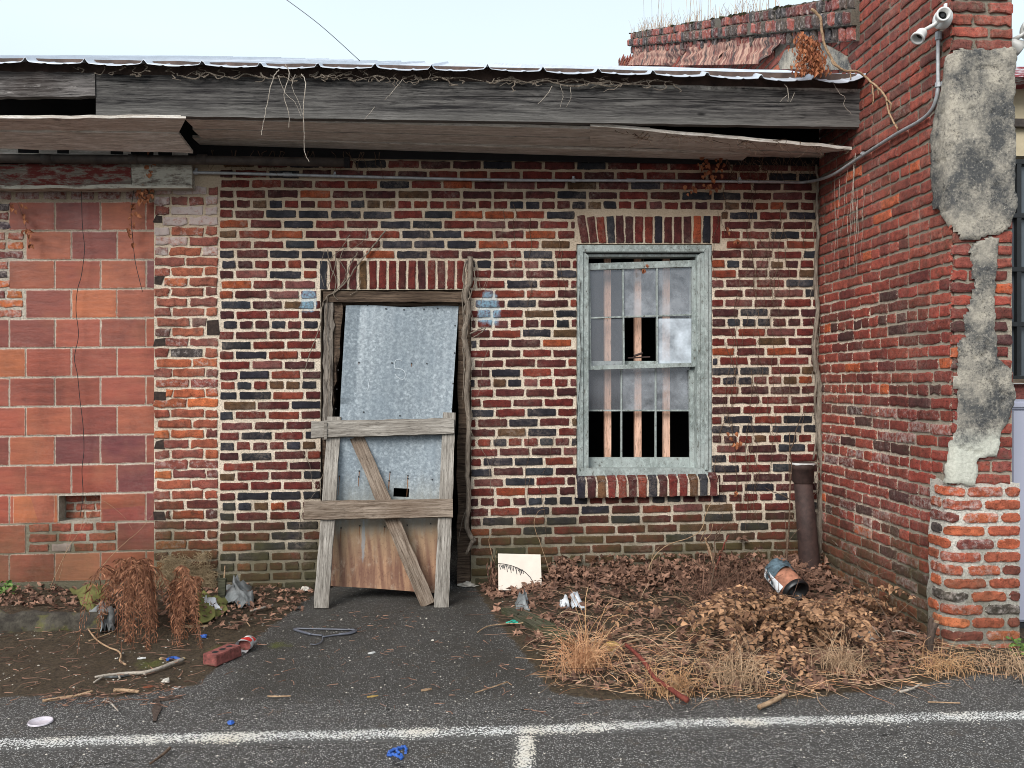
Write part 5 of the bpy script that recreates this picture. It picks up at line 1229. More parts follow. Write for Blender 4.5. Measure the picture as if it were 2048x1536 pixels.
# leaves ------------------------------------------------------------
def leaf(mb, p, size, nrm=None, dirv=None, wide=0.5, fold=0.25, curl=0.2):
    d = dirv or Vector((R.gauss(0, 1), R.gauss(0, 1), R.gauss(0, 0.5))); d = d.normalized()
    nn = nrm or Vector((R.gauss(0, .7), R.gauss(0, .7) - 0.3, 1)); s_ = d.cross(nn)
    if s_.length < 1e-3: s_ = d.cross(Vector((1, 0, 0.3)))
    s_.normalize(); up = s_.cross(d).normalized(); w = size * wide / 2; p = Vector(p)
    V = [p, p + d * size * 0.35 + s_ * w + up * fold * w, p + d * size * 0.75 + s_ * w * 0.7 + up * (fold * w - curl * size * 0.2), p + d * size - up * curl * size * 0.5,
         p + d * size * 0.75 - s_ * w * 0.7 + up * (fold * w - curl * size * 0.2), p + d * size * 0.35 - s_ * w + up * fold * w, p + d * size * 0.5]
    mb.add(V, [(0, 1, 6, 5), (1, 2, 3, 6), (6, 3, 4, 5)]); mb.attr('tone', [max(0, min(1, R.gauss(0.45, 0.28)))] * 7)
def maple(mb, p, size):     # lobed crumpled leaf
    a0 = R.uniform(0, 6.28); nn = Vector((R.gauss(0, .5), R.gauss(0, .5) - 0.35, 1)).normalized(); a = nn.orthogonal().normalized(); b = nn.cross(a); V = [Vector(p)]; K = 10
    for k in range(K):
        an = a0 + 2 * math.pi * k / K; r = size * (0.5 if k % 2 == 0 else 0.24) * R.uniform(0.75, 1.15); V.append(Vector(p) + a * math.cos(an) * r + b * math.sin(an) * r + nn * R.gauss(0, size * 0.13))
    mb.add(V, [(0, 1 + k, 1 + (k + 1) % K) for k in range(K)]); mb.attr('tone', [max(0, min(1, R.gauss(0.5, 0.28)))] * (K + 1))
def gz(x, y, l=0.0): return Vector((x, y, gh(x, y) + l))
def inpoly(poly, n, fn=None):
    xs_ = [p[0] for p in poly]; ys2 = [p[1] for p in poly]; out = []
    while len(out) < n:
        x, y = R.uniform(min(xs_), max(xs_)), R.uniform(min(ys2), max(ys2))
        if pdist(poly, x, y) > 0 and (fn is None or fn(x, y)): out.append((x, y))
    return out
BEDR = [gy(960, 1172), gy(1000, 1235), gy(1060, 1300), gy(1115, 1380), gy(1210, 1398), gy(1400, 1392), gy(1600, 1395), gy(1800, 1370), gy(1900, 1330), (XR - 0.02, -1.6), (XR - 0.02, -0.02), gy(960, 1168)]
BXR = atY(1100, 1100, -0.3).x
def dens(x, y): return R.random() < ((0.35 if x < BXR and y > -0.36 else 1.0) if y > -0.42 else (0.36 if x > 1.5 else 0.13)) * (0.55 + 0.9 * (mnoise.noise(Vector((x * 5, y * 5, 2))) + 0.4))
mb = MB()
for (x, y) in inpoly(BEDR, 2300, dens): 
    pile = max(0, 1 - (-y) / 0.45) * (0.10 if x > BXR else 0.0)
    maple(mb, gz(x, y, 0.008 + R.random() * (0.02 + pile)), R.uniform(0.022, 0.075) * (1.35 if R.random() < 0.08 else 1))
for (x, y) in inpoly(BEDR, 2600, dens): leaf(mb, gz(x, y, 0.005 + R.random() * 0.025), R.uniform(0.02, 0.055), wide=R.uniform(0.3, 0.6))
tag(mb.build('leaf_litter', M['litter']), 'brown fallen leaves drifted against the wall in the right bed', 'leaves', kind='stuff')
BEDL = [gy(-200, 1180), gy(440, 1172), gy(640, 1172), gy(610, 1220), gy(480, 1270), gy(180, 1230), gy(-200, 1230)]
mb = MB()
for (x, y) in inpoly(BEDL, 520): maple(mb, gz(x, y, 0.008 + R.random() * 0.03), R.uniform(0.025, 0.06))
for (x, y) in inpoly(BEDL, 700): leaf(mb, gz(x, y, 0.005 + R.random() * 0.02), R.uniform(0.02, 0.05))
tag(mb.build('leaf_litter', M['litter']), 'thin brown leaf litter along the foot of the tiled wall', 'leaves', kind='stuff')
# twig litter
def twigs(poly, n, mats, lab, lmin=0.05, lmax=0.25, rr=0.0018, lift=0.01, fn=None, name='twig_litter', flat=0.25):
    mb = MB()
    for (x, y) in inpoly(poly, n, fn):
        a = R.uniform(0, math.pi * 2); L = R.uniform(lmin, lmax); P = [gz(x, y, lift + R.random() * 0.02)]; el = R.gauss(0, flat)
        for j in range(4):
            a += R.gauss(0, 0.3); q = P[-1] + Vector((math.cos(a), math.sin(a), el)) * L / 4; el *= 0.4; g = gh(q.x, q.y) + 0.003; q.z = max(q.z, g); P.append(q)
        mb.tube(P, [rr * R.uniform(0.6, 1.4), rr * 0.5], 4); mb.attr('tone', [R.random()] * (20))
    tag(mb.build(name, M[mats]), lab, 'twigs', kind='stuff')
twigs(BEDR, 1200, 'litter', 'brown twigs scattered through the right bed', 0.05, 0.24, 0.0014)
FRONT = [gy(1090, 1300), gy(1115, 1385), gy(1300, 1402), gy(1600, 1402), gy(1850, 1370), gy(1960, 1352), gy(2060, 1340), gy(2060, 1310), gy(1850, 1310), gy(1500, 1300), gy(1250, 1280)]
twigs(FRONT, 620, 'pale_straw', 'matted pale straw along the front edge of the right bed', 0.05, 0.22, 0.0015, flat=0.3, name='straw_mat')
twigs(FRONT, 260, 'orange_straw', 'orange straw blades mixed in the front edge of the right bed', 0.06, 0.26, 0.0014, flat=0.3, name='straw_mat')
ZL = [gy(-100, 1240), gy(600, 1200), gy(520, 1300), gy(420, 1390), gy(200, 1420), gy(-100, 1430)]
twigs(ZL, 300, 'litter', 'small twigs and bark crumbs on the left dirt patch', 0.02, 0.10, 0.0022, flat=0.05)
strL = [gy(90, 1395), gy(190, 1375), gy(370, 1375), gy(350, 1420), gy(90, 1425)]
twigs(strL, 130, 'litter', 'line of washed up rust brown debris on the left asphalt edge', 0.015, 0.06, 0.0022, flat=0.05, name='debris_line')
AS = [gy(640, 1230), gy(930, 1230), gy(1090, 1400), gy(1400, 1410), gy(1400, 1440), gy(450, 1440), gy(520, 1330)]
twigs(AS, 130, 'litter', 'sparse twigs and bark bits on the dark asphalt before the door', 0.015, 0.07, 0.002, flat=0.03)
# pebbles
mb = MB()
def pebble(mb, p, s, fl=0.6):
    vs = []; 
    for (a, b_) in ((0, 1), (0, -1)): vs.append(Vector(p) + Vector((0, 0, b_ * s * fl)))
    for k in range(7): an = 6.283 * k / 7; rr = s * R.uniform(0.75, 1.2); vs.append(Vector(p) + Vector((math.cos(an) * rr, math.sin(an) * rr, R.gauss(0, s * 0.15))))
    mb.add(vs, [(0, 2 + k, 2 + (k + 1) % 7) for k in range(7)] + [(1, 2 + (k + 1) % 7, 2 + k) for k in range(7)])
ALLG = [gy(-100, 1240), gy(600, 1230), gy(900, 1230), gy(1100, 1400), gy(1900, 1400), gy(2100, 1450), gy(2100, 1600), gy(-100, 1600)]
for (x, y) in inpoly(ALLG, 560): pebble(mb, gz(x, y, 0.001), R.uniform(0.002, 0.0055) * (1.4 if R.random() < 0.08 else 1))
tag(mb.build('gravel_bits', M['stone']), 'pale loose grit scattered over the asphalt and dirt', 'gravel', kind='stuff')

# ferns ----------------------------------------------------------------
def frond(mbs, base, dirv, L, drop, w=0.07):
    P = []; n = 20; d = Vector(dirv).normalized(); p = Vector(base); el0 = R.uniform(0.25, 0.75); e = Vector((d.x, d.y, max(d.z, 0.3))).normalized(); hdir = Vector((d.x, d.y, 0)).normalized()
    for i in range(n + 1):
        t = i / n; P.append(p.copy()); el = el0 - drop * t; v = Vector((hdir.x * math.cos(el), hdir.y * math.cos(el), math.sin(el))); p = p + v * L / n
        g = gh(p.x, p.y) + 0.008
        if p.z < g: p.z = g + R.random() * 0.01
    mbs.tube(P, [0.0028, 0.001], 4); mbs.attr('tone', [R.uniform(0.1, 0.4)] * (4 * len(P)))
    for i in range(2, n):
        t = i / n; tv = (P[min(i + 1, n)] - P[i - 1]).normalized(); sd_ = tv.cross(Vector((0, 0, 1)))
        if sd_.length < 0.1: sd_ = tv.cross(Vector((1, 0, 0)))
        sd_.normalize(); ww = w * math.sin(math.pi * min(1, t * 0.92 + 0.08)) ** 0.7
        for sg in (-1, 1):
            for sub_ in range(2):
                q = P[i].lerp(P[min(i + 1, n)], sub_ * 0.5); dv = sd_ * sg * 0.8 + tv * 0.45 + Vector((0, 0, -0.55)) + Vector((R.gauss(0, .2), R.gauss(0, .2), R.gauss(0, .15)))
                leaf(mbs, q, ww * R.uniform(0.7, 1.1), nrm=Vector((R.gauss(0, 1), R.gauss(0, 1), 1)), dirv=dv, wide=0.13, fold=1.2, curl=1.0)
def fern(base, n, Lr, label, name='dead_fern', fan=(-2.6, -0.5), w=0.075, drop=2.5, spr=0.03):
    e_ = empty(name, base, label, 'fern', 'dead ferns')
    for k in range(n):
        mb = MB(); a = fan[0] + (fan[1] - fan[0]) * (k + 0.5) / n + R.gauss(0, 0.12); frond(mb, Vector(base) + Vector((R.gauss(0, spr), R.gauss(0, 0.04), R.uniform(-0.06, 0.02))), (math.cos(a), math.sin(a), 0.6), R.uniform(*Lr), R.uniform(drop - 0.4, drop + 0.7), w)
        mb.build('frond', M['fern'], e_)
fb = gp(276, 1205); fb2 = gp(374, 1205)
fern(Vector((fb.x + 0.02, fb.y - 0.08, 0.27)), 26, (0.55, 1.05), 'larger heap of dead rust brown fern fronds drooping from the left bed', fan=(-1.34, -1.06), drop=1.75, spr=0.05, w=0.06)
fern(Vector((fb2.x, fb2.y - 0.08, 0.20)), 16, (0.50, 0.98), 'smaller dead brown fern beside the larger one, nearer the loose brick', fan=(-1.34, -1.16), drop=1.6, spr=0.035, w=0.055)
fb3 = gp(215, 1175); fern(Vector((fb3.x, fb3.y, 0.07)), 3, (0.2, 0.3), 'small dead fern sprig over the mossy cloth by the tiled wall', fan=(-3.1, -2.3), w=0.05)
# dry rootlet mat on the pier
def fuzz(name, mat, quad_, y, n, label, cat, L=(0.03, 0.09), r=0.0012, dy=0.08, down=0.4, mass=None):
    mb = MB()
    for k in range(n):
        s_, t = R.random(), R.random() ** 0.8; px = quad_[0] + (quad_[2] - quad_[0]) * s_ + R.gauss(0, 5); py = quad_[1] + (quad_[3] - quad_[1]) * t
        p = atY(px, py, y - R.random() * dy * (0.3 + t)); P = [p]; a = R.uniform(0, 6.28); l_ = R.uniform(*L)
        for j in range(3): a += R.gauss(0, 0.8); P.append(P[-1] + Vector((math.cos(a), -abs(R.gauss(0, .4)), math.sin(a) - down)) * l_ / 3)
        mb.tube(P, [r, r * 0.6], 4); mb.attr('tone', [R.random()] * 16)
    return thing_mesh(mb, name, M[mat], label, cat)
fuzz('rootlet_mat', 'rootgrass', (328, 1110, 375, 1165), -0.02, 1100, 'shaggy beige mat of dry rootlets on the foot of the brick pier', 'dry roots')
fuzz('rootlet_mat', 'rootgrass', (385, 1130, 425, 1185), -0.02, 800, 'darker wispy dry rootlets right of the shaggy mat on the pier', 'dry roots')
fuzz('rootlet_mat', 'rootgrass', (395, 1102, 415, 1120), -0.02, 130, 'small tuft of dry roots sprouting above the rootlet mats', 'dry roots', L=(0.02, 0.05))
# grass tufts
def tuft(p, n, L, label, mat, lean=0.9, r=0.0017, spread=0.05, name='grass_tuft', group='dry grass tufts', up=1.0):
    mb = MB()
    for k in range(n):
        a = R.uniform(0, 6.283); q = Vector(p) + Vector((R.gauss(0, spread), R.gauss(0, spread * 0.7), 0)); l_ = L * R.uniform(0.5, 1.1); ln = lean * R.uniform(0.2, 1.4); P = [q]; el = 1.45 * up; m = 7
        for j in range(m):
            el -= ln * 2.6 / m * (0.5 + j / m); a += R.gauss(0, 0.35); el += R.gauss(0, 0.18); v = Vector((math.cos(a) * math.cos(el), math.sin(a) * math.cos(el), math.sin(el))); w_ = P[-1] + v * l_ / m; w_.z = max(w_.z, gh(w_.x, w_.y) + 0.004); P.append(w_)
        mb.tube(P, [r, r * 0.5], 4); mb.attr('tone', [max(0, min(1, R.gauss(0.5, 0.3)))] * (4 * (m + 1)))
    return thing_mesh(mb, name, M[mat], label, 'grass', group)
tp = gp(1168, 1340)
tuft(tp, 220, 0.24, 'rounded orange tuft of dead grass at the corner of the asphalt', 'orange_straw', 0.95, 0.0015, 0.045)
tuft(tp + Vector((0.02, 0.05, 0)), 9, 0.50, 'tall bent straw stalks rising above the orange grass tuft', 'straw', 0.45, 0.0024, 0.03)
tuft(gp(1470, 1365), 170, 0.24, 'pale buff tuft of dead grass at the front edge of the right bed', 'pale_straw', 1.25, 0.0014, 0.075)
tuft(gp(1680, 1345), 120, 0.22, 'thin pale tuft of dead grass below the tan shrub', 'pale_straw', 0.9, 0.0014, 0.04)
tuft(gp(1340, 1385), 110, 0.20, 'low straw tuft beside the red stick', 'straw', 1.2, 0.0015, 0.07)
tuft(gp(2020, 1345), 120, 0.20, 'pale dry grass tuft at the foot of the brick pillar', 'pale_straw', 1.1, 0.0015, 0.08)
tuft(gp(1890, 1345), 90, 0.18, 'sparse dry grass in front of the forked stump', 'straw', 1.1, 0.0014, 0.07)

# tan leaved shrub -----------------------------------------------------------
def shrub(base, n, label, fan, Lr, name='shrub', mat='tanleaf', size=(0.022, 0.036), h0=0.9, group=None, ldens=1.0, drop=1.7, spread=(0.10, 0.08)):
    e_ = empty(name, base, label, 'shrub', group)
    for k in range(n):
        br = MB(); lf_ = MB(); a = fan[0] + (fan[1] - fan[0]) * (k + R.random()) / n; L = R.uniform(*Lr); P = [Vector(base) + Vector((R.gauss(0, spread[0]), R.gauss(0, spread[1]), R.uniform(-0.03, 0.04)))]; el = R.uniform(0.1, h0); m = 12; dr = drop * R.uniform(0.7, 1.2)
        for j in range(m):
            el -= dr / m; a += R.gauss(0, 0.1); v = Vector((math.cos(a) * math.cos(el), math.sin(a) * math.cos(el), math.sin(el))); q = P[-1] + v * L / m; q.z = max(q.z, gh(q.x, q.y) + 0.015); P.append(q)
        br.tube(P, [0.003, 0.001], 5); b_ = br.build('branch', M['twig_brown'], e_)
        for j in range(2, m + 1):
            tv = (P[j] - P[j - 1]).normalized(); sd_ = tv.cross(Vector((0, 0, 1))); sd_ = sd_.normalized() if sd_.length > 0.05 else Vector((1, 0, 0))
            for s_ in (0, 0.33, 0.66):
                if R.random() > ldens: continue
                for sg in (-1, 1):
                    q = P[j - 1].lerp(P[j], s_); leaf(lf_, q, R.uniform(*size), nrm=Vector((R.gauss(0, .5), -0.6 + R.gauss(0, .4), 1.0)), dirv=sd_ * sg + tv * 0.5 + Vector((R.gauss(0, .3), R.gauss(0, .3), -0.1 + R.gauss(0, .3))), wide=0.58, fold=0.5, curl=0.35)
        if lf_.v: lf_.build('leaves', M[mat], b_)
sb = gp(1545, 1270)
shrub(Vector((sb.x, sb.y, 0.17)), 66, 'sprawling shrub with small tan dead leaves in the right bed', (-3.1, -0.1), (0.20, 0.66), drop=1.35, size=(0.018, 0.044), spread=(0.20, 0.13), ldens=0.62, h0=0.85)
sb = gp(1640, 1225)
shrub(Vector((sb.x, sb.y, 0.05)), 12, 'tan leaved runners reaching towards the wing wall', (-1.3, -0.2), (0.3, 0.65), drop=1.2, size=(0.026, 0.042), ldens=0.6)
sb = gp(1450, 1150)
shrub(Vector((sb.x, sb.y + 0.02, 0.08)), 26, 'rusty leaved brush heap against the wall right of the window', (-3.6, 0.4), (0.16, 0.42), mat='litter', size=(0.02, 0.045), h0=1.6, drop=0.9, spread=(0.14, 0.06), ldens=0.55)
sb = gp(1530, 1170)
shrub(Vector((sb.x, sb.y, 0.06)), 22, 'brown brush with withered leaves left of the cloth wrapped bucket', (-3.6, 0.2), (0.16, 0.40), mat='litter', size=(0.02, 0.04), h0=1.6, drop=0.9, spread=(0.10, 0.06), ldens=0.55)
mb = MB()
for k in range(420):
    px = R.choice([R.gauss(1440, 35), R.gauss(1530, 35), R.uniform(1390, 1600)]); b_ = gp(px, R.uniform(1165, 1215)); P = [b_]; a = R.uniform(0, 6.28); el = R.uniform(0.3, 1.5); L = R.uniform(0.08, 0.34)
    for j in range(4): a += R.gauss(0, 0.6); el += R.gauss(-0.15, 0.4); P.append(P[-1] + Vector((math.cos(a) * math.cos(el), math.sin(a) * math.cos(el) * 0.5, math.sin(el))) * L / 4)
    if min(p.z for p in P) < 0: continue
    mb.tube(P, [0.0019, 0.0009], 4); mb.attr('tone', [R.random() * 0.8] * 20)
tag(mb.build('brush_tangle', M['litter']), 'tangle of fine dead brown twigs standing against the wall below the window right side', 'brush', kind='stuff')
mb = MB()
for k in range(70):
    px = R.uniform(1130, 1420); b_ = gp(px, R.uniform(1180, 1300)); P = [b_ + Vector((0, 0, 0.01))]; a = R.uniform(0, 6.28); el = R.uniform(0.1, 0.9); L = R.uniform(0.15, 0.40)
    for j in range(6): a += R.gauss(0, 0.35); el -= 0.25; q = P[-1] + Vector((math.cos(a) * math.cos(el), math.sin(a) * math.cos(el), math.sin(el))) * L / 6; q.z = max(q.z, gh(q.x, q.y) + 0.006); P.append(q)
    mb.tube(P, [0.0022, 0.001], 4); mb.attr('tone', [R.random()] * 28)
tag(mb.build('loose_runners', M['pale_straw']), 'thin pale runners arching over the middle of the right bed', 'runners', kind='stuff')
# saplings and arching twigs
def twigtree(px, py, H, label, n=6, mat='twig_brown', r=0.004, lean=(0, 0), y=None, name='bare_sapling', sp_=0.5):
    b0 = gp(px, py); e_ = empty(name, b0, label, 'sapling')
    mb = MB(); P = [b0.copy()]; m = 10
    for j in range(m): P.append(P[-1] + Vector((lean[0] / m + R.gauss(0, 0.006), lean[1] / m + R.gauss(0, 0.006), H / m)))
    mb.tube(P, [r, r * 0.4], 6); mb.build('stem', M[mat], e_)
    for k in range(n):
        i = R.randint(2, m - 1); a = R.uniform(0, 6.28); Q = [P[i].copy()]; el = R.uniform(0.3, 1.1); L = H * sp_ * R.uniform(0.4, 1)
        for j in range(6): a += R.gauss(0, 0.25); el += R.gauss(0, 0.2); Q.append(Q[-1] + Vector((math.cos(a) * math.cos(el), math.sin(a) * math.cos(el) * 0.5, math.sin(el))) * L / 6)
        mb = MB(); mb.tube(Q, [r * 0.5, r * 0.2], 4); mb.build('twig', M[mat], e_)
twigtree(1578, 1195, 1.02, 'tall thin brown sapling in front of the iron standpipe', 9, r=0.0075, lean=(0.0, 0.02), sp_=0.3)
twigtree(1420, 1185, 0.42, 'bare grey sapling with fine twigs under the window sill right edge', 9, 'twig_brown', 0.006, (0.05, 0), sp_=0.6)
twigtree(1710, 1180, 0.45, 'thin bare twig leaning by the wing wall', 4, 'twig_brown', 0.003, (0.08, -0.05))
twigtree(1800, 1300, 0.42, 'bare branching twig against the wing wall near the stump', 9, 'twig_brown', 0.004, (-0.15, 0.12), sp_=0.7)
twigtree(1690, 1160, 0.50, 'pale upright twig at the foot of the wing wall', 2, 'twig_pale', 0.004, (0.06, -0.0))
def arch(name, L, ys3, r, mat, label, cat='twig', kids=()):
    e_ = empty(name, atY(*L[0], ys3[0]), label, cat)
    for q in (L,) + tuple(kids):
        mb = MB(); n = len(q); P = [atY(a, b, ys3[0] + (ys3[1] - ys3[0]) * i / (n - 1)) for i, (a, b) in enumerate(q)]; rr = r if q is L else r * 0.65
        mb.tube(wob(smoothpath(P, 5), 0.001), [rr, rr * 0.5], 5, True, 0.05); mb.build('stem' if q is L else 'side_twig', M[mat], e_, True)
arch('arching_twig', [(1295, 1165), (1300, 1130), (1316, 1105), (1340, 1088), (1380, 1075), (1402, 1060), (1411, 1030), (1422, 1005)], (-0.30, -0.12), 0.0042, 'twig_tan', 'long tan twig arching up against the wall below the window', kids=([(1302, 1150), (1305, 1110), (1320, 1092)], [(1332, 1160), (1318, 1130), (1322, 1105)], [(1411, 1060), (1400, 1085), (1420, 1070), (1426, 1045)]))
arch('arching_twig', [(1290, 1170), (1270, 1168), (1240, 1172), (1200, 1163), (1190, 1150)], (-0.3, -0.2), 0.003, 'twig_tan', 'pale twig lying along the wall above the leaf drift')
arch('red_sapling', [(1417, 1195), (1424, 1160), (1438, 1120), (1450, 1085), (1458, 1070)], (-0.42, -0.25), 0.0075, 'twig_red', 'smooth red stem leaning in the brush below the window', 'stem')
arch('broken_branch', [(1432, 1140), (1424, 1115), (1415, 1090), (1410, 1075)], (-0.3, -0.22), 0.011, 'twig_tan', 'splintered tan branch standing in the brush below the window', 'branch')
arch('arching_twig', [(1102, 1160), (1092, 1120), (1078, 1080), (1068, 1050), (1075, 1025), (1090, 1018)], (-0.2, -0.08), 0.0022, 'twig_tan', 'thin curved twig rising right of the drawn board')
arch('arching_twig', [(1000, 1165), (985, 1115), (978, 1080), (985, 1065)], (-0.12, -0.06), 0.003, 'twig_tan', 'dry stalk rising left of the drawn board', kids=([(988, 1150), (990, 1120), (994, 1100)],))
arch('arching_twig', [(1830, 1270), (1790, 1262), (1750, 1280), (1720, 1290), (1700, 1300)], (-1.45, -1.3), 0.0035, 'twig_pale', 'pale branching twig spreading left from the stump', kids=([(1760, 1275), (1740, 1250), (1700, 1240)], [(1790, 1264), (1800, 1310), (1830, 1335)], [(1830, 1268), (1842, 1300), (1820, 1345)]))
arch('arching_twig', [(1836, 1240), (1800, 1205), (1760, 1160), (1720, 1120), (1690, 1100)], (-1.35, -0.55), 0.0022, 'twig_brown', 'long thin brown runner trailing across the foot of the wing wall', kids=([(1760, 1160), (1770, 1130), (1765, 1110)],))
arch('arching_twig', [(100, 1175), (120, 1130), (140, 1090), (160, 1060), (170, 1020), (168, 998)], (-0.12, -0.03), 0.002, 'twig_tan', 'thin tan tendril climbing to the small recess in the tiles', kids=([(118, 1160), (130, 1110), (150, 1050), (195, 1040)], [(165, 1060), (185, 1020), (200, 1000), (245, 1030), (265, 1060)]))
arch('arching_twig', [(195, 1145), (215, 1120), (245, 1090), (280, 1060), (305, 1030)], (-0.1, -0.03), 0.002, 'twig_tan', 'thin tan tendril slanting over the lower right tiles')

# climbing wires with dead leaves on the tiles --------------------------------
def wirevine(L, y, label, leaves=(), r=0.0022, mat='wire'):
    e_ = empty('creeper_stem', atY(*L[0], y), label, 'creeper')
    mb = MB(); mb.tube(smoothpath(Y_(L, y), 5), r, 5); mb.build('stem', M[mat], e_, True)
    for (px, py, n, sx, sy) in leaves:
        mb = MB()
        for k in range(n): q = atY(px + R.gauss(0, sx), py + R.gauss(0, sy), y - 0.01 - R.random() * 0.03); leaf(mb, q, R.uniform(0.02, 0.042), nrm=Vector((R.gauss(0, .5), -1, R.gauss(0, .5))), dirv=Vector((R.gauss(0, .6), -0.2, -1)), wide=0.75, fold=0.6, curl=0.5)
        mb.build('dead_leaves', M['rustleaf'], e_)
wirevine([(167, 300), (163, 340), (164, 430), (166, 465), (169, 500), (163, 550), (155, 580), (152, 620), (157, 670), (149, 715), (155, 750), (160, 800), (166, 850), (168, 900), (164, 940), (166, 990), (160, 1035)], -0.01, 'long wavy black wire hanging down the terracotta tiles')
wirevine([(268, 320), (274, 350), (266, 390), (262, 430), (265, 470), (270, 520), (279, 560), (285, 583)], -0.02, 'shorter wavy stem with dead rusty leaves hanging over the tiles', ((299, 345, 30, 6, 22), (288, 385, 22, 7, 8), (270, 420, 8, 3, 20), (262, 460, 6, 3, 16)))
wirevine([(35, 405), (45, 430), (52, 455), (58, 480), (65, 492)], 0.0, 'short dead leafy sprig on the tiles at the far left', ((38, 412, 6, 8, 4), (52, 440, 6, 3, 10), (57, 460, 4, 3, 6), (65, 487, 4, 3, 3)), 0.0014, 'twig_brown')
wirevine([(1405, 300), (1412, 330), (1425, 350), (1420, 380)], -0.04, 'clump of orange dead leaves hanging under the eaves above the window', ((1408, 325, 12, 10, 8), (1425, 340, 14, 10, 10), (1440, 315, 8, 6, 6), (1418, 370, 12, 10, 8), (1385, 375, 6, 6, 6)), 0.0018, 'twig_brown')
wirevine([(1462, 440), (1455, 450), (1470, 470), (1473, 485)], -0.03, 'two yellowed dead leaves near the window arch', ((1457, 458, 2, 2, 2), (1472, 478, 4, 3, 4)), 0.0012, 'twig_brown')
wirevine([(1468, 700), (1450, 790), (1462, 850), (1470, 900), (1474, 990)], -0.03, 'hanging stem with one large orange leaf right of the window', ((1460, 868, 3, 4, 4), (1474, 888, 5, 5, 5), (1470, 980, 3, 2, 6)), 0.0016, 'twig_brown')
wirevine([(1286, 516), (1288, 530), (1290, 540)], -0.02, 'tiny dead leaf caught at the top of the window sash', ((1289, 535, 3, 2, 3),), 0.0012, 'twig_brown')
wirevine([(1162, 560), (1158, 620), (1162, 700), (1160, 760), (1155, 820), (1153, 880)], -0.03, 'black wire drooping down the left side of the window frame')
# leaf clump caught on the roof
e_ = empty('leaf_clump', atY(1615, 140, -0.75), 'upright clump of orange brown dead leaves caught on the roof corner', 'dead leaves')
for (x0_, y0_, x1_, y1_) in ((1600, 145, 1602, 62), (1615, 145, 1618, 70), (1630, 145, 1628, 75), (1640, 145, 1636, 100)):
    mb = MB()
    for k in range(120): t = R.random(); q = atY(x0_ + (x1_ - x0_) * t + R.gauss(0, 5 + 5 * (1 - t)), y0_ + (y1_ - y0_) * t, -0.72 + R.uniform(-0.06, 0.06)); leaf(mb, q, R.uniform(0.02, 0.045), dirv=Vector((R.gauss(0, .5), R.gauss(0, .4), -1)), wide=0.45, fold=0.8, curl=0.6)
    mb.build('leaf_spray', M['rustleaf'], e_)
# grass growing on the coping
mb = MB()
for k in range(230):
    y = R.uniform(0.9, yb - 0.05); z = ztop(y); q = Vector((XR + R.uniform(-0.04, 0.15), y, z)); tall = R.random() < 0.10; L = R.uniform(0.35, 0.8) if tall else R.uniform(0.04, 0.20); P = [q]; a = R.uniform(0, 6.28); ln = R.uniform(0.0, 0.25) if tall else R.uniform(0.2, 1)
    for j in range(4): P.append(P[-1] + Vector((math.cos(a) * ln * (j + 1) / 4, math.sin(a) * ln * (j + 1) / 4, 1)).normalized() * L / 4)
    mb.tube(P, [0.0022, 0.001], 4); mb.attr('tone', [R.random()] * 20)
tag(mb.build('coping_grass', M['pale_straw']), 'dry grass and weeds growing along the sloping brick coping', 'grass', kind='stuff')
mb = MB()
for k in range(160):
    y = R.uniform(-0.5, yb); pebble(mb, (XR + R.uniform(-0.05, 0.1), y, ztop(y) - 0.005), R.uniform(0.012, 0.035), 0.4)
mb.a['tone'] = [R.random() * 0.6 for _ in mb.v]
tag(mb.build('coping_moss', M['moss']), 'moss cushions on top of the sloping brick coping', 'moss', kind='stuff')

# ================================================================== LITTER, EACH ITS OWN THING
# mossy kerb log
a, b_ = gp(-160, 1262), gp(205, 1262); a.z = b_.z = 0.03
mb = MB(); P = [a.lerp(b_, i / 24) + Vector((0, 0.06 + 0.01 * math.sin(i), 0.02 * mnoise.noise(Vector((i * 0.4, 0, 0))))) for i in range(25)]; mb.tube(P, [0.085 - 0.015 * (i / 24) for i in range(25)], 14, True, 0.10)
t = NT('mossy_log'); nn_ = t.noise(9, 5, 0.7); c_ = t.mix(t.mr(nn_, 0.35, 0.7), (0.022, 0.017, 0.012), (0.115, 0.10, 0.075)); c_ = t.mix(t.mr(t.noise(5, 4, 0.7), 0.54, 0.66, 0, 0.85), c_, (0.105, 0.10, 0.022)); M['log'] = t.fin(c_, 0.95, t.noise(45, 5, 0.7), 1.0, 0.012)
thing_mesh(mb, 'rotten_log', M['log'], 'dark mossy rotten timber edging the left bed', 'log', smooth=True)
def sheetlet(name, mat, pxs, label, cat, h=0.03, crump=0.012, n=10, lift=0.01, y=None):
    P = [gp(*q, lift) if y is None else atY(*q, y) for q in pxs]; mb = MB(); vs = []
    sd_ = R.uniform(0, 99)
    for j in range(n + 1):
        for i in range(n + 1):
            s_, t = i / n, j / n; p = P[0].lerp(P[1], s_).lerp(P[3].lerp(P[2], s_), t); f = math.sin(math.pi * s_) * math.sin(math.pi * t)
            p += Vector((mnoise.noise(Vector((s_ * 3, t * 3, sd_))) * crump, mnoise.noise(Vector((s_ * 3, t * 3, sd_ + 5))) * crump, h * f + abs(mnoise.noise(Vector((s_ * 5, t * 5, sd_ + 9)))) * crump * 2)); vs.append(p)
    b2 = len(vs); vs += [Vector((p.x, p.y, p.z - 0.003)) for p in vs]; fs = [(j * (n + 1) + i, j * (n + 1) + i + 1, (j + 1) * (n + 1) + i + 1, (j + 1) * (n + 1) + i) for j in range(n) for i in range(n)]
    mb.add(vs, fs + [tuple(b2 + k for k in f[::-1]) for f in fs]); mb.a['tone'] = [0.6] * len(mb.v)
    return thing_mesh(mb, name, M[mat], label, cat, smooth=True)
M['mosscloth'] = simple('moss_grown_cloth', (0.125, 0.125, 0.032), 0.95, 0, 0.45, 9, 0.6)
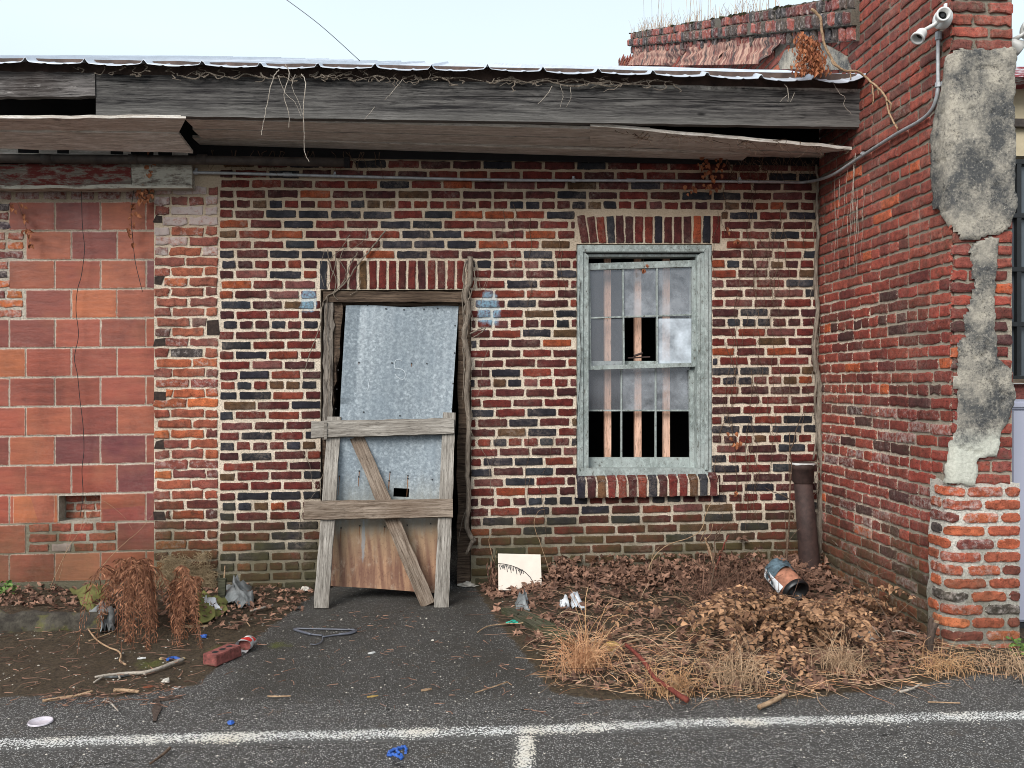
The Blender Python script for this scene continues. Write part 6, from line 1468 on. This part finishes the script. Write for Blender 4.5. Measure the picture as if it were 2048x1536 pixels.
sheetlet('mossy_cloth', 'mosscloth', [(140, 1188), (212, 1172), (214, 1205), (178, 1232)], 'olive green moss covered cloth hanging over the rotten timber', 'cloth', 0.05, 0.02)
sheetlet('mossy_cloth', 'mosscloth', [(395, 1195), (452, 1200), (448, 1232), (392, 1262)], 'moss stained grey cloth right of the ferns', 'cloth', 0.03, 0.03)
sheetlet('plastic_film', 'grey_film', [(175, 1232), (232, 1225), (225, 1270), (185, 1260)], 'crumpled dark grey plastic left of the large fern', 'plastic film', 0.06, 0.05)
sheetlet('plastic_film', 'grey_film', [(450, 1182), (492, 1178), (510, 1215), (462, 1222)], 'crumpled grey plastic behind the loose brick near the wall', 'plastic film', 0.07, 0.05)
sheetlet('plastic_film', 'white_cloth', [(402, 1205), (425, 1208), (440, 1228), (410, 1222)], 'torn whitish plastic scrap on the moss stained cloth', 'plastic film', 0.035, 0.03)
sheetlet('plastic_film', 'grey_film', [(1035, 1203), (1060, 1205), (1058, 1228), (1032, 1226)], 'grey plastic bag in the leaves below the drawn board', 'plastic film', 0.05, 0.04)
sheetlet('foil_wrapper', 'foil', [(1141, 1196), (1157, 1198), (1166, 1222), (1146, 1220)], 'crinkled silver wrapper in the leaf drift', 'wrapper', 0.05, 0.03)
sheetlet('foil_wrapper', 'white_cloth', [(1120, 1205), (1138, 1206), (1136, 1222), (1118, 1218)], 'small pale wrapper beside the silver one', 'wrapper', 0.03, 0.03)
# broken post
mb = MB(); p = gp(444, 1206); mb.box(p + Vector((0, 0, 0.07)), (0.042, 0.03, 0.16), Matrix.Rotation(0.05, 3, 'Y')); thing_mesh(mb, 'post_stub', M['green_board'], 'short weathered wooden stake beside the brick pier', 'stake')
mb = MB(); p = gp(430, 1200); mb.tube([gp(446, 1192), gp(446, 1192) + Vector((0.01, 0.01, 0.19))], [0.006, 0.004], 6); thing_mesh(mb, 'thin_stick', M['twig_tan'], 'thin pale stick standing behind the wooden stake', 'stick')
# loose brick with core holes
pA, pB = gp(418, 1328), gp(462, 1300); ex = (pB - pA).normalized()
BR = empty('loose_brick', (pA + pB) / 2, 'loose red brick with three core holes on the asphalt edge', 'brick')
ang = math.atan2(ex.y, ex.x); Rz = Matrix.Rotation(ang - 0.25, 3, 'Z'); c0 = (gp(445, 1322)); c0.z = 0.032
import bmesh
def beveled(name, c, d, rot, mat, parent, bev=0.004, holes_=()):
    bm = bmesh.new(); bmesh.ops.create_cube(bm, size=1.0)
    for v in bm.verts: v.co = Vector((v.co.x * d[0], v.co.y * d[1], v.co.z * d[2]))
    bmesh.ops.bevel(bm, geom=list(bm.edges), offset=bev, segments=2, affect='EDGES'); me = bpy.data.meshes.new(name)
    for v in bm.verts: v.co = (rot @ v.co) + c
    mb2 = MB(); idx = {v: i for i, v in enumerate(bm.verts)}; mb2.add([v.co for v in bm.verts], [[idx[v] for v in f.verts] for f in bm.faces]); bm.free(); return mb2.build(name, mat, parent)
beveled('body', c0, (0.18, 0.088, 0.055), Rz, M['brick_red'], BR)
for k in (-1, 0, 1):
    mb = MB(); cc = c0 + Rz @ Vector((k * 0.05, 0, 0.0278)); mb.add([cc + Vector((math.cos(6.283 * i / 14) * 0.016, math.sin(6.283 * i / 14) * 0.016, 0.0004)) for i in range(14)], [tuple(range(14))]); mb.build('core_hole_shade', M['black'], BR)  # flat black discs paint the dark inside the core holes
# crushed cup
cA = gp(486, 1306, 0.028); cB = gp(508, 1288, 0.028)
CU = empty('crushed_cup', (cA + cB) / 2, 'crushed clear cup with red and white print beside the loose brick', 'cup')
ax = (cB - cA).normalized(); mb = MB(); n = 22; Lc = 0.10
sdv = ax.cross(Vector((0, 0, 1))).normalized(); vs = []
for i in range(9):
    t = i / 8; 
    for k in range(n): an = 6.283 * k / n; r = (0.040 - 0.008 * t) * (1 + 0.09 * math.sin(an * 3 + i)); vs.append(cA + ax * Lc * t + sdv * math.cos(an) * r + Vector((0, 0, 1)) * math.sin(an) * r * 0.85 + Vector((0, 0, 0.006)))
mb.add(vs, [(i * n + k, i * n + (k + 1) % n, (i + 1) * n + (k + 1) % n, (i + 1) * n + k) for i in range(8) for k in range(n)] + [tuple(8 * n + k for k in range(n))]); mb.build('cup_wall', M['cup'], CU, True)
for (i0, i1, k0, k1, mt) in ((1, 4, 2, 7, 'red_plastic'), (4, 7, 5, 9, 'white_enamel'), (0, 2, 13, 19, 'red_plastic'), (5, 7, 1, 4, 'red_plastic')):
    q = MB(); ctr = cA + ax * Lc * 0.5 + Vector((0, 0, 0.006)); vv = []
    for i in range(i0, i1 + 1):
        for k in range(k0, k1 + 1): p = vs[i * n + k % n]; cc = cA + ax * Lc * i / 8 + Vector((0, 0, 0.006)); vv.append(p + (p - cc).normalized() * 0.0015)
    m = k1 - k0 + 1; q.add(vv, [(i * m + k, i * m + k + 1, (i + 1) * m + k + 1, (i + 1) * m + k) for i in range(i1 - i0) for k in range(m - 1)]); q.build('print', M[mt], CU)
mb = MB(); mb.add([cA - ax * 0.001 + sdv * math.cos(6.283 * k / 16) * 0.034 + Vector((0, 0, math.sin(6.283 * k / 16) * 0.029 + 0.006)) + ax * 0.03 for k in range(16)], [tuple(range(16))]); mb.build('stuffed_leaves', M['brick_red'], CU)
# clothes hanger
HA = empty('clothes_hanger', gp(650, 1270), 'grey plastic clothes hanger lying flat on the asphalt', 'hanger')
mb = MB(); L = [(645, 1274), (620, 1271), (600, 1266), (588, 1262), (592, 1260), (610, 1260), (650, 1261), (690, 1262), (708, 1262), (713, 1265), (700, 1270), (670, 1273), (645, 1277)]
P = smoothpath([gp(*q, 0.008) for q in L], 4); mb.tube(P, 0.0052, 6); mb.tube(smoothpath([gp(*q, 0.009) for q in [(588, 1262), (604, 1267), (622, 1272)]], 3), 0.0075, 6); mb.tube(smoothpath([gp(*q, 0.009) for q in [(712, 1264), (696, 1270), (678, 1272)]], 3), 0.0075, 6)
M['hanger'] = simple('hanger_grey', (0.085, 0.09, 0.11), 0.4); mb.build('frame', M['hanger'], HA, True)
mb = MB(); mb.tube(smoothpath([gp(*q, 0.008) for q in [(645, 1276), (645, 1283), (640, 1289), (630, 1292), (621, 1291)]], 4), 0.003, 6); mb.build('hook', M['hanger'], HA, True)
# blue rubber pieces
def crumple(name, mat, px, py, s, label, cat, fl=0.5, lift=0.004, group=None):
    p = gp(px, py, lift); bm = bmesh.new(); bmesh.ops.create_icosphere(bm, subdivisions=3, radius=1.0); sd_ = R.uniform(0, 99); mb = MB(); idx = {v: i for i, v in enumerate(bm.verts)}; vs = []
    for v in bm.verts:
        c_ = v.co; r = 1 + 0.45 * mnoise.noise(c_ * 1.8 + Vector((sd_, 0, 0))) + 0.25 * mnoise.noise(c_ * 4 + Vector((sd_, 3, 0))); vs.append(p + Vector((c_.x * r * s[0], c_.y * r * s[1], max(-0.2, c_.z) * r * s[2] + s[2] * 0.3)))
    mb.add(vs, [[idx[v] for v in f.verts] for f in bm.faces]); bm.free(); mb.a['tone'] = [0.5] * len(mb.v)
    return thing_mesh(mb, name, M[mat], label, cat, group, smooth=False)
crumple('rubber_scrap', 'blue', 407, 1276, (0.018, 0.014, 0.012), 'small blue rubber scrap below the right fern', 'rubber scrap')
crumple('bottle_stopper', 'blue', 462, 1449, (0.014, 0.014, 0.010), 'blue bottle cap on the asphalt above the white line', 'bottle cap')
crumple('blue_lighter', 'blue', 1528, 1346, (0.028, 0.008, 0.008), 'blue lighter at the front of the tan shrub', 'lighter')
GL = empty('rubber_glove', gp(795, 1510), 'torn blue rubber glove on the asphalt beside the parking stall line', 'glove')
for k, L in enumerate(([(776, 1508), (784, 1504), (796, 1500), (806, 1497), (813, 1503), (810, 1509)], [(775, 1512), (786, 1512), (796, 1514), (803, 1520)], [(796, 1500), (794, 1506), (798, 1509)], [(803, 1512), (804, 1518), (800, 1519)])):
    mb = MB(); mb.tube(wob(smoothpath([gp(*q, 0.006) for q in L], 4), 0.0015), [0.0075, 0.005] if k < 2 else [0.005, 0.004], 6, True, 0.35); mb.build('finger' if k else 'cuff', M['blue'], GL)
KN = empty('blue_clip', gp(345, 1322), 'small blue clip with tan knobs on the left dirt patch', 'clip')
for (px, s_) in ((322, 0.014), (368, 0.012)):
    mb = MB(); p = gp(px, 1320, 0.006); pebble(mb, p, s_, 0.7); mb.build('knob', M['rubber_band'], KN)
mb = MB(); mb.tube(smoothpath([gp(*q, 0.008) for q in [(335, 1322), (348, 1319), (360, 1323)]], 4), 0.008, 6, True, 0.3); mb.build('strap', M['blue'], KN)
# lid
mb = MB(); p = gp(81, 1446, 0.003); ring(mb, p, [(0.0, 0.001), (0.001, 0.040), (0.006, 0.043), (0.007, 0.046), (0.0, 0.047)], 28); M['lid'] = simple('clear_lid', (0.50, 0.46, 0.50), 0.2, 0, 0.2, 40); thing_mesh(mb, 'plastic_disc', M['lid'], 'round clear plastic lid on the asphalt at the far left', 'lid', smooth=True)
# sticks
def stick(name, L, r, mat, label, kids=(), cat='stick', lift=0.012, jit_=0.12):
    e_ = empty(name, gp(*L[0]), label, cat)
    for q in (L,) + tuple(kids):
        mb = MB(); rr = r if q is L else (r[0] * 0.5, r[1] * 0.5); mb.tube(smoothpath([gp(*c, lift + rr[0]) for c in q], 5), list(rr), 7, True, jit_); mb.build('stem' if q is L else 'side_twig', M[mat], e_, True)
stick('long_stick', [(190, 1362), (215, 1358), (255, 1354), (285, 1353), (310, 1347), (340, 1336), (366, 1326)], (0.006, 0.010), 'twig_pale', 'long pale bent stick on the left dirt patch', ([(205, 1360), (188, 1370)], [(285, 1353), (292, 1356)], [(236, 1352), (240, 1364)]))
stick('stick', [(85, 1411), (110, 1407), (140, 1402), (165, 1397), (185, 1391)], (0.007, 0.006), 'twig_tan', 'straight tan stick at the edge of the left asphalt')
stick('stick', [(228, 1390), (250, 1390), (278, 1393)], (0.009, 0.007), 'twig_tan', 'short thick tan stick beside the debris line')
stick('stick', [(208, 1408), (222, 1414), (236, 1429)], (0.004, 0.003), 'twig_pale', 'small crooked twig on the asphalt below the debris line')
stick('vine_runner', [(147, 1225), (165, 1248), (190, 1282), (215, 1300), (236, 1308), (242, 1318), (240, 1328), (252, 1336)], (0.004, 0.005), 'twig_tan', 'long crooked vine runner crossing from the log to the dirt patch')
stick('stick', [(178, 1288), (200, 1280), (230, 1267)], (0.004, 0.003), 'twig_tan', 'short tan stick crossing the vine runner')
stick('stick', [(500, 1228), (522, 1223), (546, 1216)], (0.007, 0.006), 'twig_pale', 'pale split stick left of the barricade')
stick('stick', [(484, 1237), (492, 1248), (500, 1257)], (0.004, 0.003), 'twig_tan', 'tiny curved twig above the clothes hanger')
stick('stick', [(1518, 1425), (1535, 1418), (1555, 1408), (1570, 1399)], (0.011, 0.009), 'twig_tan', 'short thick pale stick on the asphalt right of centre')
stick('red_stick', [(1250, 1312), (1268, 1328), (1290, 1350), (1312, 1380), (1335, 1400), (1358, 1418), (1375, 1428)], (0.009, 0.013), 'twig_red', 'long dark red stick lying out over the asphalt', lift=0.05)
stick('straw_stalk', [(1222, 1335), (1232, 1322), (1255, 1308), (1285, 1300)], (0.007, 0.004), 'twig_tan', 'pale yellow stalk above the red stick', lift=0.05)
stick('stick', [(950, 1392), (985, 1381), (1015, 1370)], (0.003, 0.003), 'twig_tan', 'long thin straw on the asphalt before the orange grass', ([(1015, 1370), (1024, 1376)],))
stick('stick', [(535, 1400), (560, 1400), (582, 1399)], (0.004, 0.003), 'twig_tan', 'thin tan splinter on the middle asphalt')
stick('stick', [(955, 1270), (975, 1258), (1010, 1253), (1050, 1250), (1095, 1228)], (0.003, 0.004), 'twig_tan', 'curved tan twig crossing the green bottle scrap')
stick('stick', [(300, 1536), (320, 1522), (340, 1505)], (0.004, 0.006), 'twig_brown', 'brown twig at the bottom edge left of the blue glove')
stick('stick', [(1800, 1392), (1825, 1385), (1843, 1374)], (0.006, 0.004), 'twig_pale', 'pale crooked twig on the asphalt below the pillar', ([(1825, 1385), (1810, 1380)],))
stick('stick', [(1856, 1411), (1890, 1412), (1920, 1413)], (0.003, 0.003), 'twig_tan', 'thin twig by the line at the right')
def chip(px, py, L, w, ang, mat, label, name='bark_chip', cat='bark chip', th=0.006):
    mb = MB(); p = gp(px, py, th); ca, sa = math.cos(ang), math.sin(ang); vs = []
    for i in range(7):
        t = i / 6 - 0.5; ww = w * (1 - abs(t) * 1.2) * R.uniform(0.8, 1.2) / 2
        for s_ in (-1, 1): vs.append(p + Vector((ca * t * L - sa * s_ * ww, sa * t * L + ca * s_ * ww, 0.3 * th * R.random())))
    b2 = len(vs); vs += [Vector((v.x, v.y, v.z - th)) for v in vs]
    f = [(i * 2, i * 2 + 2, i * 2 + 3, i * 2 + 1) for i in range(6)]; mb.add(vs, f + [tuple(b2 + k for k in q[::-1]) for q in f] + [(i * 2, b2 + i * 2, b2 + i * 2 + 2, i * 2 + 2) for i in range(6)] + [(i * 2 + 1, i * 2 + 3, b2 + i * 2 + 3, b2 + i * 2 + 1) for i in range(6)])
    return thing_mesh(mb, name, M[mat], label, cat)
chip(313, 1422, 0.26, 0.035, 1.85, 'dark_bark', 'dark pointed bark strip just above the white line at the left')
chip(335, 1398, 0.12, 0.05, 0.4, 'dark_bark', 'dark torn bark piece beside the pointed strip')
chip(390, 1252, 0.14, 0.05, 0.1, 'twig_tan', 'flat tan bark flake between the ferns and the brick')
chip(235, 1352, 0.12, 0.05, 0.1, 'grey_film', 'flat dark scrap under the long stick', 'flat_scrap', 'scrap')
chip(853, 1381, 0.05, 0.018, 0.3, 'twig_tan', 'small tan leaf bit in the middle of the asphalt', 'leaf_bit', 'leaf')
chip(300, 1374, 0.06, 0.035, 0.2, 'rustleaf', 'rust coloured leaf on the left dirt patch', 'fallen_leaf', 'leaf', 0.003)
chip(745, 1394, 0.05, 0.012, 0.3, 'ystone', 'yellow splinter on the middle asphalt', 'splinter', 'splinter', 0.005)
chip(743, 1307, 0.04, 0.013, 0.5, 'white_trim', 'white cigarette butt on the asphalt right of the hanger', 'cigarette_butt', 'cigarette butt')
chip(283, 1318, 0.04, 0.014, 0.3, 'white_trim', 'white cigarette butt on the left dirt patch', 'cigarette_butt', 'cigarette butt')
chip(353, 1377, 0.04, 0.014, 0.5, 'white_trim', 'white cigarette butt beside the pale pebble', 'cigarette_butt', 'cigarette butt')
crumple('pebble', 'stone', 331, 1366, (0.018, 0.015, 0.014), 'pale rounded pebble on the left dirt patch', 'pebble')
crumple('pebble', 'ystone', 1224, 1300, (0.052, 0.038, 0.026), 'ochre stone behind the orange grass tuft', 'stone')
crumple('pebble', 'grey_film', 1732, 1280, (0.05, 0.04, 0.035), 'grey stone in the right bed by the wing wall', 'stone')
crumple('pebble', 'stone', 610, 1182, (0.03, 0.02, 0.02), 'pale mortar lump at the left foot of the doorway', 'mortar lump')
crumple('pebble', 'stone', 938, 1172, (0.07, 0.05, 0.022), 'flat greenish mortar lump at the right foot of the doorway', 'mortar lump')
crumple('pebble', 'stone', 865, 1283, (0.008, 0.007, 0.006), 'tiny white pebble on the asphalt before the door', 'pebble')
crumple('bottle_scrap', 'teal', 1027, 1249, (0.042, 0.020, 0.016), 'green plastic bottle scrap at the edge of the leaf bed', 'bottle scrap')
# dark plank in the bed
pa, pb = gp(1018, 1222, 0.03), gp(1132, 1282, 0.025)
bo = board('plank', M['green_board'], pa, pb, 0.11, 0.035, None, nrm=(0, -0.15, 1), rag=0.003); tag(bo, 'dark mossy plank half buried in the leaf bed', 'plank')
# forked stump
ST = empty('forked_stump', gp(1862, 1330), 'dark forked sapling stump beside the foot of the brick pillar', 'stump')
mb = MB(); b0 = gp(1862, 1328); b0.y = YP - 0.10; b0 = Vector((atY(1862, 1325, b0.y).x, b0.y, 0.0))
q = [Vector((atY(px, py, b0.y).x, b0.y, atY(px, py, b0.y).z)) for px, py in ((1862, 1330), (1860, 1310), (1858, 1290), (1864, 1265), (1872, 1245))]; q[0].z = -0.02
mb.tube(smoothpath(q, 5), [0.021, 0.015], 9, True, 0.1); mb.build('trunk', M['dark_bark'], ST, True)
mb = MB(); q = [atY(px, py, b0.y + 0.01) for px, py in ((1861, 1275), (1860, 1250), (1864, 1235))]; mb.tube(smoothpath(q, 4), [0.014, 0.011], 8, True, 0.1); mb.build('fork', M['dark_bark'], ST, True)
mb = MB(); cc = atY(1872, 1244, b0.y); mb.tube([cc - Vector((0, 0, 0.003)), cc + Vector((0.001, 0, 0.006))], 0.014, 9); mb.build('cut_face', M['twig_tan'], ST)
# wrapped bucket
b0 = gp(1590, 1215); BK = empty('wrapped_bucket', b0, 'bucket wrapped in blue grey and white rags lying on its side by the standpipe', 'bucket')
axb = Vector((0.25, -0.75, -0.42)).normalized(); c1 = b0 + Vector((-0.02, 0.10, 0.150)); sa = axb.cross(Vector((0, 0, 1))).normalized(); sb_ = axb.cross(sa).normalized()
def drum(mbx, c, prof, n=28, a0=0, a1=6.2832, cap0=False, cap1=False, nz=0.0):
    vs = []; full = a1 - a0 > 6.28; nn2 = n if full else n + 1
    for (t, r) in prof:
        for k in range(nn2): an = a0 + (a1 - a0) * k / n; rr = r * (1 + nz * mnoise.noise(Vector((an * 1.3, t * 14, 4)))); vs.append(c + (axb * t + sa * math.cos(an) * rr + sb_ * math.sin(an) * rr) * 0.82)
    m = len(prof); mbx.add(vs, [(i * nn2 + k, i * nn2 + (k + 1) % nn2, (i + 1) * nn2 + (k + 1) % nn2, (i + 1) * nn2 + k) for i in range(m - 1) for k in range(nn2 if full else n)] + ([tuple(range(nn2))] if cap0 else []))
mb = MB(); drum(mb, c1, [(-0.14, 0.070), (-0.12, 0.085), (0.0, 0.092), (0.10, 0.094)], cap0=True); mb.build('bucket_wall', M['terracotta'], BK, True)
mb = MB(); drum(mb, c1, [(0.10, 0.094), (0.105, 0.100), (0.145, 0.100), (0.148, 0.094), (0.14, 0.085), (0.06, 0.078), (0.05, 0.001)]); mb.build('black_rim', M['black_plastic'], BK, True)
mb = MB(); drum(mb, c1, [(-0.15, 0.080), (-0.13, 0.094), (-0.09, 0.104), (-0.06, 0.100), (-0.02, 0.102)], nz=0.28); mb.build('blue_rag', M['cloth'], BK, True)
mb = MB(); drum(mb, c1, [(-0.13, 0.096), (-0.09, 0.103), (-0.05, 0.100), (0.0, 0.106), (0.05, 0.101), (0.09, 0.102)], a0=-0.2, a1=0.75, nz=0.3); o_ = mb.build('white_rag', M['white_cloth'], BK, True)
# green weed
mb = MB()
for k in range(60): q = gp(15 + R.gauss(0, 12), 1186 + R.gauss(0, 4), R.random() * 0.05); leaf(mb, q, R.uniform(0.02, 0.04), wide=0.7)
thing_mesh(mb, 'green_weed', M['green'], 'small green weed at the far left of the left bed', 'weed')
mb = MB()
for k in range(50): q = gp(2040 + R.gauss(0, 10), 1300 + R.gauss(0, 8), R.random() * 0.06); leaf(mb, q, R.uniform(0.02, 0.04), wide=0.6)
thing_mesh(mb, 'green_weed', M['green'], 'small green weed right of the brick pillar', 'weed')
# dead clump left of board
mb = MB()
for k in range(60): q = atY(985 + R.gauss(0, 5), R.uniform(1120, 1165), -0.10 - R.random() * 0.04); leaf(mb, q, R.uniform(0.03, 0.06), dirv=Vector((R.gauss(0, .3), -.1, -1)), wide=0.25)
thing_mesh(mb, 'withered_leaves', M['litter'], 'withered leaves hanging on a stalk left of the drawn board', 'dead leaves')

# ================================================================== BEYOND THE PILLAR
NB = empty('neighbouring_building', (4.2, 0.5, 0), 'cream building with dark gridded windows seen past the right edge of the pillar', 'building')
yn = 0.6
def nbq(px0, py0, px1, py1, y, mat, name, th=0.2, parent=NB):
    a, b_ = atY(px0, py0, y), atY(px1, py1, y); mb = MB(); mb.box(((a.x + b_.x) / 2, y + th / 2, (a.z + b_.z) / 2), (abs(b_.x - a.x), th, abs(a.z - b_.z))); return mb.build(name, M[mat], parent)
nbq(1990, 166, 2500, 320, yn, 'cream_paint', 'wall'); nbq(1990, 132, 2500, 165, yn - 0.25, 'redwhite', 'peeling_fascia', 0.3); nbq(1990, 236, 2500, 262, yn - 0.05, 'pipe_black', 'gutter', 0.05)
gl_ = nbq(1990, 322, 2500, 756, yn + 0.05, 'glassdark' if 'glassdark' in M else 'glass_mid', 'window_glass', 0.01)
gd = simple('dark_pane', (0.085, 0.10, 0.115), 0.12, 0, 0.2, 2, 0.0); gl_.data.materials[0] = gd
mb = MB()
for py in (322, 430, 538, 648, 756): a = atY(1990, py, yn); mb.box((a.x + 1, yn + 0.02, a.z), (2.4, 0.04, 0.035))
for px in (2039, 2150, 2260): a = atY(px, 540, yn); t0_, t1_ = atY(px, 322, yn).z, atY(px, 756, yn).z; mb.box((a.x, yn + 0.02, (t0_ + t1_) / 2), (0.035, 0.036, t0_ - t1_ - 0.04))
mb.build('window_bars', M['winframe'], NB)
nbq(1990, 758, 2500, 767, yn - 0.06, 'brown_board', 'window_sill', 0.1); 
mb = MB(); a, b_ = atY(1990, 768, yn), atY(2500, 1180, yn); mb.box(((a.x + b_.x) / 2, yn + 0.1, a.z / 2), (b_.x - a.x, 0.2, a.z)); mb.build('lower_wall', M['brick_red'], NB)
TK = empty('storage_cabinet', (atY(2060, 1250, -1.3).x, -1.1, 0), 'pale lilac grey cabinet with a black base cut off by the right edge', 'cabinet')
x0_ = atY(2023, 1000, -1.3).x; zt = atY(2030, 810, -1.3).z; zb_ = atY(2030, 1252, -1.3).z
beveled('body', Vector((x0_ + 0.35, -1.0, (zt + zb_) / 2)), (0.7, 0.6, zt - zb_ - 0.04), Matrix.Identity(3), M['tank'], TK, 0.012)
beveled('lid', Vector((x0_ + 0.35, -1.0, zt)), (0.73, 0.63, 0.04), Matrix.Identity(3), M['tank'], TK, 0.01)
beveled('base', Vector((x0_ + 0.35, -0.99, zb_ / 2 + 0.01)), (0.68, 0.58, zb_ + 0.02), Matrix.Identity(3), M['dark_bed'], TK, 0.01)
lf2 = atY(2062, 58, -1.5)
floodlight(lf2, 'white floodlight at the right edge of the picture beyond the pillar', aim1=Vector((-0.45, -0.9, -0.1)), aim2=Vector((0.8, -0.2, -0.5)))

# repeats of one kind carry one group
from collections import defaultdict
_c = defaultdict(list)
for o in S.objects:
    if o.parent is None and o.get('category') and not o.get('group') and o.get('kind') is None: _c[o['category']].append(o)
WORDS = {'stick': 'sticks lying on the ground', 'twig': 'arching twigs in the beds', 'vine': 'bare vines on the building', 'creeper': 'dead creeper stems on the wall', 'bark chip': 'bark chips on the ground', 'cigarette butt': 'cigarette butts',
         'plastic film': 'plastic scraps in the beds', 'cloth': 'mossy cloths in the left bed', 'dry roots': 'dry rootlet mats on the pier', 'shrub': 'dead shrubs in the right bed', 'sapling': 'bare saplings in the right bed', 'pebble': 'pebbles', 'stone': 'loose stones', 'mortar lump': 'mortar lumps by the door', 'wrapper': 'wrappers in the leaves', 'weed': 'green weeds'}
for k, L in _c.items():
    if len(L) > 1 and k in WORDS:
        for o in L: o['group'] = WORDS[k]
